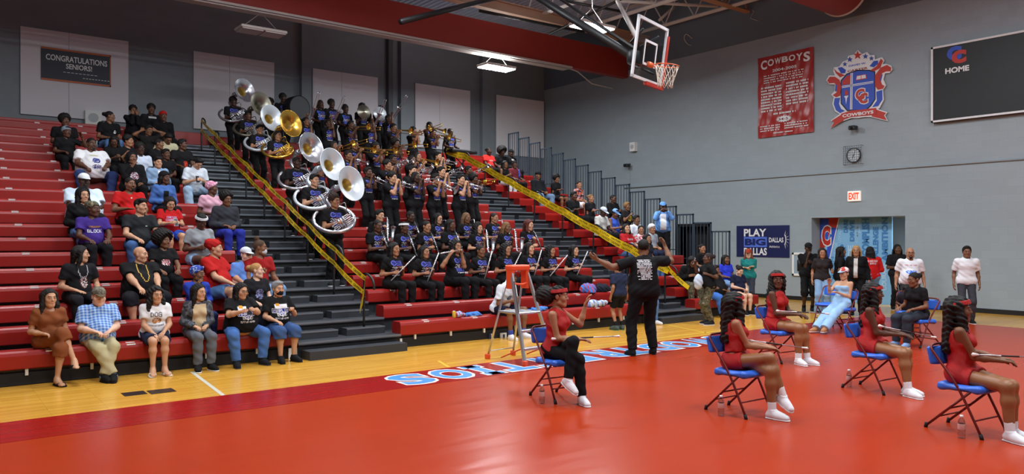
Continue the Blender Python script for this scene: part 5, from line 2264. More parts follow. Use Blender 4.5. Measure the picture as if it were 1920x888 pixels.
# PLAY BIG DALLAS banner
ca, cb = at(1381, 425, X=XW - .02), at(1480, 481, X=XW - .02)
o = (ca + cb) / 2
t = empty('banner', tuple(o), label='navy banner reading PLAY BIG DALLAS on the end wall', cat='banner')
w_, h_ = abs(ca[1] - cb[1]) / 2, abs(ca[2] - cb[2]) / 2 + .03
MB().box((-.0, -w_, -h_), (.012, w_, h_)).build('sheet', c3('banner_deep_navy', (18, 26, 78)), t, smooth=False)
g2 = lambda u, v: (-(at(u, v, X=XW - .02)[1] - o[1]), at(u, v, X=XW - .02)[2] - o[2])
q = MB()
MP = RW((-.004, 0, 0))
put_text(q, 'PLAY', MP, box2(g2(1395, 443), g2(1437, 428.5)), bold=.03)
put_text(q, 'DALLAS', MP, box2(g2(1395, 477.5), g2(1438, 464.5)), bold=.03)
put_text(q, 'DALLAS', MP, box2(g2(1442, 454), g2(1469, 445)), bold=.02)
put_text(q, 'Athletics', MP, box2(g2(1442.5, 464), g2(1462, 460)))
c_ = g2(1470.5, 449)
for k in range(7):
    a_ = R(-75 + k * 25)
    q.prism([(c_[0] + .10 * math.cos(a_) - .012 * math.sin(a_), c_[1] + .17 * math.sin(a_)), (c_[0] + .10 * math.cos(a_) + .012 * math.sin(a_), c_[1] + .17 * math.sin(a_) + .02), (c_[0] + .20 * math.cos(a_), c_[1] + .30 * math.sin(a_))], .004, .006, 0, MR)
q.tube([V3(-.006, -(c_[0] + .06 * math.cos(a_)), c_[1] + .16 * math.sin(a_)) for a_ in np.linspace(-1.3, 1.3, 10)], .016, 5)
q.build('lettering', M_wht, t, smooth=False)
bb = box2(g2(1395, 462.5), g2(1438, 444))
MB().box((-.006, -bb[2], bb[1]), (-.002, -bb[0], bb[3])).build('logo_block', c3('logo_block_blue', (84, 116, 214)), t, smooth=False)
q = MB()
put_text(q, 'BIG', MP, (bb[0] + .04, bb[1] + .05, bb[2] - .04, bb[3] - .05), z=.004, bold=.05)
q.build('logo_text', c3('banner_deep_navy2', (22, 32, 92)), t, smooth=False)

# mural in the corridor
XM = 21.88
ya, yb = 10.5, 12.70
t = empty('wall_mural', (XM, (ya + yb) / 2, 0), label='light blue word mural with a CC logo and red blue stripes in the corridor opening', cat='mural')
hw_ = (yb - ya) / 2
MB().box((0, -hw_, 0), (.05, hw_, DZ1)).build('panel', c3('mural_light_blue', (128, 182, 222)), t, smooth=False)
gm = lambda u, v: (-(at(u, v, X=XM)[1] - (ya + yb) / 2), at(u, v, X=XM)[2])
MM = RW((-.004, 0, 0))


def mpoly(name, P, z, m):
    q = MB()
    for p in P:
        q.prism([gm(1500 + x * .18018, 400 + y * .18018) for x, y in p], z - .003, z, 0, MR)
    return q.build(name, m, t, smooth=False)


mpoly('stripe_red', [[(195, 45), (410, 45), (385, 150), (330, 145), (225, 440), (196, 400)]], .004, M_red)
mpoly('stripe_blue', [[(330, 148), (395, 150), (290, 530), (258, 480)], [(197, 395), (222, 445), (215, 470), (197, 440)], [(200, 55), (300, 55), (290, 270), (215, 265), (198, 220)]], .006, M_blue)
mpoly('stripe_white', [[(402, 50), (412, 50), (300, 530), (290, 530)]], .007, M_wht)
for bx, m, z, b in (((222, 118, 330, 345), M_wht, .008, .09), ((234, 130, 320, 333), M_red, .012, .055)):
    q = MB()
    put_text(q, 'C', MM, box2(gm(1500 + bx[0] * .18, 400 + bx[3] * .18), gm(1500 + bx[2] * .18, 400 + bx[1] * .18)), z=z, bold=b)
    q.build('logo_letter', m, t, smooth=False)
M_mt = c3('mural_text_blue', (64, 128, 186))
M_mt2 = c3('mural_text_pale', (176, 212, 238))
q1, q2 = MB(), MB()


def mt_(q, txt, x0, x1, y0, y1, b=.045):
    put_text(q, txt, MM, box2(gm(1500 + x0 * .18, 400 + y1 * .18), gm(1500 + x1 * .18, 400 + y0 * .18)), z=.004, rot=90, bold=b)


mt_(q1, 'AMBITION', 852, 918, 40, 500)
mt_(q1, 'CHALLENGE', 760, 818, 140, 560)
mt_(q1, 'ACCOMPLISH', 645, 725, 50, 560)
mt_(q1, 'DRIVE', 520, 566, 70, 290)
mt_(q1, 'DARE', 455, 500, 60, 200)
mt_(q2, 'COMMITMENT', 580, 604, 60, 300, .01)
mt_(q2, 'LOYALTY', 400, 432, 130, 300, .01)
mt_(q2, 'PRIDE', 612, 634, 60, 200, .01)
mt_(q2, 'COURAGE', 852, 905, 520, 800)
mt_(q2, 'HONOR', 765, 815, 580, 800)
mt_(q2, 'EXCELLENCE', 760, 790, 50, 130, .01)
mt_(q2, 'PURPOSE', 362, 392, 300, 520, .01)
mt_(q1, 'LEADERSHIP', 420, 480, 320, 800)
mt_(q2, 'SERVICE', 500, 560, 330, 800)
mt_(q1, 'VISION', 325, 352, 450, 700, .01)
q1.build('lettering', M_mt, t, smooth=False)
q2.build('lettering_pale', M_mt2, t, smooth=False)

# ------------------------------------------------------------------ basketball backstop
BLc, BRc = at(1183, 143, Z=4.99), at(1239, 163.5, Z=4.99)
hx = unit((BRc - BLc) * V3(1, 1, 0))
Wb = float(np.linalg.norm((BRc - BLc)[:2]))
nb = np.cross(hx, V3(0, 0, 1))
if nb[1] > 0:
    nb = -nb
upb = unit(V3(0, 0, 1) + nb * .14)
nb = unit(nb - upb * nb.dot(upb))
Hb = 1.17
ob = (BLc + BRc) / 2 + upb * Hb / 2
t = empty('basketball_backstop', tuple(ob), label='glass basketball backboard with orange rim raised on a black ceiling frame', cat='basketball hoop')
MBd = (np.stack([hx, upb, nb], 1), V3(0, 0, 0))
w2, h2 = Wb / 2, Hb / 2
m_glass = bpy.data.materials.new('backboard_glass')
m_glass.use_nodes = True
nt = m_glass.node_tree
nt.nodes.remove(nt.nodes['Principled BSDF'])
tr = nt.nodes.new('ShaderNodeBsdfTransparent')
tr.inputs[0].default_value = (.86, .89, .90, 1)
gl = nt.nodes.new('ShaderNodeBsdfGlossy')
gl.inputs['Roughness'].default_value = .03
lw = nt.nodes.new('ShaderNodeLayerWeight')
lw.inputs[0].default_value = .3
mx = nt.nodes.new('ShaderNodeMixShader')
nt.links.new(math_node(nt, 'MULTIPLY_ADD', lw.outputs['Facing'], .12, .02), mx.inputs[0])
nt.links.new(tr.outputs[0], mx.inputs[1])
nt.links.new(gl.outputs[0], mx.inputs[2])
nt.links.new(mx.outputs[0], nt.nodes['Material Output'].inputs[0])


def rect_(q, x0, y0, x1, y1, z0, z1, mi=0):
    q.prism([(x0, y0), (x1, y0), (x1, y1), (x0, y1)], z0, z1, mi, MBd)


q = MB()
rect_(q, -w2, -h2, w2, h2, -.006, .006)
q.build('glass_board', m_glass, t, smooth=False)
q = MB()
for r_ in ((-w2, -h2, w2, -h2 + .055), (-w2, h2 - .055, w2, h2), (-w2, -h2, -w2 + .06, h2), (w2 - .06, -h2, w2, h2)):
    rect_(q, *r_, -.02, .02)
q.build('board_frame', mat('board_frame_white', (214, 216, 218), rough=0.4), t, smooth=False)
q = MB()
sq = .27
for r_ in ((-sq, -.28, sq, -.235), (-sq, .16, sq, .205), (-sq, -.28, -sq + .045, .205), (sq - .045, -.28, sq, .205)):
    rect_(q, *r_, .006, .009)
q.build('target_square', M_wht, t, smooth=False)
q = MB()
rect_(q, w2 - .02, -h2 - .03, w2 + .05, h2 * .75, -.04, .04)
rect_(q, -.05, -h2 - .06, w2 + .05, -h2 + .01, -.04, .04)
q.build('edge_padding', mat('orange_red_padding', (176, 46, 30), rough=0.6), t, smooth=False)
M_or = mat('rim_orange', (206, 92, 40), rough=0.45)
q = MB()
an = np.linspace(0, 2 * math.pi, 32, endpoint=False)
rc = nb * .40 - upb * .26
ring = np.array([rc + (hx * math.cos(a_) + nb * math.sin(a_)) * .228 for a_ in an])
q.tube(ring, .011, 7, closed=True)
rect_(q, -.09, -.30, .09, -.20, .01, .06)
q.tube([rc - nb * .228 + hx * .08, -upb * .28 + nb * .02 + hx * .08], .012, 6)
q.tube([rc - nb * .228 - hx * .08, -upb * .28 + nb * .02 - hx * .08], .012, 6)
q.build('rim', M_or, t)
q = MB()
lv = [(.226, 0), (.20, -.12), (.165, -.24), (.145, -.34), (.15, -.42)]
for k in range(12):
    for sgn in (-1, 1):
        P = []
        for i_, (r_, dz) in enumerate(lv):
            a_ = 2 * math.pi * k / 12 + sgn * i_ * math.pi / 12
            P.append(rc + (hx * math.cos(a_) + nb * math.sin(a_)) * r_ + upb * dz + hx * .05 * (-dz))
        q.tube(P, .0065, 4)
q.build('net', mat('net_white', (216, 206, 190), rough=0.8), t)
# frame that carries it
lo_ = lambda p: np.asarray(p) - ob
bk = lambda x, y, z: hx * x + upb * y + nb * z
m1 = lo_(at(1010, -4, Z=7.6))
base = bk(0, -.1, -.35)
q = MB().tube([base, m1, m1 + (m1 - base) * .45], [.085, .09, .09], 12)
q.build('main_boom', M_black, t)
q = MB()
q.tube([bk(-.35, .38, -.03), bk(-.2, .15, -.34)], .025, 6).tube([bk(.35, .38, -.03), bk(.2, .15, -.34)], .025, 6)
q.tube([bk(-.35, -.38, -.03), bk(-.2, -.25, -.34)], .025, 6).tube([bk(.35, -.38, -.03), bk(.2, -.25, -.34)], .025, 6)
q.box(base - V3(.12, .10, .13), base + V3(.12, .10, .13), .03)
q.build('board_bracket', M_black, t)
m2 = lo_(at(1050, -2, Z=7.8))
MB().tube([base + V3(0, 0, .18), m2, m2 + (m2 - base) * .4], .035, 8).build('brace_tube', M_black, t)
q = MB()
a_, b_ = lo_(at(850, 16, Z=8.3)), lo_(at(930, -4, Z=9.3))
q.tube([a_ - (b_ - a_), b_ + (b_ - a_)], .075, 8)
q.build('fold_arm', M_black, t)
q = MB()
q.tube([lo_(at(899, 20, Z=8.9)), lo_(at(1095, 60, Z=8.9))], .05, 8)
q.build('cross_pipe', M_black, t)
q = MB()
q.tube([lo_(at(1030, 64, Z=8.6)), lo_(at(1165, -2, Z=9.2))], .045, 8)
q.tube([lo_(at(1050, 0, Z=9.2)), lo_(at(1168, 22, Z=9.0))], .045, 8)
q.build('drop_hanger', M_black, t)
q = MB()
q.tube([lo_(at(1158, 2, Z=8.2)), lo_(at(1192, 68, Z=6.6))], .06, 6)
q.build('winch_strut', M_steel, t)


# ------------------------------------------------------------------ folding chair
M_chair = mat('chair_maroon_steel', (108, 34, 30), rough=0.35, metal=0.35)
M_chb = mat('chair_blue_vinyl', (52, 108, 216), rough=0.4)
M_cap = mat('rubber_black', (16, 16, 17), rough=0.8)


def folding_chair(x, y, rz, label):
    t = empty('folding_chair', (x, y, 0), R(rz), label, 'chair')
    w_ = .215
    g_ = SDF()
    g_.cone((-.17, .16, .445), (.17, .16, .445), .040, k=.02)
    g_.cone((-.17, -.19, .455), (.17, -.19, .455), .034, k=.02)
    g_.ball((0, -.02, .452), (.225, .235, .032), k=.05)
    g_.cone((-.18, .12, .450), (-.17, -.17, .456), .030, k=.03).cone((.18, .12, .450), (.17, -.17, .456), .030, k=.03)
    V, F = g_.mesh(.012)
    MB().add(V, F).build('seat', M_chb, t)
    g_ = SDF()
    for k in range(15):
        x_ = -.19 + k * .0271
        yy = .272 - .050 * (1 - (x_ / .21) ** 2)
        g_.cone((x_, yy + .018, .80), (x_, yy - .012, .665), .019, k=.03)
    V, F = g_.mesh(.012)
    MB().add(V, F).build('backrest', M_chb, t)
    for sx in (-1, 1):
        q = MB()
        P = [(sx * w_, -.245, .03), (sx * w_, -.03, .45), (sx * w_, .175, .72), (sx * w_, .235, .80), (sx * (w_ - .03), .250, .835), (sx * (w_ - .10), .252, .845), (0, .252, .845)]
        q.tube(catmull(P, 4), .0125, 8)
        q.build('front_leg', M_chair, t)
        q = MB()
        q.tube([(sx * (w_ - .022), .30, .03), (sx * (w_ - .022), -.13, .43)], .0125, 8)
        q.build('rear_leg', M_chair, t)
        for nm, p in (('foot_cap', (sx * w_, -.252, .018)), ('foot_cap', (sx * (w_ - .022), .312, .018))):
            MB().tube([np.array(p) + V3(0, 0, -.018), np.array(p) + V3(0, -.012 if p[1] > 0 else .016, .035)], .018, 8).build(nm, M_cap, t)
    for (y_, z_, ww) in ((-.175, .165, w_), (.195, .135, w_ - .022), (.085, .235, w_ - .022)):
        MB().bar((-ww, y_, z_), (ww, y_, z_), .0085, 7).build('crossbar', M_chair, t)
    return t


def baton(p, d, label, L=.72):
    t = empty('baton', tuple(p), label=label, cat='baton')
    d = unit(d)
    MB().tube([-d * L / 2, d * L / 2], .0065, 8).build('shaft', mat('baton_steel', (190, 190, 196), rough=0.3, metal=0.8), t)
    MB().tube([-d * .09, d * .09], .0085, 8).build('grip_band', mat('baton_dark_grip', (40, 34, 34), rough=0.7), t)
    for s_, r in ((-1, .020), (1, .015)):
        MB().tube([d * s_ * (L / 2 - .06), d * s_ * (L / 2 - .02), d * s_ * L / 2, d * s_ * (L / 2 + .012)], [.008, r * .8, r, r * .5], 12).build('rubber_tip', mat('baton_white_tip', (232, 224, 220), rough=0.6), t)
    return t


m_pet = bpy.data.materials.new('clear_plastic')
m_pet.use_nodes = True
nt = m_pet.node_tree
nt.nodes.remove(nt.nodes['Principled BSDF'])
tr = nt.nodes.new('ShaderNodeBsdfTransparent')
tr.inputs[0].default_value = (.82, .86, .88, 1)
gl = nt.nodes.new('ShaderNodeBsdfGlossy')
gl.inputs['Roughness'].default_value = .08
lw = nt.nodes.new('ShaderNodeLayerWeight')
lw.inputs[0].default_value = .45
mx = nt.nodes.new('ShaderNodeMixShader')
nt.links.new(lw.outputs['Facing'], mx.inputs[0])
nt.links.new(tr.outputs[0], mx.inputs[1])
nt.links.new(gl.outputs[0], mx.inputs[2])
nt.links.new(mx.outputs[0], nt.nodes['Material Output'].inputs[0])


def bottle(p, label, k=1.0):
    t = empty('water_bottle', tuple(p), label=label, cat='bottle')
    MB().lathe([(.001, .002), (.030, .002), (.033, .010), (.033, .05), (.030, .06), (.033, .07), (.033, .145), (.028, .168), (.014, .190), (.013, .205)], 20).build('bottle_body', m_pet, t)
    MB().lathe([(.0335, .085), (.0342, .088), (.0342, .135), (.0335, .138)], 20).build('bottle_label', c3('bottle_label_pink', (208, 160, 152)), t)
    MB().lathe([(.001, .218), (.015, .218), (.016, .200), (.014, .198)], 14).build('bottle_cap', M_wht, t)
    return t


def cloth_heap(p, dims, m, label, seed, name='folded_shirt', stripes=None):
    rnd = random.Random(seed)
    g_ = SDF()
    for k in range(9):
        a_ = V3(rnd.uniform(-1, 1) * dims[0] * .4, rnd.uniform(-1, 1) * dims[1] * .38, dims[2] * rnd.uniform(.2, .55))
        b_ = a_ + V3(rnd.uniform(-1, 1) * dims[0] * .35, rnd.uniform(-1, 1) * dims[1] * .3, rnd.uniform(-.2, .2) * dims[2])
        g_.cone(a_, b_, dims[2] * rnd.uniform(.35, .5), dims[2] * rnd.uniform(.22, .4), k=.05)
    g_.plane((0, 0, .002), (0, 0, -1))
    g_.noise = (.007, 45.0, seed)
    V, F = g_.mesh(.014)
    t = empty(name, tuple(p), label=label, cat='clothes')
    so = MB().add(V, F).build('cloth', m, t)
    if stripes:
        sel = (np.abs(((V[F[:, 0], 0] / dims[0] * 5) % 1) - .5) < .14)
        if sel.any():
            used, inv = np.unique(F[sel], return_inverse=True)
            n_ = V[used] - V.mean(0)
            MB().add(V[used] + n_ / np.linalg.norm(n_, axis=1)[:, None] * .004, inv.reshape(-1, 4)).build('trim_stripe', stripes, t)
    return t


# ------------------------------------------------------------------ step ladder
def ladder(x, y, rz):
    t = empty('step_ladder', (x, y, 0), R(rz), 'aluminium platform step ladder with orange top and feet at the mat edge', 'ladder')
    orange = mat('ladder_orange', (226, 78, 34), rough=0.45)
    fb, ft, rb, rt = [V3(*c) for c in ((.30, -.45, .03), (.16, .02, 1.44), (.27, .45, .03), (.15, .07, 1.40))]
    for sx in (-1, 1):
        m_ = V3(sx, 1, 1)
        a_, b_ = fb * m_, ft * m_
        q = MB()
        sd, fd = V3(sx * .004, 0, 0), V3(0, .026, 0)
        q.add(np.array([a_ - fd - sd * 4, a_ + fd - sd * 4, a_ + fd + sd * 4, a_ - fd + sd * 4, b_ - fd - sd * 4, b_ + fd - sd * 4, b_ + fd + sd * 4, b_ - fd + sd * 4]),
              np.array([(0, 1, 2, 3), (7, 6, 5, 4), (0, 4, 5, 1), (1, 5, 6, 2), (2, 6, 7, 3), (3, 7, 4, 0)]))
        q.build('front_rail', M_alu, t, smooth=False)
        a_, b_ = rb * m_, rt * m_
        MB().tube([a_, b_], .017, 8).build('rear_rail', M_alu, t)
        for c in (fb, rb):
            c = c * m_
            q = MB().box(c + V3(-.03, -.04, -.03), c + V3(.03, .04, .05), .008)
            q.build('foot', orange, t, smooth=False)
        MB().tube([fb * m_ + (ft - fb) * m_ * .16, V3(sx * .27, .12, .06)], .011, 6).build('foot_brace', orange, t)
        MB().box(V3(sx * .155 - .035, -.03, 1.12), V3(sx * .155 + .035, .11, 1.44), .012).build('top_bracket', orange, t, smooth=False)
    for z in (.24, .50):
        k = (z - .03) / 1.41
        c = fb + (ft - fb) * k
        MB().box((-c[0], c[1] - .045, z - .02), (c[0], c[1] + .045, z + .02), .006).build('step', M_alu, t, smooth=False)
    MB().box((-.225, -.24, .745), (.225, .26, .775), .008).build('platform', M_alu, t, smooth=False)
    MB().box((-.20, -.045, 1.40), (.20, .125, 1.49), .02).build('top_cap', orange, t, smooth=False)
    MB().tube(catmull([(-.155, -.01, 1.21), (0, -.05, 1.19), (.155, -.01, 1.21)], 5), .016, 8).build('grab_bar', orange, t)
    MB().bar((-.27, .42, .13), (.27, .42, .13), .009, 6).build('rear_brace', M_alu, t)
    # dark lettered label strip up one front rail
    q = MB()
    a_, b_ = fb * V3(-1, 1, 1), ft * V3(-1, 1, 1)
    d = unit(b_ - a_)
    for k0, k1 in ((.52, .86),):
        p0, p1 = a_ + (b_ - a_) * k0 + V3(0, -.029, 0), a_ + (b_ - a_) * k1 + V3(0, -.029, 0)
        w_ = V3(.011, 0, 0)
        q.add(np.array([p0 - w_, p0 + w_, p1 + w_, p1 - w_]), np.array([[0, 1, 2, 3]]))
    q.build('rail_label', c3('rail_label_dark', (46, 46, 48)), t, smooth=False)
    return t


ladder(7.36, 9.30, 4)
# ------------------------------------------------------------------ instruments
M_sil = mat('instrument_silver', (206, 208, 214), rough=0.22, metal=0.9)
M_wbell = mat('bell_white_silver', (206, 214, 220), rough=0.30, metal=0.45)
M_gold = mat('instrument_brass', (206, 164, 70), rough=0.24, metal=0.9)
M_tarn = mat('tarnished_silver', (140, 136, 122), rough=0.32, metal=0.85)
M_gwash = mat('bell_gold_wash', (176, 150, 84), rough=0.35, metal=0.7)
M_decal = mat('bell_orange_decal', (206, 84, 40), rough=0.5)
M_ebony = mat('clarinet_black', (20, 20, 22), rough=0.35)


def inst(name, root, c, label, cat, group=None):
    rz = root.rotation_euler[2]
    p = np.array(root.location) + rotz(rz) @ np.asarray(c)
    return empty(name, tuple(p), rz, label, cat, group)


class LB(MB):
    """mesh collected in the player's frame, rebased to the instrument's own origin"""

    def done(s, name, m, t, c, smooth=True):
        s.xf(np.eye(3), -np.asarray(c))
        return s.build(name, m, t, smooth=smooth)


def sousaphone(J, label, m, mb_, side_=0.0):
    S, P = J['S'], J['P']
    c = P + V3(.0, -.03, .30) * S
    t = inst('sousaphone', J['root'], c, label, 'sousaphone', 'sousaphones')
    n = unit(V3(-.28, -.58, .76))
    ex = unit(np.cross(V3(0, 1, 0), n))
    ey = np.cross(n, ex)
    ang = np.linspace(R(-250), R(62), 40)
    ring = np.array([c + (ex * math.cos(a) + ey * math.sin(a)) * .365 * S for a in ang])
    if ring[-1][2] < ring[0][2]:
        pass
    rad = np.linspace(.030, .056, 40)
    bc = P + V3(.25 + side_, -.24, .97) * S
    bd = unit(V3(.26, -.93, .20))
    th = bc - bd * .46
    neck = catmull([ring[-2], ring[-1], ring[-1] + V3(-.02, .12, .14), (ring[-1] + th) / 2 + V3(.04, .20, .05), th - bd * .02, th + bd * .06], 5)
    q = LB()
    q.tube(ring, rad, 12)
    q.tube(neck, np.linspace(.056, .072, len(neck)), 12)
    q.done('body_tubing', m, t, c)
    Mx = (basis(bd), bc - bd * .40)
    prof = [(.060, 0), (.066, .08), (.078, .16), (.105, .24), (.150, .30), (.215, .345), (.285, .378), (.340, .398), (.352, .404), (.352, .394), (.340, .390), (.285, .370), (.215, .337), (.150, .292), (.102, .235), (.074, .16), (.058, .06), (.001, .05)]
    q = LB()
    q.lathe(prof, 36, 0, Mx)
    q.done('bell', mb_, t, c)
    q = LB()
    q.lathe([(.146, .2935), (.101, .2365), (.0735, .161), (.0575, .061), (.001, .052)], 36, 0, Mx)
    q.done('bell_throat', M_gwash if m is not M_tarn else M_tarn, t, c)
    if m is not M_tarn:
        B = Mx[0]
        a0 = math.atan2(B[2, 1], B[2, 0])
        an = np.linspace(a0 - 1.2, a0 + .15, 14)
        pr = [(.158, .3005), (.205, .3335), (.262, .3620)]
        V = np.array([[r_ * math.cos(a), r_ * math.sin(a), z + .002] for r_, z in pr for a in an]) @ B.T + Mx[1]
        i_ = np.arange(42).reshape(3, 14)
        q = LB()
        q.add(V, np.stack([i_[:-1, :-1], i_[:-1, 1:], i_[1:, 1:], i_[1:, :-1]], -1).reshape(-1, 4))
        q.done('bell_decal', M_decal, t, c)
    v0 = P + V3(.03, -.285, .245) * S
    ax = unit(V3(.78, -.10, .52))
    pp = unit(np.cross(ax, V3(0, -1, 0)))
    q = LB()
    for k, (o_, l_) in enumerate(((-.075, .15), (-.045, .19), (.0, .17), (.035, .20), (.07, .14))):
        a_ = v0 + pp * o_
        q.tube(catmull([a_ - ax * l_ + pp * .012, a_ - ax * l_, a_ + ax * l_, a_ + ax * (l_ + .03) + pp * .018, a_ + ax * l_ + pp * .036, a_ - ax * l_ * .2 + pp * .036], 3), .0105, 7)
    q.done('valve_slide', m if m is not M_wbell else M_sil, t, c)
    for k in (-1, 0, 1):
        q = LB()
        a_ = v0 + ax * k * .055 + V3(0, -.012, 0)
        q.tube([a_ - pp * .10, a_ + pp * .09], .019, 9)
        q.tube([a_ + pp * .09, a_ + pp * .125, a_ + pp * .128], [.006, .006, .013], 8)
        q.done('valve', m, t, c)
    mo = J['mouth']
    q = LB()
    q.tube(catmull([mo, mo + J['Hd'] @ V3(.0, -.05, .0), mo + V3(.07, -.13, .03), mo + V3(.12, -.10, -.08), v0 + ax * .2 + V3(.0, .0, .05)], 5), .011, 8)
    q.tube([mo, mo + J['Hd'] @ V3(0, -.03, 0)], [.019, .010], 10)
    q.done('mouthpipe', m, t, c)
    return t


def trombone(J, label, m, pitch=10, yaw=12, ext=.15):
    S, mo = J['S'], J['mouth']
    d = rotz(R(yaw)) @ V3(0, -math.cos(R(pitch)), math.sin(R(pitch)))
    sd = unit(np.cross(d, V3(0, 0, 1)))
    upn = np.cross(sd, d)
    c = mo + d * .3
    t = inst('trombone', J['root'], c, label, 'trombone')
    q = LB()
    L = .72 + ext
    s2 = -upn * .075
    q.tube([mo, mo + d * .03, mo + d * .06, mo + d * .74], [.013, .008, .008, .008], 8)
    q.tube([mo + s2 + d * .10, mo + s2 + d * .74], .008, 8)
    q.done('inner_slide', m, t, c)
    q = LB()
    q.tube(catmull([mo + d * .16, mo + d * L, mo + d * (L + .035) + s2 * .25, mo + d * (L + .035) + s2 * .75, mo + s2 + d * L, mo + s2 + d * .16], 3), .0095, 8)
    q.tube([mo + d * .17, mo + s2 + d * .17], .007, 6)
    q.done('outer_slide', m, t, c)
    o_ = sd * -.085 if sd[0] < 0 else sd * .085
    if o_[0] < 0:
        o_ = -o_
    q = LB()
    b0 = mo + s2 + d * .10
    q.tube(catmull([b0, b0 - d * .15 + o_ * .2, b0 - d * .34 + o_ * .5, b0 - d * .40 + o_ * .8 + upn * .03, b0 - d * .34 + o_ + upn * .08, b0 + o_ + upn * .10], 5), .0095, 8)
    q.tube([mo + d * .10, mo + s2 + d * .10, b0 + o_ * .5], .007, 6)
    q.done('tuning_slide', m, t, c)
    q = LB()
    q.lathe([(.010, 0), (.014, .12), (.022, .24), (.036, .31), (.060, .355), (.100, .385), (.104, .388), (.100, .384), (.058, .350), (.034, .305), (.001, .25)], 24, 0, (basis(d), b0 + o_ + upn * .10 - d * .03))
    q.done('bell', m, t, c)
    return t


def trumpet(J, label, m, pitch=-14, yaw=14, big=False):
    mo = J['mouth']
    d = rotz(R(yaw)) @ V3(0, -math.cos(R(pitch)), math.sin(R(pitch)))
    sd = unit(np.cross(d, V3(0, 0, 1)))
    upn = np.cross(sd, d)
    c = mo + d * .25
    t = inst('mellophone' if big else 'trumpet', J['root'], c, label, 'mellophone' if big else 'trumpet')
    q = LB()
    q.tube([mo, mo + d * .02, mo + d * .04, mo + d * .36], [.013, .007, .0065, .0065], 8)
    q.tube(catmull([mo + d * .36, mo + d * .42 - upn * .02, mo + d * .42 - upn * .055, mo + d * .36 - upn * .075, mo + d * .14 - upn * .075], 4), .0075, 8)
    q.done('leadpipe', m, t, c)
    q = LB()
    q.tube(catmull([mo + d * .16 + sd * .02, mo + d * .08 + sd * .02, mo + d * .05 - upn * .03 + sd * .02, mo + d * .08 - upn * .075 + sd * .02, mo + d * .22 - upn * .075 + sd * .01], 4), .0075, 8)
    if big:
        an = np.linspace(0, 2 * math.pi, 20)
        q.tube(np.array([mo + d * (.20 + .07 * math.cos(a)) + upn * (-.06 + .07 * math.sin(a)) + sd * .03 for a in an]), .009, 7)
    q.done('tuning_loop', m, t, c)
    for k in range(3):
        q = LB()
        a_ = mo + d * (.19 + .032 * k) + sd * .008
        q.tube([a_ - upn * .095, a_ + upn * .030], .0125, 9)
        q.tube([a_ + upn * .030, a_ + upn * .050, a_ + upn * .052], [.004, .004, .009], 7)
        q.done('valve', m, t, c)
    q = LB()
    k = 1.95 if big else 1.0
    q.lathe([(.0075, 0), (.009, .14), (.014 * k, .22), (.026 * k, .27), (.044 * k, .295), (.062 * k, .305), (.064 * k, .306), (.060 * k, .301), (.024 * k, .265), (.001, .2)], 22, 0, (basis(d), mo + d * .19 + sd * .02))
    q.done('bell', m, t, c)
    return t


def stick(J, label, kind='flute', pose='rest', tilt=(.6, -.25, .75)):
    S = J['S']
    if kind == 'flute':
        if pose == 'play':
            a = J['mouth'] + J['Hd'] @ V3(.05, -.012, .0)
            b = a + J['Hd'] @ V3(-.66, -.06, -.06)
        else:
            m_ = (J['gripL'] + J['gripR']) / 2 + J['fwd'] * .02
            d = unit(V3(*tilt))
            a, b = m_ - d * .28, m_ + d * .38
        c = (a + b) / 2
        t = inst('flute', J['root'], c, label, 'flute')
        d = unit(b - a)
        LB().tube([a, b], .0115, 8).done('flute_tube', mat('flute_silver_white', (216, 214, 214), rough=0.3, metal=0.4), t, c)
        q = LB()
        for k in range(9):
            p = a + d * (.20 + k * .045)
            q.tube([p + V3(0, -.009, .009), p + V3(0, -.014, .014)], .009, 7)
        q.done('key', M_sil, t, c)
        return t
    a = J['mouth']
    d = unit(V3(.06, -.52, -1))
    b = a + d * .62
    c = (a + b) / 2
    t = inst('clarinet', J['root'], c, label, 'clarinet')
    LB().tube([a, a + d * .05, a + d * .09, a + d * .50, a + d * .58, b], [.006, .010, .013, .014, .018, .032], 10).done('clarinet_body', M_ebony, t, c)
    q = LB()
    for k in range(10):
        p = a + d * (.14 + k * .036)
        q.tube([p + V3(0, -.012, .006), p + V3(0, -.02, .010)], .0085, 6)
    for o_ in (-.012, .012):
        q.tube([a + d * .13 + V3(o_, -.016, .008), a + d * .48 + V3(o_, -.016, .008)], .0035, 5)
    q.tube([a + d * .095, a + d * .105], .0155, 8).tube([a + d * .28, a + d * .29], .0165, 8)
    q.done('keywork', M_sil, t, c)
    return t


def sax(J, label, m=M_sil):
    mo = J['mouth']
    d = unit(V3(-.28, -.42, -1))
    a0 = mo + V3(0, -.16, .015)
    c = a0 + d * .3
    t = inst('saxophone', J['root'], c, label, 'saxophone')
    LB().tube(catmull([mo, mo + V3(0, -.06, .02), a0 + V3(0, .01, .012), a0 + d * .04], 5), [.008] * 6 + [.010] * 5 + [.012] * 5, 8).done('neck', m, t, c)
    e = a0 + d * .50
    f_ = unit(V3(.10, -.9, .1))
    P = catmull([a0, a0 + d * .25, e, e + d * .07 + f_ * .03, e + d * .075 + f_ * .09, e + f_ * .14, e - d * .14 + f_ * .16], 5)
    LB().tube(P, np.linspace(.012, .040, len(P)), 10).done('body_tube', m, t, c)
    q = LB()
    q.lathe([(.039, 0), (.044, .06), (.054, .10), (.066, .12), (.068, .121), (.063, .118), (.04, .05), (.001, .04)], 20, 0, (basis(unit(-d + f_ * .25)), P[-1] + d * .01))
    q.done('bell', m, t, c)
    q = LB()
    for k in range(8):
        p = a0 + d * (.06 + k * .055) + f_ * .02
        q.tube([p, p + f_ * .012], .014 + .001 * k, 8)
    q.tube([a0 + d * .05 + f_ * .03, a0 + d * .46 + f_ * .035], .004, 5)
    q.done('keywork', m, t, c)
    return t


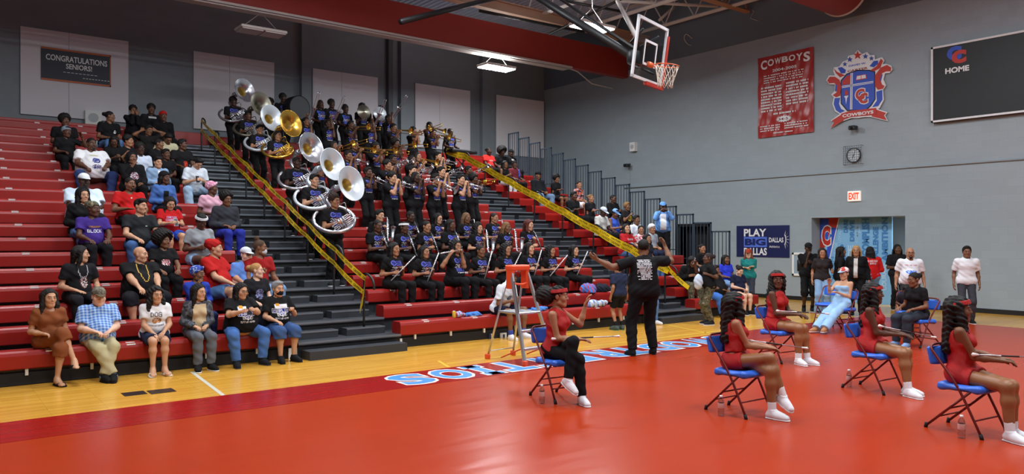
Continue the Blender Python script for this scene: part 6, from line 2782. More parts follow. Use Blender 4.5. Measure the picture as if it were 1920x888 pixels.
def phone(J, label, up_=V3(0, .35, 1), land=False, col=(24, 24, 28)):
    p = (J['gripL'] + J['gripR']) / 2 if J.get('two') else J['gripR']
    t = inst('phone', J['root'], p, label, 'phone')
    B = basis(unit(np.cross(V3(1, 0, 0), up_)), V3(1, 0, 0))
    w_, h_ = (.075, .036) if land else (.036, .075)
    q = MB().prism([(-w_, -h_), (w_, -h_), (w_, h_), (-w_, h_)], -.004, .004, 0, (B, V3(0, 0, 0)))
    q.build('phone_body', cloth(col), t, smooth=False)
    q = MB().prism([(-w_ * .9, -h_ * .94), (w_ * .9, -h_ * .94), (w_ * .9, h_ * .94), (-w_ * .9, h_ * .94)], .0041, .0055, 0, (B, V3(0, 0, 0)))
    q.build('screen', c3('phone_screen', (30, 34, 42), .12), t, smooth=False)
    return t


# ------------------------------------------------------------------ placing people
ORD = ['first', 'second', 'third', 'fourth', 'fifth', 'sixth', 'seventh', 'eighth', 'ninth', 'tenth', 'eleventh', 'twelfth']
BK, DK = (20, 20, 22), (26, 22, 20)
HB = (20, 16, 14)
seed_ = [0]


def seat(u, v, kind='sit', row=None, smin=.90, smax=1.10):
    """row, x, scale of someone whose head top shows at (u, v)"""
    best = None
    for r in ([row] if row is not None else range(NR)):
        yr = rowY(r) + (.16 if kind == 'sit' else -.15)
        p = at(u, v, Y=yr - .09)
        S = (p[2] - DZ * r - (.45 if kind == 'sit' else 0)) / (.875 if kind == 'sit' else 1.725)
        if best is None or abs(S - 1) < abs(best[2] - 1):
            best = (r, p[0], S, yr)
    r, x, S, yr = best
    return r, x, min(max(S, smin), smax), yr


def row_person(u, v, label, kind='sit', row=None, rz=6, Sx=None, **k):
    r, x, S, yr = seat(u, v, kind, row)
    S = Sx or S
    if k.get('group') is None:
        k['g'] = 1 + (k.get('g', 1.0) - 1) * 1.35 + .12
    seed_[0] += 1
    k.setdefault('seed', seed_[0])
    return build_person((x, yr, DZ * r), R(rz), S=S, kind=kind, label=label, **k)


def floor_person(u, v, label, S, rz, **k):
    p = ground(u, v)
    seed_[0] += 1
    k.setdefault('seed', seed_[0])
    return build_person((p[0], p[1], k.pop('z', 0)), R(rz), S=S, label=label, **k)


TEE = ('tee', BK)
BP = [BAND]
BLKP = ('long', (18, 18, 20))


def band(u, v, kind, arms, hair, skin, label, rz=8, **k):
    k.setdefault('sex', 'f' if hair and hair[0] in ('long', 'longcurly', 'lowpony', 'bob', 'longbraids', 'pony', 'bun') else 'm')
    return row_person(u, v, label, kind=kind, rz=rz, arms=arms, hair=hair, skin=skin, top=TEE, bot=BLKP, prints=BP, group='marching band in black graphic tees', **k)


# ---- the band -------------------------------------------------------
for i, (u, v, h, sk, g, m, mb_, lab) in enumerate((
        (438, 180, ('curlytop', HB), 0, 1.0, M_sil, M_sil, 'silver, topmost behind the tarnished bell'),
        (466, 206, ('short', HB), 1, 1.0, M_tarn, M_tarn, 'tarnished dull, second from the top'),
        (487, 232, ('flat', HB), 3, 1.0, M_wbell, M_wbell, 'white silver with gold throat, third from the top'),
        (521, 243, ('locs', HB), 3, 1.0, M_gold, M_gold, 'brass gold, the only golden one'),
        (557, 291, ('buzz', HB), 0, 1.12, M_sil, M_sil, 'shiny silver, just below the golden one'),
        (590, 323, ('short', HB), 4, 1.1, M_wbell, M_wbell, 'white silver, second from the bottom'),
        (628, 361, ('curlytop', (50, 34, 26)), 3, 1.0, M_sil, M_wbell, 'silver with the lowest bell of all'))):
    what = ('golden' if m is M_gold else 'silver') + ' sousaphone'
    _, J = band(u, v, 'stand', 'sousa', h, sk, 'band member carrying the sousaphone ' + lab, g=g, hy=14, rz=4, lod=1 if i > 3 else 0)
    sousaphone(J, ('dull' if m is M_tarn else what.split()[0]) + ' sousaphone worn in the aisle file, ' + lab, m, mb_, side_=(.0, .05, .02, .03, .0, .06, .0)[i])

FL = [(740, 452, ('long', HB), 3, 1.0, 'rest', (.55, -.25, .6)), (797, 459, ('long', HB), 3, 1.08, 'rest', (.3, -.2, .9)), (856, 447, ('longcurly', HB), 3, 1.3, 'play', 0),
      (902, 458, ('lowpony', HB), 2, 1.0, 'rest', (.15, -.2, .9)), (950, 455, ('longcurly', HB), 3, 1.05, 'rest', (.55, -.1, .9)), (994, 453, ('long', HB), 4, 1.0, 'rest', (.2, -.2, 1)),
      (1034, 459, ('longcurly', HB), 3, 1.0, 'rest', (.75, -.2, .75)), (1078, 458, ('long', HB), 4, 1.0, 'rest', (.4, -.2, .9))]
for i, (u, v, h, sk, g, po, tl) in enumerate(FL):
    nm = ORD[i] + ' from the sousaphones in the front flute row'
    _, J = band(u, v, 'sit', 'flute' if po == 'play' else 'fluterest', h, sk, 'flute player in black graphic tee, ' + nm, g=g, lod=1, hy=4 if po == 'play' else 10, row=None)
    stick(J, 'white silver flute of the player ' + nm, 'flute', po, tl or (1, 0, 0))

RW1 = [(708, 410, ('buzz', HB), 1, 1.12, 'c', None), (758, 414, ('lowpony', HB), 1, 1.0, 'c', ('headband', (228, 228, 228))), (800, 412, ('lowpony', HB), 3, 1.0, 'c', None), (845, 409, ('long', HB), 1, 1.05, 'c', None),
       (897, 415, ('longcurly', HB), 4, 1.0, 's', None), (950, 414, ('longbraids', (120, 88, 56)), 2, 1.0, 's', None), (992, 409, ('bob', (84, 34, 26)), 4, 1.0, 'c', None)]
RW2 = [(712, 391, ('short', HB), 4, 1.0, 's', None), (770, 394, ('buzz', HB), 0, 1.0, 'c', None), (822, 398, ('bob', HB), 4, 1.0, 's', ('glasses', BK)), (875, 397, ('longbraids', (110, 82, 58)), 2, 1.0, 's', None), (927, 397, ('lowpony', (40, 28, 22)), 3, 1.0, 's', None)]
for RWX, nmx in ((RW1, 'lower reed row'), (RW2, 'upper reed row')):
    for i, (u, v, h, sk, g, ins, hat) in enumerate(RWX):
        nm = ORD[i] + ' from the sousaphones in the ' + nmx
        _, J = band(u, v, 'sit', 'clarinet' if ins == 'c' else 'sax', h, sk, ('clarinet' if ins == 'c' else 'saxophone') + ' player in black tee, ' + nm, g=g, hat=hat, hy=10, hp=4, lod=0)
        if ins == 'c':
            stick(J, 'black clarinet of the player ' + nm, 'clarinet')
        else:
            sax(J, 'silver saxophone of the player ' + nm)

TR = [[(690, 311, 'short', 1, 't'), (736, 320, 'curlytop', 4, 't'), (780, 319, 'locs', 0, 't'), (817, 323, 'short', 3, 'm'), (864, 324, 'short', 4, 't'), (889, 325, 'afro', 1, 'b')],
      [(727, 298, 'curlytop', 3, 't'), (773, 308, 'short', 4, 't'), (828, 310, 'short', 4, 't'), (879, 309, 'short', 1, 't')],
      [(737, 288, 'short', 1, 't'), (773, 289, 'long', 2, 'm'), (822, 283, 'short', 4, 't'), (600, 289, 'short', 2, 't'), (653, 280, 'short', 2, 't')]]
rows_ = ('lowest standing brass row', 'second standing brass row', 'third standing brass row')
for k, L_ in enumerate(TR):
    for i, (u, v, h, sk, ins) in enumerate(sorted(L_)):
        nm = ORD[i] + ' from the sousaphones in the ' + rows_[k]
        nn = {'t': 'trumpet', 'm': 'mellophone', 'b': 'trumpet'}[ins]
        _, J = band(u, v, 'stand', 'trumpet' if ins != 'm' else 'mello', (h, HB), sk, nn + ' player in black tee, ' + nm, hy=14, g=1.0 + .07 * (i % 3 == 1), lod=0, rz=10)
        trumpet(J, ('brass ' if ins == 'b' else 'silver ') + nn + ' of the player ' + nm, M_gold if ins == 'b' else M_sil, big=ins == 'm', pitch=(-24, -16, 2)[i % 3] if k != 1 else 20, yaw=26)

TB = [[(626, 262, 'long', 2, 12), (665, 260, 'short', 2, -10), (705, 265, 'curlytop', 2, -5), (742, 258, 'afro', 1, 0), (783, 282, 'long', 3, -15)],
      [(617, 222, 'short', 1, 62), (658, 224, 'short', 1, -4), (695, 227, 'short', 1, 64), (738, 230, 'short', 2, -8), (776, 237, 'curlytop', 3, 16), (812, 240, 'short', 2, -12)],
      [(575, 218, 'short', 2, 70), (730, 213, 'short', 1, 55), (806, 227, 'durag', 0, -20)]]
for k, L_ in enumerate(TB):
    rn = ('lower trombone row', 'upper trombone row', 'topmost trombone row')[k]
    for i, (u, v, h, sk, pt) in enumerate(L_):
        nm = ORD[i] + ' from the sousaphones in the ' + rn
        hp_ = -12 if pt > 40 else 0
        _, J = band(u, v, 'stand', 'trombone', None if h == 'durag' else (h, HB), sk, 'trombone player in black tee, ' + nm, hat=('durag', BK) if h == 'durag' else None, hy=14, hp=hp_, sex='f' if h == 'long' else 'm', rz=10,
                    handR=(-.03, -.42 * math.cos(R(pt)), .56 + .30 * math.sin(R(pt)), 'grip'))
        trombone(J, 'brass trombone of the player ' + nm, M_gold if pt < 40 else M_sil, pitch=pt, yaw=20)

# percussion along the top rows
strap = np.zeros((22, 12), int)
for r_ in range(22):
    strap[r_, max(0, int(r_ * .42)):int(r_ * .42) + 3] = 1
STR = (strap, [(62, 108, 206)], .20, .27, -.05)
for i, (u, v, h, sk, a_, lab) in enumerate((
        (601, 185, ('locs', HB), 0, 'drum', 'drummer with long locs and a blue strap at the top of the band'), (622, 178, ('curlytop', HB), 0, 'drum', 'curly haired drummer standing highest in front of the white panel'),
        (648, 195, ('curlytop', HB), 0, 'drum', 'drummer with a blue strap beside the dull cymbal'), (680, 192, ('curlytop', HB), 0, 'cymbal', 'cymbal player between the two pale cymbals'),
        (714, 194, ('short', HB), 0, 'cymbal', 'cymbal player behind the bluish cymbal'), (845, 239, ('buzz', HB), 0, 'keys', 'keyboard player standing at the end of the top band row'),
        (531, 172, ('curlytop', HB), 0, 'drum', 'drummer standing beside the dark bass drum against the wall'), (507, 184, ('afro', HB), 0, 'lap', 'band member just behind the tarnished bell at the top'))):
    _, J = row_person(u, v, lab, kind='stand', rz=8, arms=a_ if a_ != 'lap' else 'sides', hair=h, skin=sk, top=TEE, bot=BLKP, prints=[BAND] + ([STR] if 'strap' in lab else []), group='percussion along the top row', hy=8)
    if a_ == 'cymbal':
        c = J['gripR'] * .3 + J['gripL'] * .7 + V3(-.28, -.14, .02) if i == 3 else J['gripR'] + V3(-.12, -.10, .02)
        t = inst('cymbal', J['root'], c, 'dull silver cymbal held up before the white panel' if i == 3 else 'bluish silver cymbal held up beside the dark pilaster', 'cymbal')
        dm = unit(V3(-.15, -1, .15))
        MB().lathe([(.001, .03), (.04, .028), (.06, .008), (.23, .0), (.232, -.003), (.06, .004), (.001, .024)], 30, 0, (basis(dm), V3(0, 0, 0))).build('cymbal_disc', M_wbell if i == 4 else M_tarn, t)
        MB().tube([-dm * .01, -dm * .06, -dm * .09], [.006, .02, .012], 8).build('hand_strap', M_blk, t)
    elif a_ == 'keys':
        c = J['P'] + V3(.25, -.36, -.08)
        t = inst('keyboard', J['root'], c, 'long black keyboard on a stand at the end of the top band row', 'keyboard')
        MB().box((-.55, -.16, 0), (.55, .16, .09), .015).build('keyboard_body', M_blk, t, smooth=False)
        q = MB()
        for k in range(28):
            q.box((-.52 + k * .037, -.15, .09), (-.486 + k * .037, .04, .10))
        q.build('key', c3('key_grey', (70, 72, 76)), t, smooth=False)
        for sx in (-1, 1):
            MB().bar((-.4 * sx, -.1, -.72), (.4 * sx, .1, .0), .018, 6).build('stand_leg', M_black, t)
    elif a_ == 'drum' and i in (0, 2):
        c = J['P'] + V3(0, -.40, -.02)
        t = inst('snare_drum', J['root'], c, 'dark marching drum hung on the ' + ('locs' if i == 0 else 'blue strapped curly') + ' drummer', 'drum')
        MB().lathe([(.001, -.16), (.17, -.16), (.175, -.14), (.175, .14), (.17, .16)], 24).build('drum_shell', M_blk, t)
        MB().lathe([(.171, .161), (.001, .162)], 24).build('drum_head', M_white, t)
p = at(556, 203, Y=rowY(17))
t = empty('bass_drum', tuple(p), R(10), 'large dark bass drum among the top percussion beside the golden sousaphone', 'drum')
MB().lathe([(.34, -.2), (.36, -.18), (.36, .18), (.34, .2)], 30, 0, (basis(V3(0, -1, 0)), V3(0, 0, 0))).build('drum_shell', M_blk, t)
MB().lathe([(.345, .19), (.001, .195)], 30, 0, (basis(V3(0, -1, 0)), V3(0, 0, 0))).build('drum_head', c3('drum_head_dark', (40, 42, 46)), t)
MB().box((-.2, -.1, -.75), (.2, .1, -.34), .02).build('drum_stand', M_black, t, smooth=False)
# ------------------------------------------------------------------ spectators
W, RD, NV, GY = (224, 224, 226), (178, 30, 28), (28, 36, 62), (92, 94, 98)
DN = ('long', denim())
DN2 = ('long', denim((116, 150, 190)))
KH = (176, 166, 128)
CAMO = ramp_mat('camouflage', [(0, (52, 54, 38)), (.44, (96, 92, 66)), (.54, (60, 48, 36)), (.62, (136, 128, 98))], 14)
MARL = (shield_print('MARLIN', 'BAND'), [(222, 222, 226), (34, 52, 130), (210, 150, 50), (230, 230, 232)], .27, .28)
T = lambda c: ('tee', c)
LG = lambda c: ('long', c)


def txt(lines, pal, wd, zc=.33, **k):
    return (words_print(lines), pal, wd, zc) + ((k.get('xc', 0), k.get('back', False)) if k else ())


def chain(col, n=15):
    A = np.zeros((n, 11), int)
    for r in range(n):
        o = int(5.2 * math.sqrt(max(0, 1 - (r / (n - 1.0)) ** 2)) + .5)
        A[r, 5 - o] = A[r, 5 + o] = 1
    A[n - 1, 4:7] = 1
    return (A, [col], .15, .38)


solid = lambda h, w_: np.ones((h, w_), int)
PLAID = plaid_mat()
SANDW = (214, 210, 204)
rp = row_person
GOLDC = (196, 156, 70)

# front bench, left section
rp(92, 540, 'person in a brown dress and black sandals at the end of the front bench', row=0, sex='f', skin=4, hair=('long', DK), top=('dress', (128, 72, 40)), bot=('bermuda', (128, 72, 40)), lod=1, shoe=(24, 22, 22), shoe_kind='sandal',
   feet=((.02, -.42, .085), (.22, -.50, .30)), kneeR=(.3, -.75, 1), hy=10)
rp(185, 543, 'older man in blue plaid shirt, khaki trousers and camouflage cap on the front bench', row=0, g=1.35, skin=5, hair=('buzz', (150, 146, 140)), hat=('cap', ramp_mat('cap_camo', [(0, (84, 78, 66)), (.5, (122, 116, 100))], 30), (92, 78, 60)),
   top=('loose', PLAID), bot=('long', KH), shoe=(20, 20, 22), sole=(26, 26, 28), lod=2, rz=2, hy=4, hp=6, arms='lap', feet=((-.02, -.52, .085), (.10, -.56, .085)), spread=.24, socks=(96, 120, 150))
rp(292, 537, 'young woman in a white printed tee, dark shorts and white slides on the front bench', row=0, sex='f', skin=4, g=1.1, hair=('longcurly', HB), top=T(W), bot=('shorts', (34, 42, 66)), shoe=SANDW, shoe_kind='slides', lod=2,
   arms='lap', handL=(.05, -.34, .04, 'relax'), handR=(-.01, -.33, .0, 'relax'), lean=10, hy=18, rz=-4, spread=.085,
   prints=[txt([('DOG', 2)], [(60, 60, 64), (70, 66, 66)], .15, .35), (blob_print(16, 9, 2, 3), [(190, 120, 50), (120, 90, 60)], .13, .27), txt([('TRANSFORMER', 1)], [(70, 70, 74)], .21, .19)])
_, J = rp(372, 530, 'woman in dark patterned cardigan, tan top and grey trousers on the front bench', row=0, sex='f', skin=4, hair=('long', HB), lod=2, top=('long', ramp_mat('cardigan', [(0, (44, 46, 52)), (.5, (88, 92, 100)), (.62, (60, 66, 78))], 11)),
   bot=LG((92, 96, 104)), shoe=(22, 22, 24), arms='lap', handL=(.03, -.30, .09, 'hold'), handR=(-.06, -.30, .09, 'hold'), lean=8, hy=30, rz=0, spread=.10, prints=[(solid(26, 12), [(196, 174, 138)], .19, .24)])
_, J = rp(452, 530, 'large woman in black MARLIN BAND tee and blue jeans holding a phone, front bench', row=0, sex='f', skin=4, g=1.55, hair=('long', HB), hat=('glasses', BK), top=('loose', BK), bot=('long', denim((70, 108, 168))), shoe=(26, 28, 34), sole=(60, 60, 64), lod=2,
   arms='phone', handL=(.02, -.34, .37), handR=(-.10, -.33, .35), hy=16, hp=8, rz=4, spread=.22, prints=[MARL])
J['two'] = 1
phone(J, 'black phone held by the large woman in black tee on the front bench')
rp(522, 531, 'grey haired woman in a black face mask, black tee and denim shorts on front bench', row=0, sex='f', skin=4, g=1.25, hair=('short', (132, 134, 138)), hat=('mask', BK), top=('loose', BK), bot=('bermuda', denim((58, 84, 130))), shoe=(22, 22, 24), sole=(30, 30, 32), lod=2,
   handL=(.13, -.25, .33, 'hold'), handR=(-.12, -.30, .10, 'relax'), hy=10, rz=4, spread=.12, prints=[MARL])
# second group
rp(148, 458, 'bearded man in black tee with tattooed forearms and a long silver necklace, looking sideways', row=2, skin=4, hair=('long', HB), beard='goatee', top=T((24, 24, 27)), bot=LG((26, 26, 30)), lod=1, hy=62, turn=14, arms='thighs', prints=[chain((170, 170, 176)), (blob_print(12, 18, 2, 5), [(210, 206, 204), (120, 60, 50)], .12, .24)])
rp(262, 460, 'bald heavy man in black tee with a gold chain necklace and black shorts', row=2, skin=4, g=1.6, hair=None, beard='goatee', top=('loose', (18, 18, 20)), bot=('bermuda', (26, 26, 32)), shoe=W, lod=1, hy=44, wide=True, arms='knees', spread=.2, prints=[chain(GOLDC, 19)])
rp(306, 436, 'woman with big dark curly hair in a black printed tee behind the bald man', row=3, sex='f', skin=2, g=1.2, hair=('bigafro', HB), top=T(BK), bot=LG(BK), lod=1, hy=30, arms='knees', prints=[(blob_print(14, 10, 2, 8), [(214, 204, 206), (180, 70, 80)], .15, .28)])
rp(370, 503, 'person in royal blue with a blue patterned head wrap just behind the front bench', row=1, sex='f', skin=2, hair=('buzz', HB), hat=('wrap', ramp_mat('bandana_blue', [(0, (34, 60, 150)), (.55, (150, 170, 210))], 26)), top=('long', (38, 62, 160)), bot=LG((30, 40, 80)), lod=1, hy=40, arms='chin')
rp(400, 430, 'woman in a red tee with a red head scarf and denim shorts, sitting sideways', row=2, sex='f', skin=4, g=1.35, hair=('bun', (120, 40, 30)), hat=('bigwrap', (170, 30, 28)), top=('loose', (176, 26, 24)), bot=('shorts', denim()), shoe=(220, 200, 204), lod=1, rz=38, hy=20, arms='knees')
rp(462, 463, 'man in a light blue shirt with a white cap and glasses', row=2, skin=5, g=1.2, hair=('buzz', (120, 110, 100)), hat=(('cap', (206, 210, 214), (206, 210, 214)), ('glasses', BK)), top=('loose', (96, 136, 206)), bot=LG((70, 76, 90)), lod=1, hy=10, rz=4, arms='lap')
rp(482, 492, 'blonde woman with tied hair in a black printed tee behind the front bench', row=1, sex='f', skin=5, hair=('bun', (176, 132, 78)), top=T((28, 28, 32)), bot=LG((40, 44, 56)), lod=1, hy=50, hp=-4, arms='knees', prints=[(blob_print(13, 16, 2, 9), [(160, 164, 190), (96, 96, 150)], .14, .26)])
rp(486, 430, 'person with tied locs, a white face mask and a red tee at the aisle edge', row=2, skin=2, hair=('topbun', (70, 48, 30)), hat=('mask', (196, 200, 204)), top=T((150, 26, 26)), bot=DN2, shoe=(205, 205, 208), lod=1, hy=48, rz=14, arms='knees', prints=[(blob_print(12, 9, 2, 45), [(210, 170, 60), (60, 50, 120)], .16, .30)])
# middle rows
_, J = rp(262, 368, 'man in a plain charcoal tee and ripped jeans looking aside, holding a phone', skin=4, hair=('flat', HB), beard='goatee', top=T((34, 37, 40)), bot=('long', denim((62, 92, 140))), lod=1, g=1.15, hy=34, arms='knees', spread=.2, prints=[(solid(1, 2), [(180, 200, 200)], .035, .33, .07)])
rp(174, 376, 'person in a purple BLOCK tee with a camouflage head wrap', skin=1, g=1.15, hair=('buzz', HB), hat=('bigwrap', CAMO), top=T((66, 44, 128)), bot=LG((22, 22, 26)), lod=1, hy=30, arms='knees', prints=[(lines_print(2, 26, 3), [(206, 150, 50)], .2, .345), txt([('BLOCK', 1)], [W], .22, .27)])
rp(155, 350, 'young woman in a black hooded top with long dark hair, jeans beside the purple tee', sex='f', skin=4, hair=('long', HB), hat=('hood', BK), top=('hoodie', BK), bot=DN, lod=1, hy=14, arms='lap', prints=[(blob_print(9, 6, 1, 44), [(196, 196, 200)], .11, .22)])
rp(157, 323, 'large man in a white tee and white cap behind the girl in the black hood', skin=0, g=1.6, hair=('buzz', HB), beard=True, hat=('cap', (218, 222, 226), (218, 222, 226)), top=('loose', (206, 222, 238)), bot=LG(BK), lod=1, hy=6)
rp(243, 330, 'bearded man in a red polo shirt', skin=2, g=1.2, hair=('buzz', HB), beard=True, top=T((184, 24, 24)), bot=LG(BK), lod=1, hy=18, arms='knees', handR=(-.10, -.30, .20, 'flat'), prints=[(solid(2, 2), [(226, 200, 190)], .025, .40)])
rp(308, 320, 'girl in a denim jacket and black cap with braids', sex='f', skin=1, hair=('braids', HB), hat=('beanie', BK), top=('jacket', denim((72, 108, 172))), bot=LG(BK), lod=1, hy=34, arms='lap', prints=[(solid(20, 7), [BK], .10, .24)])
_, J = rp(318, 366, 'long haired woman in red lettered tee and blue shorts looking down at a phone', sex='f', skin=4, g=1.25, hair=('long', HB), top=T((186, 26, 28)), bot=('shorts', (44, 84, 190)), shoe=W, lod=1, hp=24, arms='phone', prints=[txt([('CARTER', 1), ('COWBOYS', 1)], [(196, 190, 232)], .21, .31)])
J['two'] = 1
phone(J, 'white phone held low by the woman in the red lettered tee', col=(220, 222, 226))
rp(376, 393, 'girl in a grey polo with a white headband, head bowed', sex='f', skin=1, hair=('short', HB), hat=('headband', W), top=T((148, 152, 156)), bot=('hot', denim((140, 166, 200))), shoe=(150, 160, 150), lod=1, hp=28, hy=-6, arms='clasp', handL=(.06, -.26, .22, 'hold'), handR=(-.04, -.24, .2, 'hold'))
rp(424, 358, 'boy with an afro in a dark grey hoodie and blue track trousers with white stripes', skin=2, hair=('afro', HB), top=('hoodie', (52, 54, 60)), bot=LG((42, 52, 150)), lod=1, hp=8, hy=6, arms='lap')
rp(396, 338, 'woman in a pink top with a pink head wrap looking up the aisle', sex='f', skin=1, hair=('bun', HB), hat=('wrap', ramp_mat('wrap_pink', [(0, (206, 130, 160)), (.55, (228, 190, 205))], 20)), top=T((210, 160, 178)), bot=LG(NV), lod=1, hy=55, rz=10)
_, J = rp(365, 296, 'young man in white tee and pale jeans bent over his phone by the aisle', skin=4, hair=('flat', HB), top=('loose', (218, 228, 238)), bot=('wide', denim((150, 176, 200))), shoe=W, lod=1, hp=34, hy=10, lean=14, arms='phone', spread=.24, Sx=1.0)
phone(J, 'dark phone held by the young man in white bent over at the aisle')
rp(296, 293, 'boy in a light blue zip jacket holding a drink can', skin=4, hair=('flat', HB), top=('jacket', (136, 164, 196)), bot=LG((70, 80, 100)), lod=1, hy=10, arms='lap', handL=(.14, -.24, .26, 'grip'), prints=[(solid(10, 3), [W], .05, .36)])
rp(247, 283, 'person in a black hooded sweatshirt with a skull print and hood up', skin=2, g=1.2, hair=('buzz', HB), hat=('hood', (16, 16, 18)), top=('hoodie', (16, 16, 18)), bot=LG((16, 16, 18)), lod=1, hy=12, arms='chin', handL=(.10, -.3, .05, 'hold'), prints=[(blob_print(16, 13, 2, 12), [(150, 60, 70), (190, 190, 200)], .2, .27)])
rp(171, 256, 'heavy man in a white tee with a blue oval print and dark jeans', skin=1, g=1.7, hair=('buzz', HB), beard=True, top=('loose', W), bot=('long', denim((48, 62, 108))), lod=1, hy=14, arms='knees', handL=(.12, -.30, .16, 'hold'), handR=(-.16, -.28, .13, 'hold'), spread=.24, prints=[(blob_print(16, 11, 2, 14), [(52, 66, 160), (30, 30, 50)], .16, .32), (lines_print(2, 18, 6), [(180, 172, 80)], .16, .41), (blob_print(18, 9, 3, 15), [(40, 40, 60), (180, 150, 190), (40, 70, 130)], .2, .2)])
rp(204, 206, 'man with a small bun in a black printed tee sitting high up looking aside, jeans', skin=2, hair=('bun', HB), top=T(BK), bot=DN, hy=58, turn=12, arms='lap', prints=[(blob_print(8, 8, 1, 4), [W], .09, .30, .08)])
rp(124, 236, 'person in black with a pale grey cap near the top rows, arm lifted', skin=1, hair=('short', HB), hat=('beanie', (130, 146, 160)), top=T(BK), bot=LG(BK), hy=20, arms='lap', handL=(.28, -.2, .60, 'relax'))
rp(122, 214, 'dark haired person in black behind the pale grey cap in the upper rows', skin=1, hair=('afro', HB), top=T(BK), bot=LG(BK), hy=20, rz=-6)
rp(240, 252, 'young bearded man with curly hair in black, fist at his chest', skin=3, hair=('curlytop', HB), beard='goatee', top=T(BK), bot=LG(BK), hy=40, arms='chin', handR=(-.05, -.2, .38, 'grip'))
rp(262, 266, 'boy in a white printed tee with glasses behind the light blue jacket', skin=0, hair=('curlytop', HB), hat=('glasses', BK), top=T((204, 214, 230)), bot=LG(BK), hy=14, prints=[(blob_print(10, 12, 1, 6), [(40, 40, 46)], .1, .25)])
rp(215, 252, 'long haired person in black slumped behind the heavy man in white', sex='f', skin=1, hair=('verylong', HB), top=T((18, 17, 18)), bot=LG(BK), hp=24, hy=-20, arms='clasp')
rp(277, 233, 'person in black with both hands held to the head in the upper rows', skin=2, hair=('short', HB), top=T((26, 24, 24)), bot=LG(BK), hy=20, arms='cover', handL=(.12, -.08, .66, 'relax'), handR=(-.13, -.10, .64, 'relax'), hp=10)
rp(309, 246, 'person in a cream shirt leaning over in the upper rows beside the aisle', skin=2, hair=('short', HB), top=('loose', (206, 200, 164)), bot=LG(BK), lean=22, hp=30, arms='knees', Sx=1.0)
rp(297, 258, 'woman in a black jacket with a white trim, hair tied back, looking aside', sex='f', skin=2, hair=('bun', HB), top=('jacket', BK), bot=LG(BK), hy=60)
rp(311, 278, 'dark boy in black just above the light blue jacket', skin=1, hair=('short', HB), top=T(BK), bot=LG(BK), hy=16)
rp(341, 259, 'man in a black tee with a red print by the upper aisle edge', skin=1, hair=('short', HB), top=T((24, 22, 24)), bot=LG(BK), hy=44, arms='knees', prints=[(blob_print(9, 11, 1, 16), [(190, 60, 40)], .12, .2, .05)])
rp(250, 197, 'person in black covering the face with both hands on the top bench', skin=2, hair=('curlytop', HB), top=('long', BK), bot=LG(BK), arms='cover')
rp(284, 194, 'person in black with a white collar scarf on the top bench', skin=1, hair=('curlytop', HB), top=('hoodie', (26, 26, 30)), bot=LG(BK), hy=-10, prints=[(solid(3, 12), [(190, 188, 190)], .2, .43)])
rp(306, 207, 'person in a red beanie and black hoodie at the end of the top bench', skin=1, hair=None, hat=('beanie', (170, 30, 28)), top=('hoodie', (16, 16, 18)), bot=LG(BK), arms='lap')

# ---- right section
rp(917, 275, 'woman in a red lettered tee high in the narrow section beside the tape', sex='f', skin=0, g=1.2, hair=('bun', HB), top=T((206, 40, 34)), bot=LG(BK), arms='knees', prints=[txt([('CARTER', 1)], [W], .2, .32)])
rp(941, 276, 'person with a big black afro sitting behind the bare armed woman', skin=0, hair=('bigafro', HB), top=T(BK), bot=LG(BK), hp=14)
rp(959, 279, 'person in a black jacket with a white neck scarf near the top of the railing', skin=0, hair=None, hat=('cap', BK, BK), top=('jacket', BK), bot=LG(BK), prints=[(solid(3, 7), [(196, 190, 180)], .12, .42)])
rp(948, 300, 'woman in a black sleeveless top and white trousers with clasped hands', sex='f', skin=2, hair=('long', HB), top=('tank', BK), bot=LG((206, 208, 212)), arms='clasp')
rp(966, 301, 'person in a dark red and blue baseball shirt beside the white trousers', skin=1, hair=('short', HB), top=('loose', (110, 40, 48)), bot=LG(BK), arms='knees', hy=-20, prints=[(solid(20, 4), [(70, 96, 190)], .08, .28, .14)])
rp(1010, 320, 'man in a black hooded jacket and cap with pale jeans by the taped aisle', skin=2, g=1.3, hair=('buzz', HB), beard=True, hat=('cap', BK, BK), top=('hoodie', (20, 22, 26)), bot=('long', denim((104, 130, 158))), shoe=W, spread=.2)
rp(1044, 327, 'girl with an afro in a black tee beside the man in the black hooded jacket', sex='f', skin=2, hair=('afro', HB), top=T(BK), bot=('shorts', BK), hp=6, arms='crossed')
rp(1087, 338, 'girl in an orange and navy patterned top leaning near the railing', sex='f', skin=3, hair=('bun', HB), top=T(ramp_mat('print_orange_navy', [(0, (34, 40, 66)), (.48, (200, 96, 60)), (.58, (150, 156, 176))], 13)), bot=('shorts', W), hy=-14)
rp(1074, 357, 'man in a plain black tee and trousers with folded forearms at the aisle edge', skin=1, g=1.15, hair=('short', HB), beard='goatee', top=T((20, 21, 23)), bot=LG((20, 20, 22)), arms='crossed', spread=.2, lean=10)
rp(1109, 363, 'woman in black tee with red and white print beside the man with folded forearms', sex='f', skin=3, hair=('bun', (120, 86, 56)), top=T((22, 22, 26)), bot=('shorts', BK), arms='crossed', prints=[(blob_print(14, 7, 2, 18), [W, (200, 60, 80)], .16, .3)])
rp(1130, 386, 'man in a pale grey polo and pale cap looking down beside the tape', skin=0, hair=('buzz', HB), hat=('cap', (190, 200, 214), (190, 200, 214)), top=('loose', (190, 190, 184)), bot=LG(BK), hp=24, arms='knees', lod=1)
rp(1153, 390, 'woman in a blue vest top and a light blue cap looking down', sex='f', skin=2, g=1.15, hair=('short', HB), hat=('cap', (120, 160, 214), (120, 160, 214)), top=('tank', (56, 88, 186)), bot=LG((24, 26, 34)), hp=22, arms='phone', lod=1)
rp(1151, 364, 'man in a black long sleeved top with glasses behind the two pale caps', skin=1, g=1.2, hair=('buzz', HB), hat=('glasses', BK), top=('long', (18, 18, 20)), bot=LG(BK), arms='clasp')
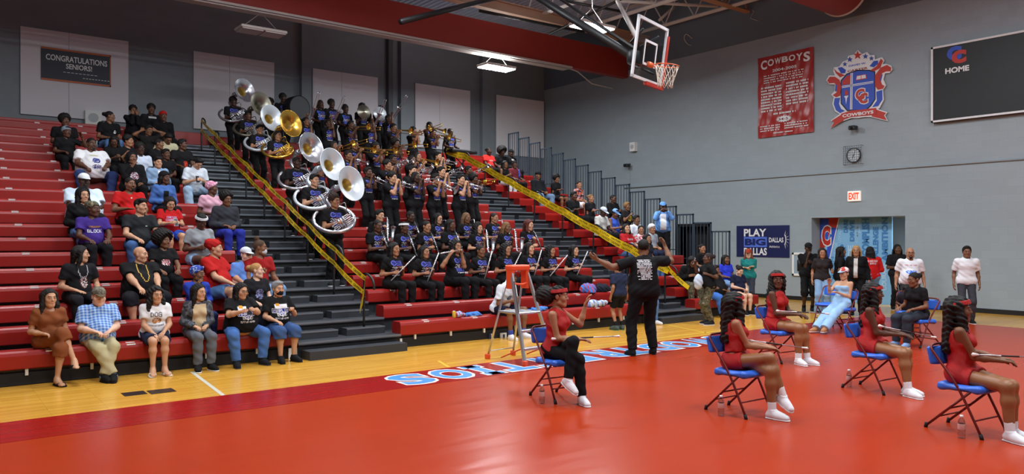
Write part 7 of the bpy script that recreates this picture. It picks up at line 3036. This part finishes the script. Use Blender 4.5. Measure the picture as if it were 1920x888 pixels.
_, J = rp(1177, 378, 'woman with short fair hair in a black and yellow tee taking a picture', sex='f', skin=2, hair=('short', (140, 104, 60)), top=T((26, 26, 28)), bot=LG(BK), arms='phone', handR=(-.12, -.32, .42, 'hold'), prints=[(blob_print(14, 14, 2, 20), [(214, 190, 40), (230, 210, 80)], .17, .28)])
phone(J, 'pale phone held up by the woman in the black and yellow tee', col=(190, 200, 214))
rp(1195, 402, 'person in a white tee with small blue mark behind the girl in red patterned tee', skin=2, hair=('short', HB), top=T((218, 226, 236)), bot=LG(NV), hy=-14, prints=[(blob_print(6, 4, 1, 3), [(70, 100, 170)], .08, .32)])
rp(1177, 418, 'long haired woman in red printed tee and jeans low by the taped aisle', sex='f', skin=4, g=1.25, hair=('verylong', HB), top=('loose', (170, 28, 34)), bot=DN, hy=-24, hp=-8, arms='knees', lod=1, prints=[txt([('CARTER', 1)], [W], .22, .36), (blob_print(18, 9, 2, 22), [W, (150, 170, 220)], .17, .26)])
rp(1204, 421, 'girl in a white and red patterned tee with hair pulled back', sex='f', skin=3, hair=('pony', HB), top=T(ramp_mat('print_red_white', [(0, (222, 200, 204)), (.52, (196, 70, 80))], 18)), bot=LG(NV), hy=-40)
rp(1224, 419, 'person in grey with a white knitted head wrap', skin=3, hair=None, hat=('beanie', (206, 206, 208)), top=T((156, 164, 176)), bot=LG(NV), hy=-10)
rp(1216, 437, 'girl with long dark hair just behind the conductor', sex='f', skin=3, hair=('long', HB), top=T((40, 40, 48)), bot=DN, hy=-10)
_, J = rp(1247, 377, 'woman standing in an open light blue shirt and blue cap filming with a phone', kind='stand', sex='f', skin=1, g=1.25, rz=-44, hair=('bob', HB), hat=('cap', (104, 156, 226), (104, 156, 226)), top=('jacket', (108, 160, 226)), bot=('bermuda', BK), arms='phonehigh', lod=1, prints=[(solid(24, 9), [W], .17, .22)])
J['two'] = 1
phone(J, 'phone held sideways by the standing woman in the light blue shirt', land=True, col=(110, 92, 60))
rp(1292, 466, 'person in black with camouflage trousers bent over a camera near the end of the bleacher', row=1, skin=2, hair=('long', HB), top=('hoodie', (18, 18, 20)), bot=('long', CAMO), lean=26, hp=20, arms='phone', Sx=.98, rz=-20)
rp(1319, 459, 'woman in black with tied hair sitting beside the camera person', row=2, sex='f', skin=3, hair=('bun', HB), top=T(BK), bot=LG(BK), hy=-24, Sx=.95)
rp(1344, 505, 'large person in wide blue jeans sitting behind the woman in camouflage trousers', row=0, sex='f', skin=2, g=1.5, hair=('short', HB), top=('loose', BK), bot=('long', denim((64, 112, 190))), spread=.3, Sx=.92)
rp(1364, 477, 'woman in a royal blue top and jeans with shoulder length dark hair', row=1, sex='f', skin=2, g=1.2, hair=('bob', HB), top=T((46, 62, 200)), bot=DN2, lod=1, rz=-14, arms='lap')
rp(1388, 499, 'woman in a navy dress with head bowed over a phone at the bleacher end', row=0, sex='f', skin=5, g=1.25, hair=('bun', HB), top=('dress', (24, 30, 56)), bot=('hot', (24, 30, 56)), lod=1, hp=26, arms='lap', rz=-16, spread=.09)
rp(1200, 470, 'seated person in jeans with white shoes mostly hidden behind the conductor', row=0, skin=2, hair=('short', HB), top=T(BK), bot=DN, shoe=W, Sx=.95)
_, J = rp(941, 527, 'man in white tee and navy shorts leaning on his knees behind the ladder', row=0, skin=2, hair=('buzz', HB), top=('loose', (214, 224, 236)), bot=('shorts', (22, 28, 52)), shoe=(226, 228, 236), socks=(60, 80, 170), lod=2, Sx=1.04, lean=24, hp=18, hy=4, rz=14, spread=.19,
   arms='clasp', handL=(.06, -.40, .22, 'hold'), handR=(-.03, -.40, .2, 'hold'), prints=[(blob_print(12, 10, 1, 30), [(60, 74, 120)], .13, .30)])

# ---- people on the floor, right side
fp = floor_person
_, J = fp(1331, 608, 'woman in black top and camouflage trousers standing with a phone raised toward the band', .93, -125, kind='stand', sex='f', skin=1, g=1.3, hair=('bun', (40, 30, 30)), top=('loose', (20, 20, 22)), bot=('long', CAMO), shoe=(36, 36, 40), sole=(226, 226, 228), lod=1,
   arms='phonehigh', handR=(.05, -.40, .58, 'hold'), handL=(.12, -.18, .30, 'hold'), hp=-6)
phone(J, 'phone raised by the woman in camouflage trousers toward the band', col=(180, 196, 210))
bag = SDF().ball((0, 0, 0), (.12, .09, .17), k=.05).cone((0, 0, .1), (.02, 0, .3), .012)
bag.noise = (.008, 30, 1)
p = J['root'].location
tag(MB().add(*bag.mesh(.014)).build('tote_bag', cloth((190, 206, 226)), loc=(p[0] - .27, p[1] + .10, .95)), 'pale blue cloth bag hanging at the waist of the woman in camouflage trousers', 'bag')
fp(1404, 578, 'woman in a teal top and visor cap standing with crossed arms by the bleacher end', .95, -62, kind='stand', sex='f', skin=5, hair=('bob', (120, 66, 40)), hat=('cap', (150, 60, 40), (150, 60, 40)), top=('loose', (34, 128, 124)), bot=LG((60, 64, 74)), arms='crossed', lod=1)
fp(1515, 584, 'tall man in black with a black cap, hand on chin, by the glass cabinet', 1.05, -48, kind='stand', skin=0, hair=('buzz', HB), hat=('cap', BK, BK), top=('loose', (16, 16, 18)), bot=('bermuda', (18, 18, 20)), shoe=(30, 30, 32), socks=(20, 20, 22), arms='chin', handL=(.04, -.22, .30, 'relax'), lod=1, g=1.04)
fp(1541, 588, 'woman in dark brown top and pale jeans beside the man in black cap', .98, -50, kind='stand', sex='f', skin=3, hair=('long', (36, 26, 24)), top=('loose', (44, 38, 40)), bot=('wide', denim((132, 166, 204))), arms='sides', handL=(.24, -.2, .16, 'hold'), lod=1)
fp(1573, 588, 'woman with long dark hair in a black tee facing the person with fair locs', 1.0, 38, kind='stand', sex='f', skin=2, hair=('long', HB), top=('loose', (18, 18, 20)), bot=('long', denim((90, 110, 140))), arms='lap', handL=(.08, -.28, .18, 'hold'), handR=(-.08, -.26, .18, 'hold'), lod=1)
fp(1606, 592, 'person with long fair locs in a black open jacket over a white top', 1.02, -68, kind='stand', sex='f', g=1.3, skin=3, hair=('longbraids', (168, 132, 84)), top=('jacket', (15, 15, 17)), bot=LG((16, 16, 18)), arms='sides', lod=1, prints=[(solid(26, 5), [(196, 190, 184)], .09, .24)])
fp(1634, 586, 'person in a red sweatshirt with white lettering on the back and denim shorts', 1.0, 140, kind='stand', g=1.3, skin=1, hair=('locs', HB), top=('long', (196, 26, 26)), bot=('bermuda', denim((112, 150, 192))), hy=-60, hp=-14, arms='lap', lod=1, prints=[(words_print([('CARTER', 1), ('BAND', 1)]), [W], .24, .35, 0, True)])
fp(1681, 580, 'young man in dark clothes with short locs looking at his hands by the corridor edge', 1.03, -40, kind='stand', skin=1, hair=('locs', HB), top=('loose', (24, 24, 27)), bot=LG((24, 24, 26)), arms='phone', handL=(.03, -.28, .18, 'hold'), handR=(-.05, -.28, .18, 'hold'), lod=1)
fp(1706, 604, 'bald man with glasses and a beard in a white lettered tee', 1.0, -58, kind='stand', skin=3, g=1.4, hair=None, beard=True, hat=('glasses', BK), top=('loose', (224, 226, 230)), bot=LG((50, 52, 58)), arms='sides', lod=1, prints=[txt([('FREE THE BAND', 1)], [(196, 70, 40)], .25, .38), (blob_print(16, 6, 1, 40), [(60, 120, 220)], .24, .24)])
fp(1812, 606, 'person in a white tee standing by the end wall beyond the scoreboard', 1.02, -60, kind='stand', skin=2, hair=('short', HB), top=('loose', W), bot=LG((60, 60, 66)), lod=1, arms='sides')

# ---- conductor, child
R_, J = build_person((9.29, 8.46, .008), R(158), S=1.11, kind='stand', skin=2, g=1.6, hair=('fade', HB), top=('loose', (17, 17, 19)), bot=LG((15, 15, 17)), shoe=(18, 18, 20), sole=(24, 24, 26), lod=2, label='band director in black seen from behind with both arms raised toward the band', arms='sides',
   handL=(.66, -.16, .50, 'relax'), handR=(-.34, -.28, .72, 'relax'), poleL=(.3, .3, -1), poleR=(-.8, .2, -.7), hy=-22, turn=-4, feet=((.20, .02, .085), (-.16, -.03, .085)), seed=2,
   prints=[(lines_print(14, 21, 4), [W], .25, .31, .03, True)])
build_person((11.45, 11.12, 0), R(168), S=.81, kind='stand', skin=3, hair=('short', HB), top=('loose', (34, 42, 66)), bot=('shorts', (18, 18, 20)), shoe=(70, 84, 80), sole=(60, 110, 80), socks=(20, 20, 22), lod=1, label='child in a navy tee and black shorts standing with back turned at the front bench', arms='sides', seed=4)

# ---- the dancers
SEQ = mat('red_sequin_cloth', (176, 12, 10), rough=0.4, bump=0.5, bscale=260, spec=0.4)
HBAND = mat('red_sequin_band', (186, 28, 26), rough=0.25, bump=0.6, bscale=220)
WS = (226, 226, 230)


def dancer(x, y, rz, label, chair_label, **k):
    folding_chair(x, y, rz, chair_label)
    k.setdefault('top', ('halter', SEQ))
    k.setdefault('bot', ('hot', SEQ))
    k.setdefault('hat', ('headband', HBAND))
    return build_person((x + .05 * math.sin(R(-rz)), y + .05, .006), R(rz), sh=.472, kind='sit', sex='f', lod=2, shoe=WS, sole=(232, 232, 234), socks=(226, 226, 228), label=label, **k)


def lap_baton(J, d, label, L=.74, up_=.045, k=.5):
    r_ = J['root']
    c = J['gripR'] * k + J['gripL'] * (1 - k) + V3(0, 0, up_)
    baton(np.array(r_.location) + rotz(r_.rotation_euler[2]) @ c, V3(*d), label, L)


TAN = (142, 94, 58)
_, J = dancer(5.97, 6.80, -6, 'dancer in a red sequin tank and black leggings waving one hand, afro puff tied back', 'blue and maroon folding chair under the dancer in black leggings', S=1.0, skin=3, hair=('puff', HB), top=('tank', SEQ), bot=('slim', (16, 16, 18)),
   turn=34, hy=28, lean=2, handL=(.34, -.28, .60, 'relax'), handR=(-.03, -.38, .155, 'relax'), poleL=(.8, -.2, -1), feet=((-.13, -.43, .29), (.03, -.47, .085)), kneeL=(-.05, -.6, 1), footpitch=(28, 0), spread=.04, seed=1)
lap_baton(J, (.79, -.60, .04), 'white tipped baton lying across the lap of the dancer in black leggings', .78, .02, 1)
_, J = dancer(7.05, 5.03, -3, 'dancer in red halter and shorts turned away, long dark hair down her back, legs crossed', 'blue and maroon folding chair under the dancer with long hair turned away', S=.96, skin=3, hair=('longcurly', HB), tights=TAN, midriff=.12,
   turn=46, hy=44, lean=-3, handL=(.02, -.40, .16, 'relax'), handR=(-.04, -.42, .15, 'relax'), feet=((.03, -.46, .085), (.13, -.52, .24)), kneeR=(.10, -.6, 1), footpitch=(0, 24), spread=.05, seed=2)
lap_baton(J, (.80, -.56, -.14), 'white tipped baton held across the crossed knees of the dancer with hair down her back', .74)
_, J = dancer(10.50, 6.79, -8, 'dancer in red halter and shorts with wavy dark hair facing the camera, feet flat', 'blue and maroon folding chair under the dancer facing the camera', S=1.07, skin=1, hair=('longcurly', HB), tights=(112, 74, 46), midriff=.10,
   turn=16, hy=-46, lean=2, handL=(.06, -.40, .14, 'relax'), handR=(-.02, -.38, .16, 'relax'), feet=((.09, -.48, .085), (-.05, -.44, .085)), spread=.05, seed=3)
lap_baton(J, (.80, -.58, -.06), 'white tipped baton across the lap of the dancer facing the camera', .80)
_, J = dancer(9.42, 4.74, -4, 'dancer in a red halter one piece with big dark hair in profile', 'blue and maroon folding chair under the dancer with the big dark hair in profile', S=1.0, skin=1, hair=('longcurly', HB), tights=(112, 74, 46),
   turn=20, hy=22, lean=2, handL=(.06, -.42, .14, 'relax'), handR=(-.02, -.40, .15, 'relax'), feet=((.05, -.44, .085), (-.07, -.52, .085)), spread=.05, seed=4)
lap_baton(J, (.78, -.56, -.20), 'white tipped baton across the lap of the dancer with the big hair in profile', .72)
_, J = dancer(8.13, 3.16, -8, 'dancer in a red halter outfit with curly dark hair at the mat end', 'blue and maroon folding chair under the dancer at the mat end', S=.98, skin=2, hair=('longcurly', HB), tights=TAN,
   turn=34, hy=14, lean=-5, handL=(.04, -.40, .16, 'relax'), handR=(-.03, -.40, .15, 'relax'), feet=((.06, -.44, .085), (-.06, -.48, .085)), spread=.05, seed=5)
lap_baton(J, (.80, -.56, -.05), 'white tipped baton across the lap of the dancer at the mat end', .74)
for (u, v, lab) in ((1016, 757, 'clear water bottle on the red mat beside the chair of the dancer in black leggings'), (1352, 780, 'clear water bottle on the red mat beside the chair of the dancer turned away'),
                    (1592, 725, 'clear water bottle on the red mat beside the chair of the dancer in profile'), (1803, 822, 'clear water bottle on the red mat beside the chair at the mat end')):
    p = ground(u, v)
    bottle((p[0], p[1], .007), lab)

# ---- seated by the corridor
folding_chair(14.95, 8.2, -92, 'blue folding chair under the girl in pale denim and a patterned cap')
_, J = build_person((14.93, 8.2, .006), R(-92), sh=.472, S=.97, kind='sit', sex='f', skin=4, hair=('lowpony', DK), hat=('cap', ramp_mat('cap_red_white', [(0, (222, 214, 214)), (.5, (190, 60, 50))], 16), (150, 190, 226)), top=('tube', (150, 190, 226)), bot=('wide', denim((150, 186, 222))), shoe=(170, 120, 80), lod=1,
   lean=-14, feet=((.10, -.82, .085), (-.10, -.78, .085)), handR=(-.12, -.26, .50, 'relax'), handL=(.0, -.22, .26, 'relax'), label='girl in pale denim trousers and a red white cap leaning back in a folding chair', seed=7, hp=6)
folding_chair(15.75, 8.95, -85, 'empty blue folding chair behind the girl in pale denim')
folding_chair(13.9, 6.2, -104, 'blue folding chair under the seated woman in a black tee')
build_person((13.88, 6.2, .006), R(-104), sh=.472, S=.97, kind='sit', sex='f', skin=2, hair=('bun', HB), top=T((20, 20, 23)), bot=LG((46, 52, 62)), shoe=(120, 150, 190), lod=1, lean=8, arms='knees', hy=-12, hp=6, label='woman in a black tee sitting in profile on a folding chair with her phone', seed=8)
folding_chair(15.35, 7.05, -70, 'blue folding chair mostly hidden behind the dancer in profile')
build_person((15.33, 7.05, .006), R(-70), sh=.472, S=.66, kind='sit', skin=1, hair=('short', HB), top=T((40, 40, 46)), bot=LG(BK), lod=0, lean=30, hp=20, arms='knees', label='small child bent forward on a chair behind the dancer in profile', seed=9)

# ---- things left on the benches
zb = lambda r: rowZ(r) + .002
BLUE_J = cloth((74, 128, 208))
x_ = lambda u, r, dy=.15: float(at(u, 500, Y=rowY(r) + dy)[0])
cloth_heap((x_(858, 0), Y0 + .14, zb(0)), (.30, .20, .09), cloth((150, 176, 222)), 'pale blue striped jersey lying on the front bench beside the can', 3, 'jersey', cloth((196, 60, 60)))
cloth_heap((x_(886, 0), Y0 + .15, zb(0)), (.36, .18, .07), BLUE_J, 'bright blue jersey lying on the front bench next to the striped one', 5, 'jersey')
t = empty('drink_can', (x_(853, 0, .03), Y0 + .06, zb(0)), label='small yellow can standing on the front bench', cat='can')
MB().lathe([(.001, 0), (.028, 0), (.033, .008), (.033, .11), (.027, .122), (.001, .122)], 18).build('can_body', cloth((206, 172, 60)), t)
MB().lathe([(.0275, .1225), (.025, .126), (.001, .121)], 18).build('can_rim', M_alu, t)
cloth_heap((x_(1012, 0), Y0 + .15, zb(0)), (.45, .20, .08), BLUE_J, 'blue cloth lying on the front bench beyond the ladder', 7, 'jersey')
cloth_heap((x_(1106, 1), rowY(1) + .16, zb(1)), (.30, .22, .22), BLUE_J, 'blue jersey with a red number leaning on the second bench near the child', 9, 'jersey', cloth((200, 60, 70)))
cloth_heap((x_(1132, 1), rowY(1) + .16, zb(1)), (.34, .22, .20), cloth((26, 30, 42)), 'dark folded jacket on the second bench near the child', 11, 'jacket')
cloth_heap((x_(1118, 0), Y0 + .15, zb(0)), (.55, .22, .16), cloth((206, 216, 232)), 'white crumpled jersey on the front bench near the child', 13, 'jersey', cloth((120, 150, 210)))
t = empty('drink_bottle', (x_(183, 15), rowY(15) + .2, zb(15)), label='small pale drink bottle beside the heavy man in white', cat='bottle')
MB().lathe([(.001, 0), (.035, 0), (.036, .14), (.014, .18), (.014, .21), (.001, .21)], 14).build('bottle_body', cloth((150, 190, 200)), t)
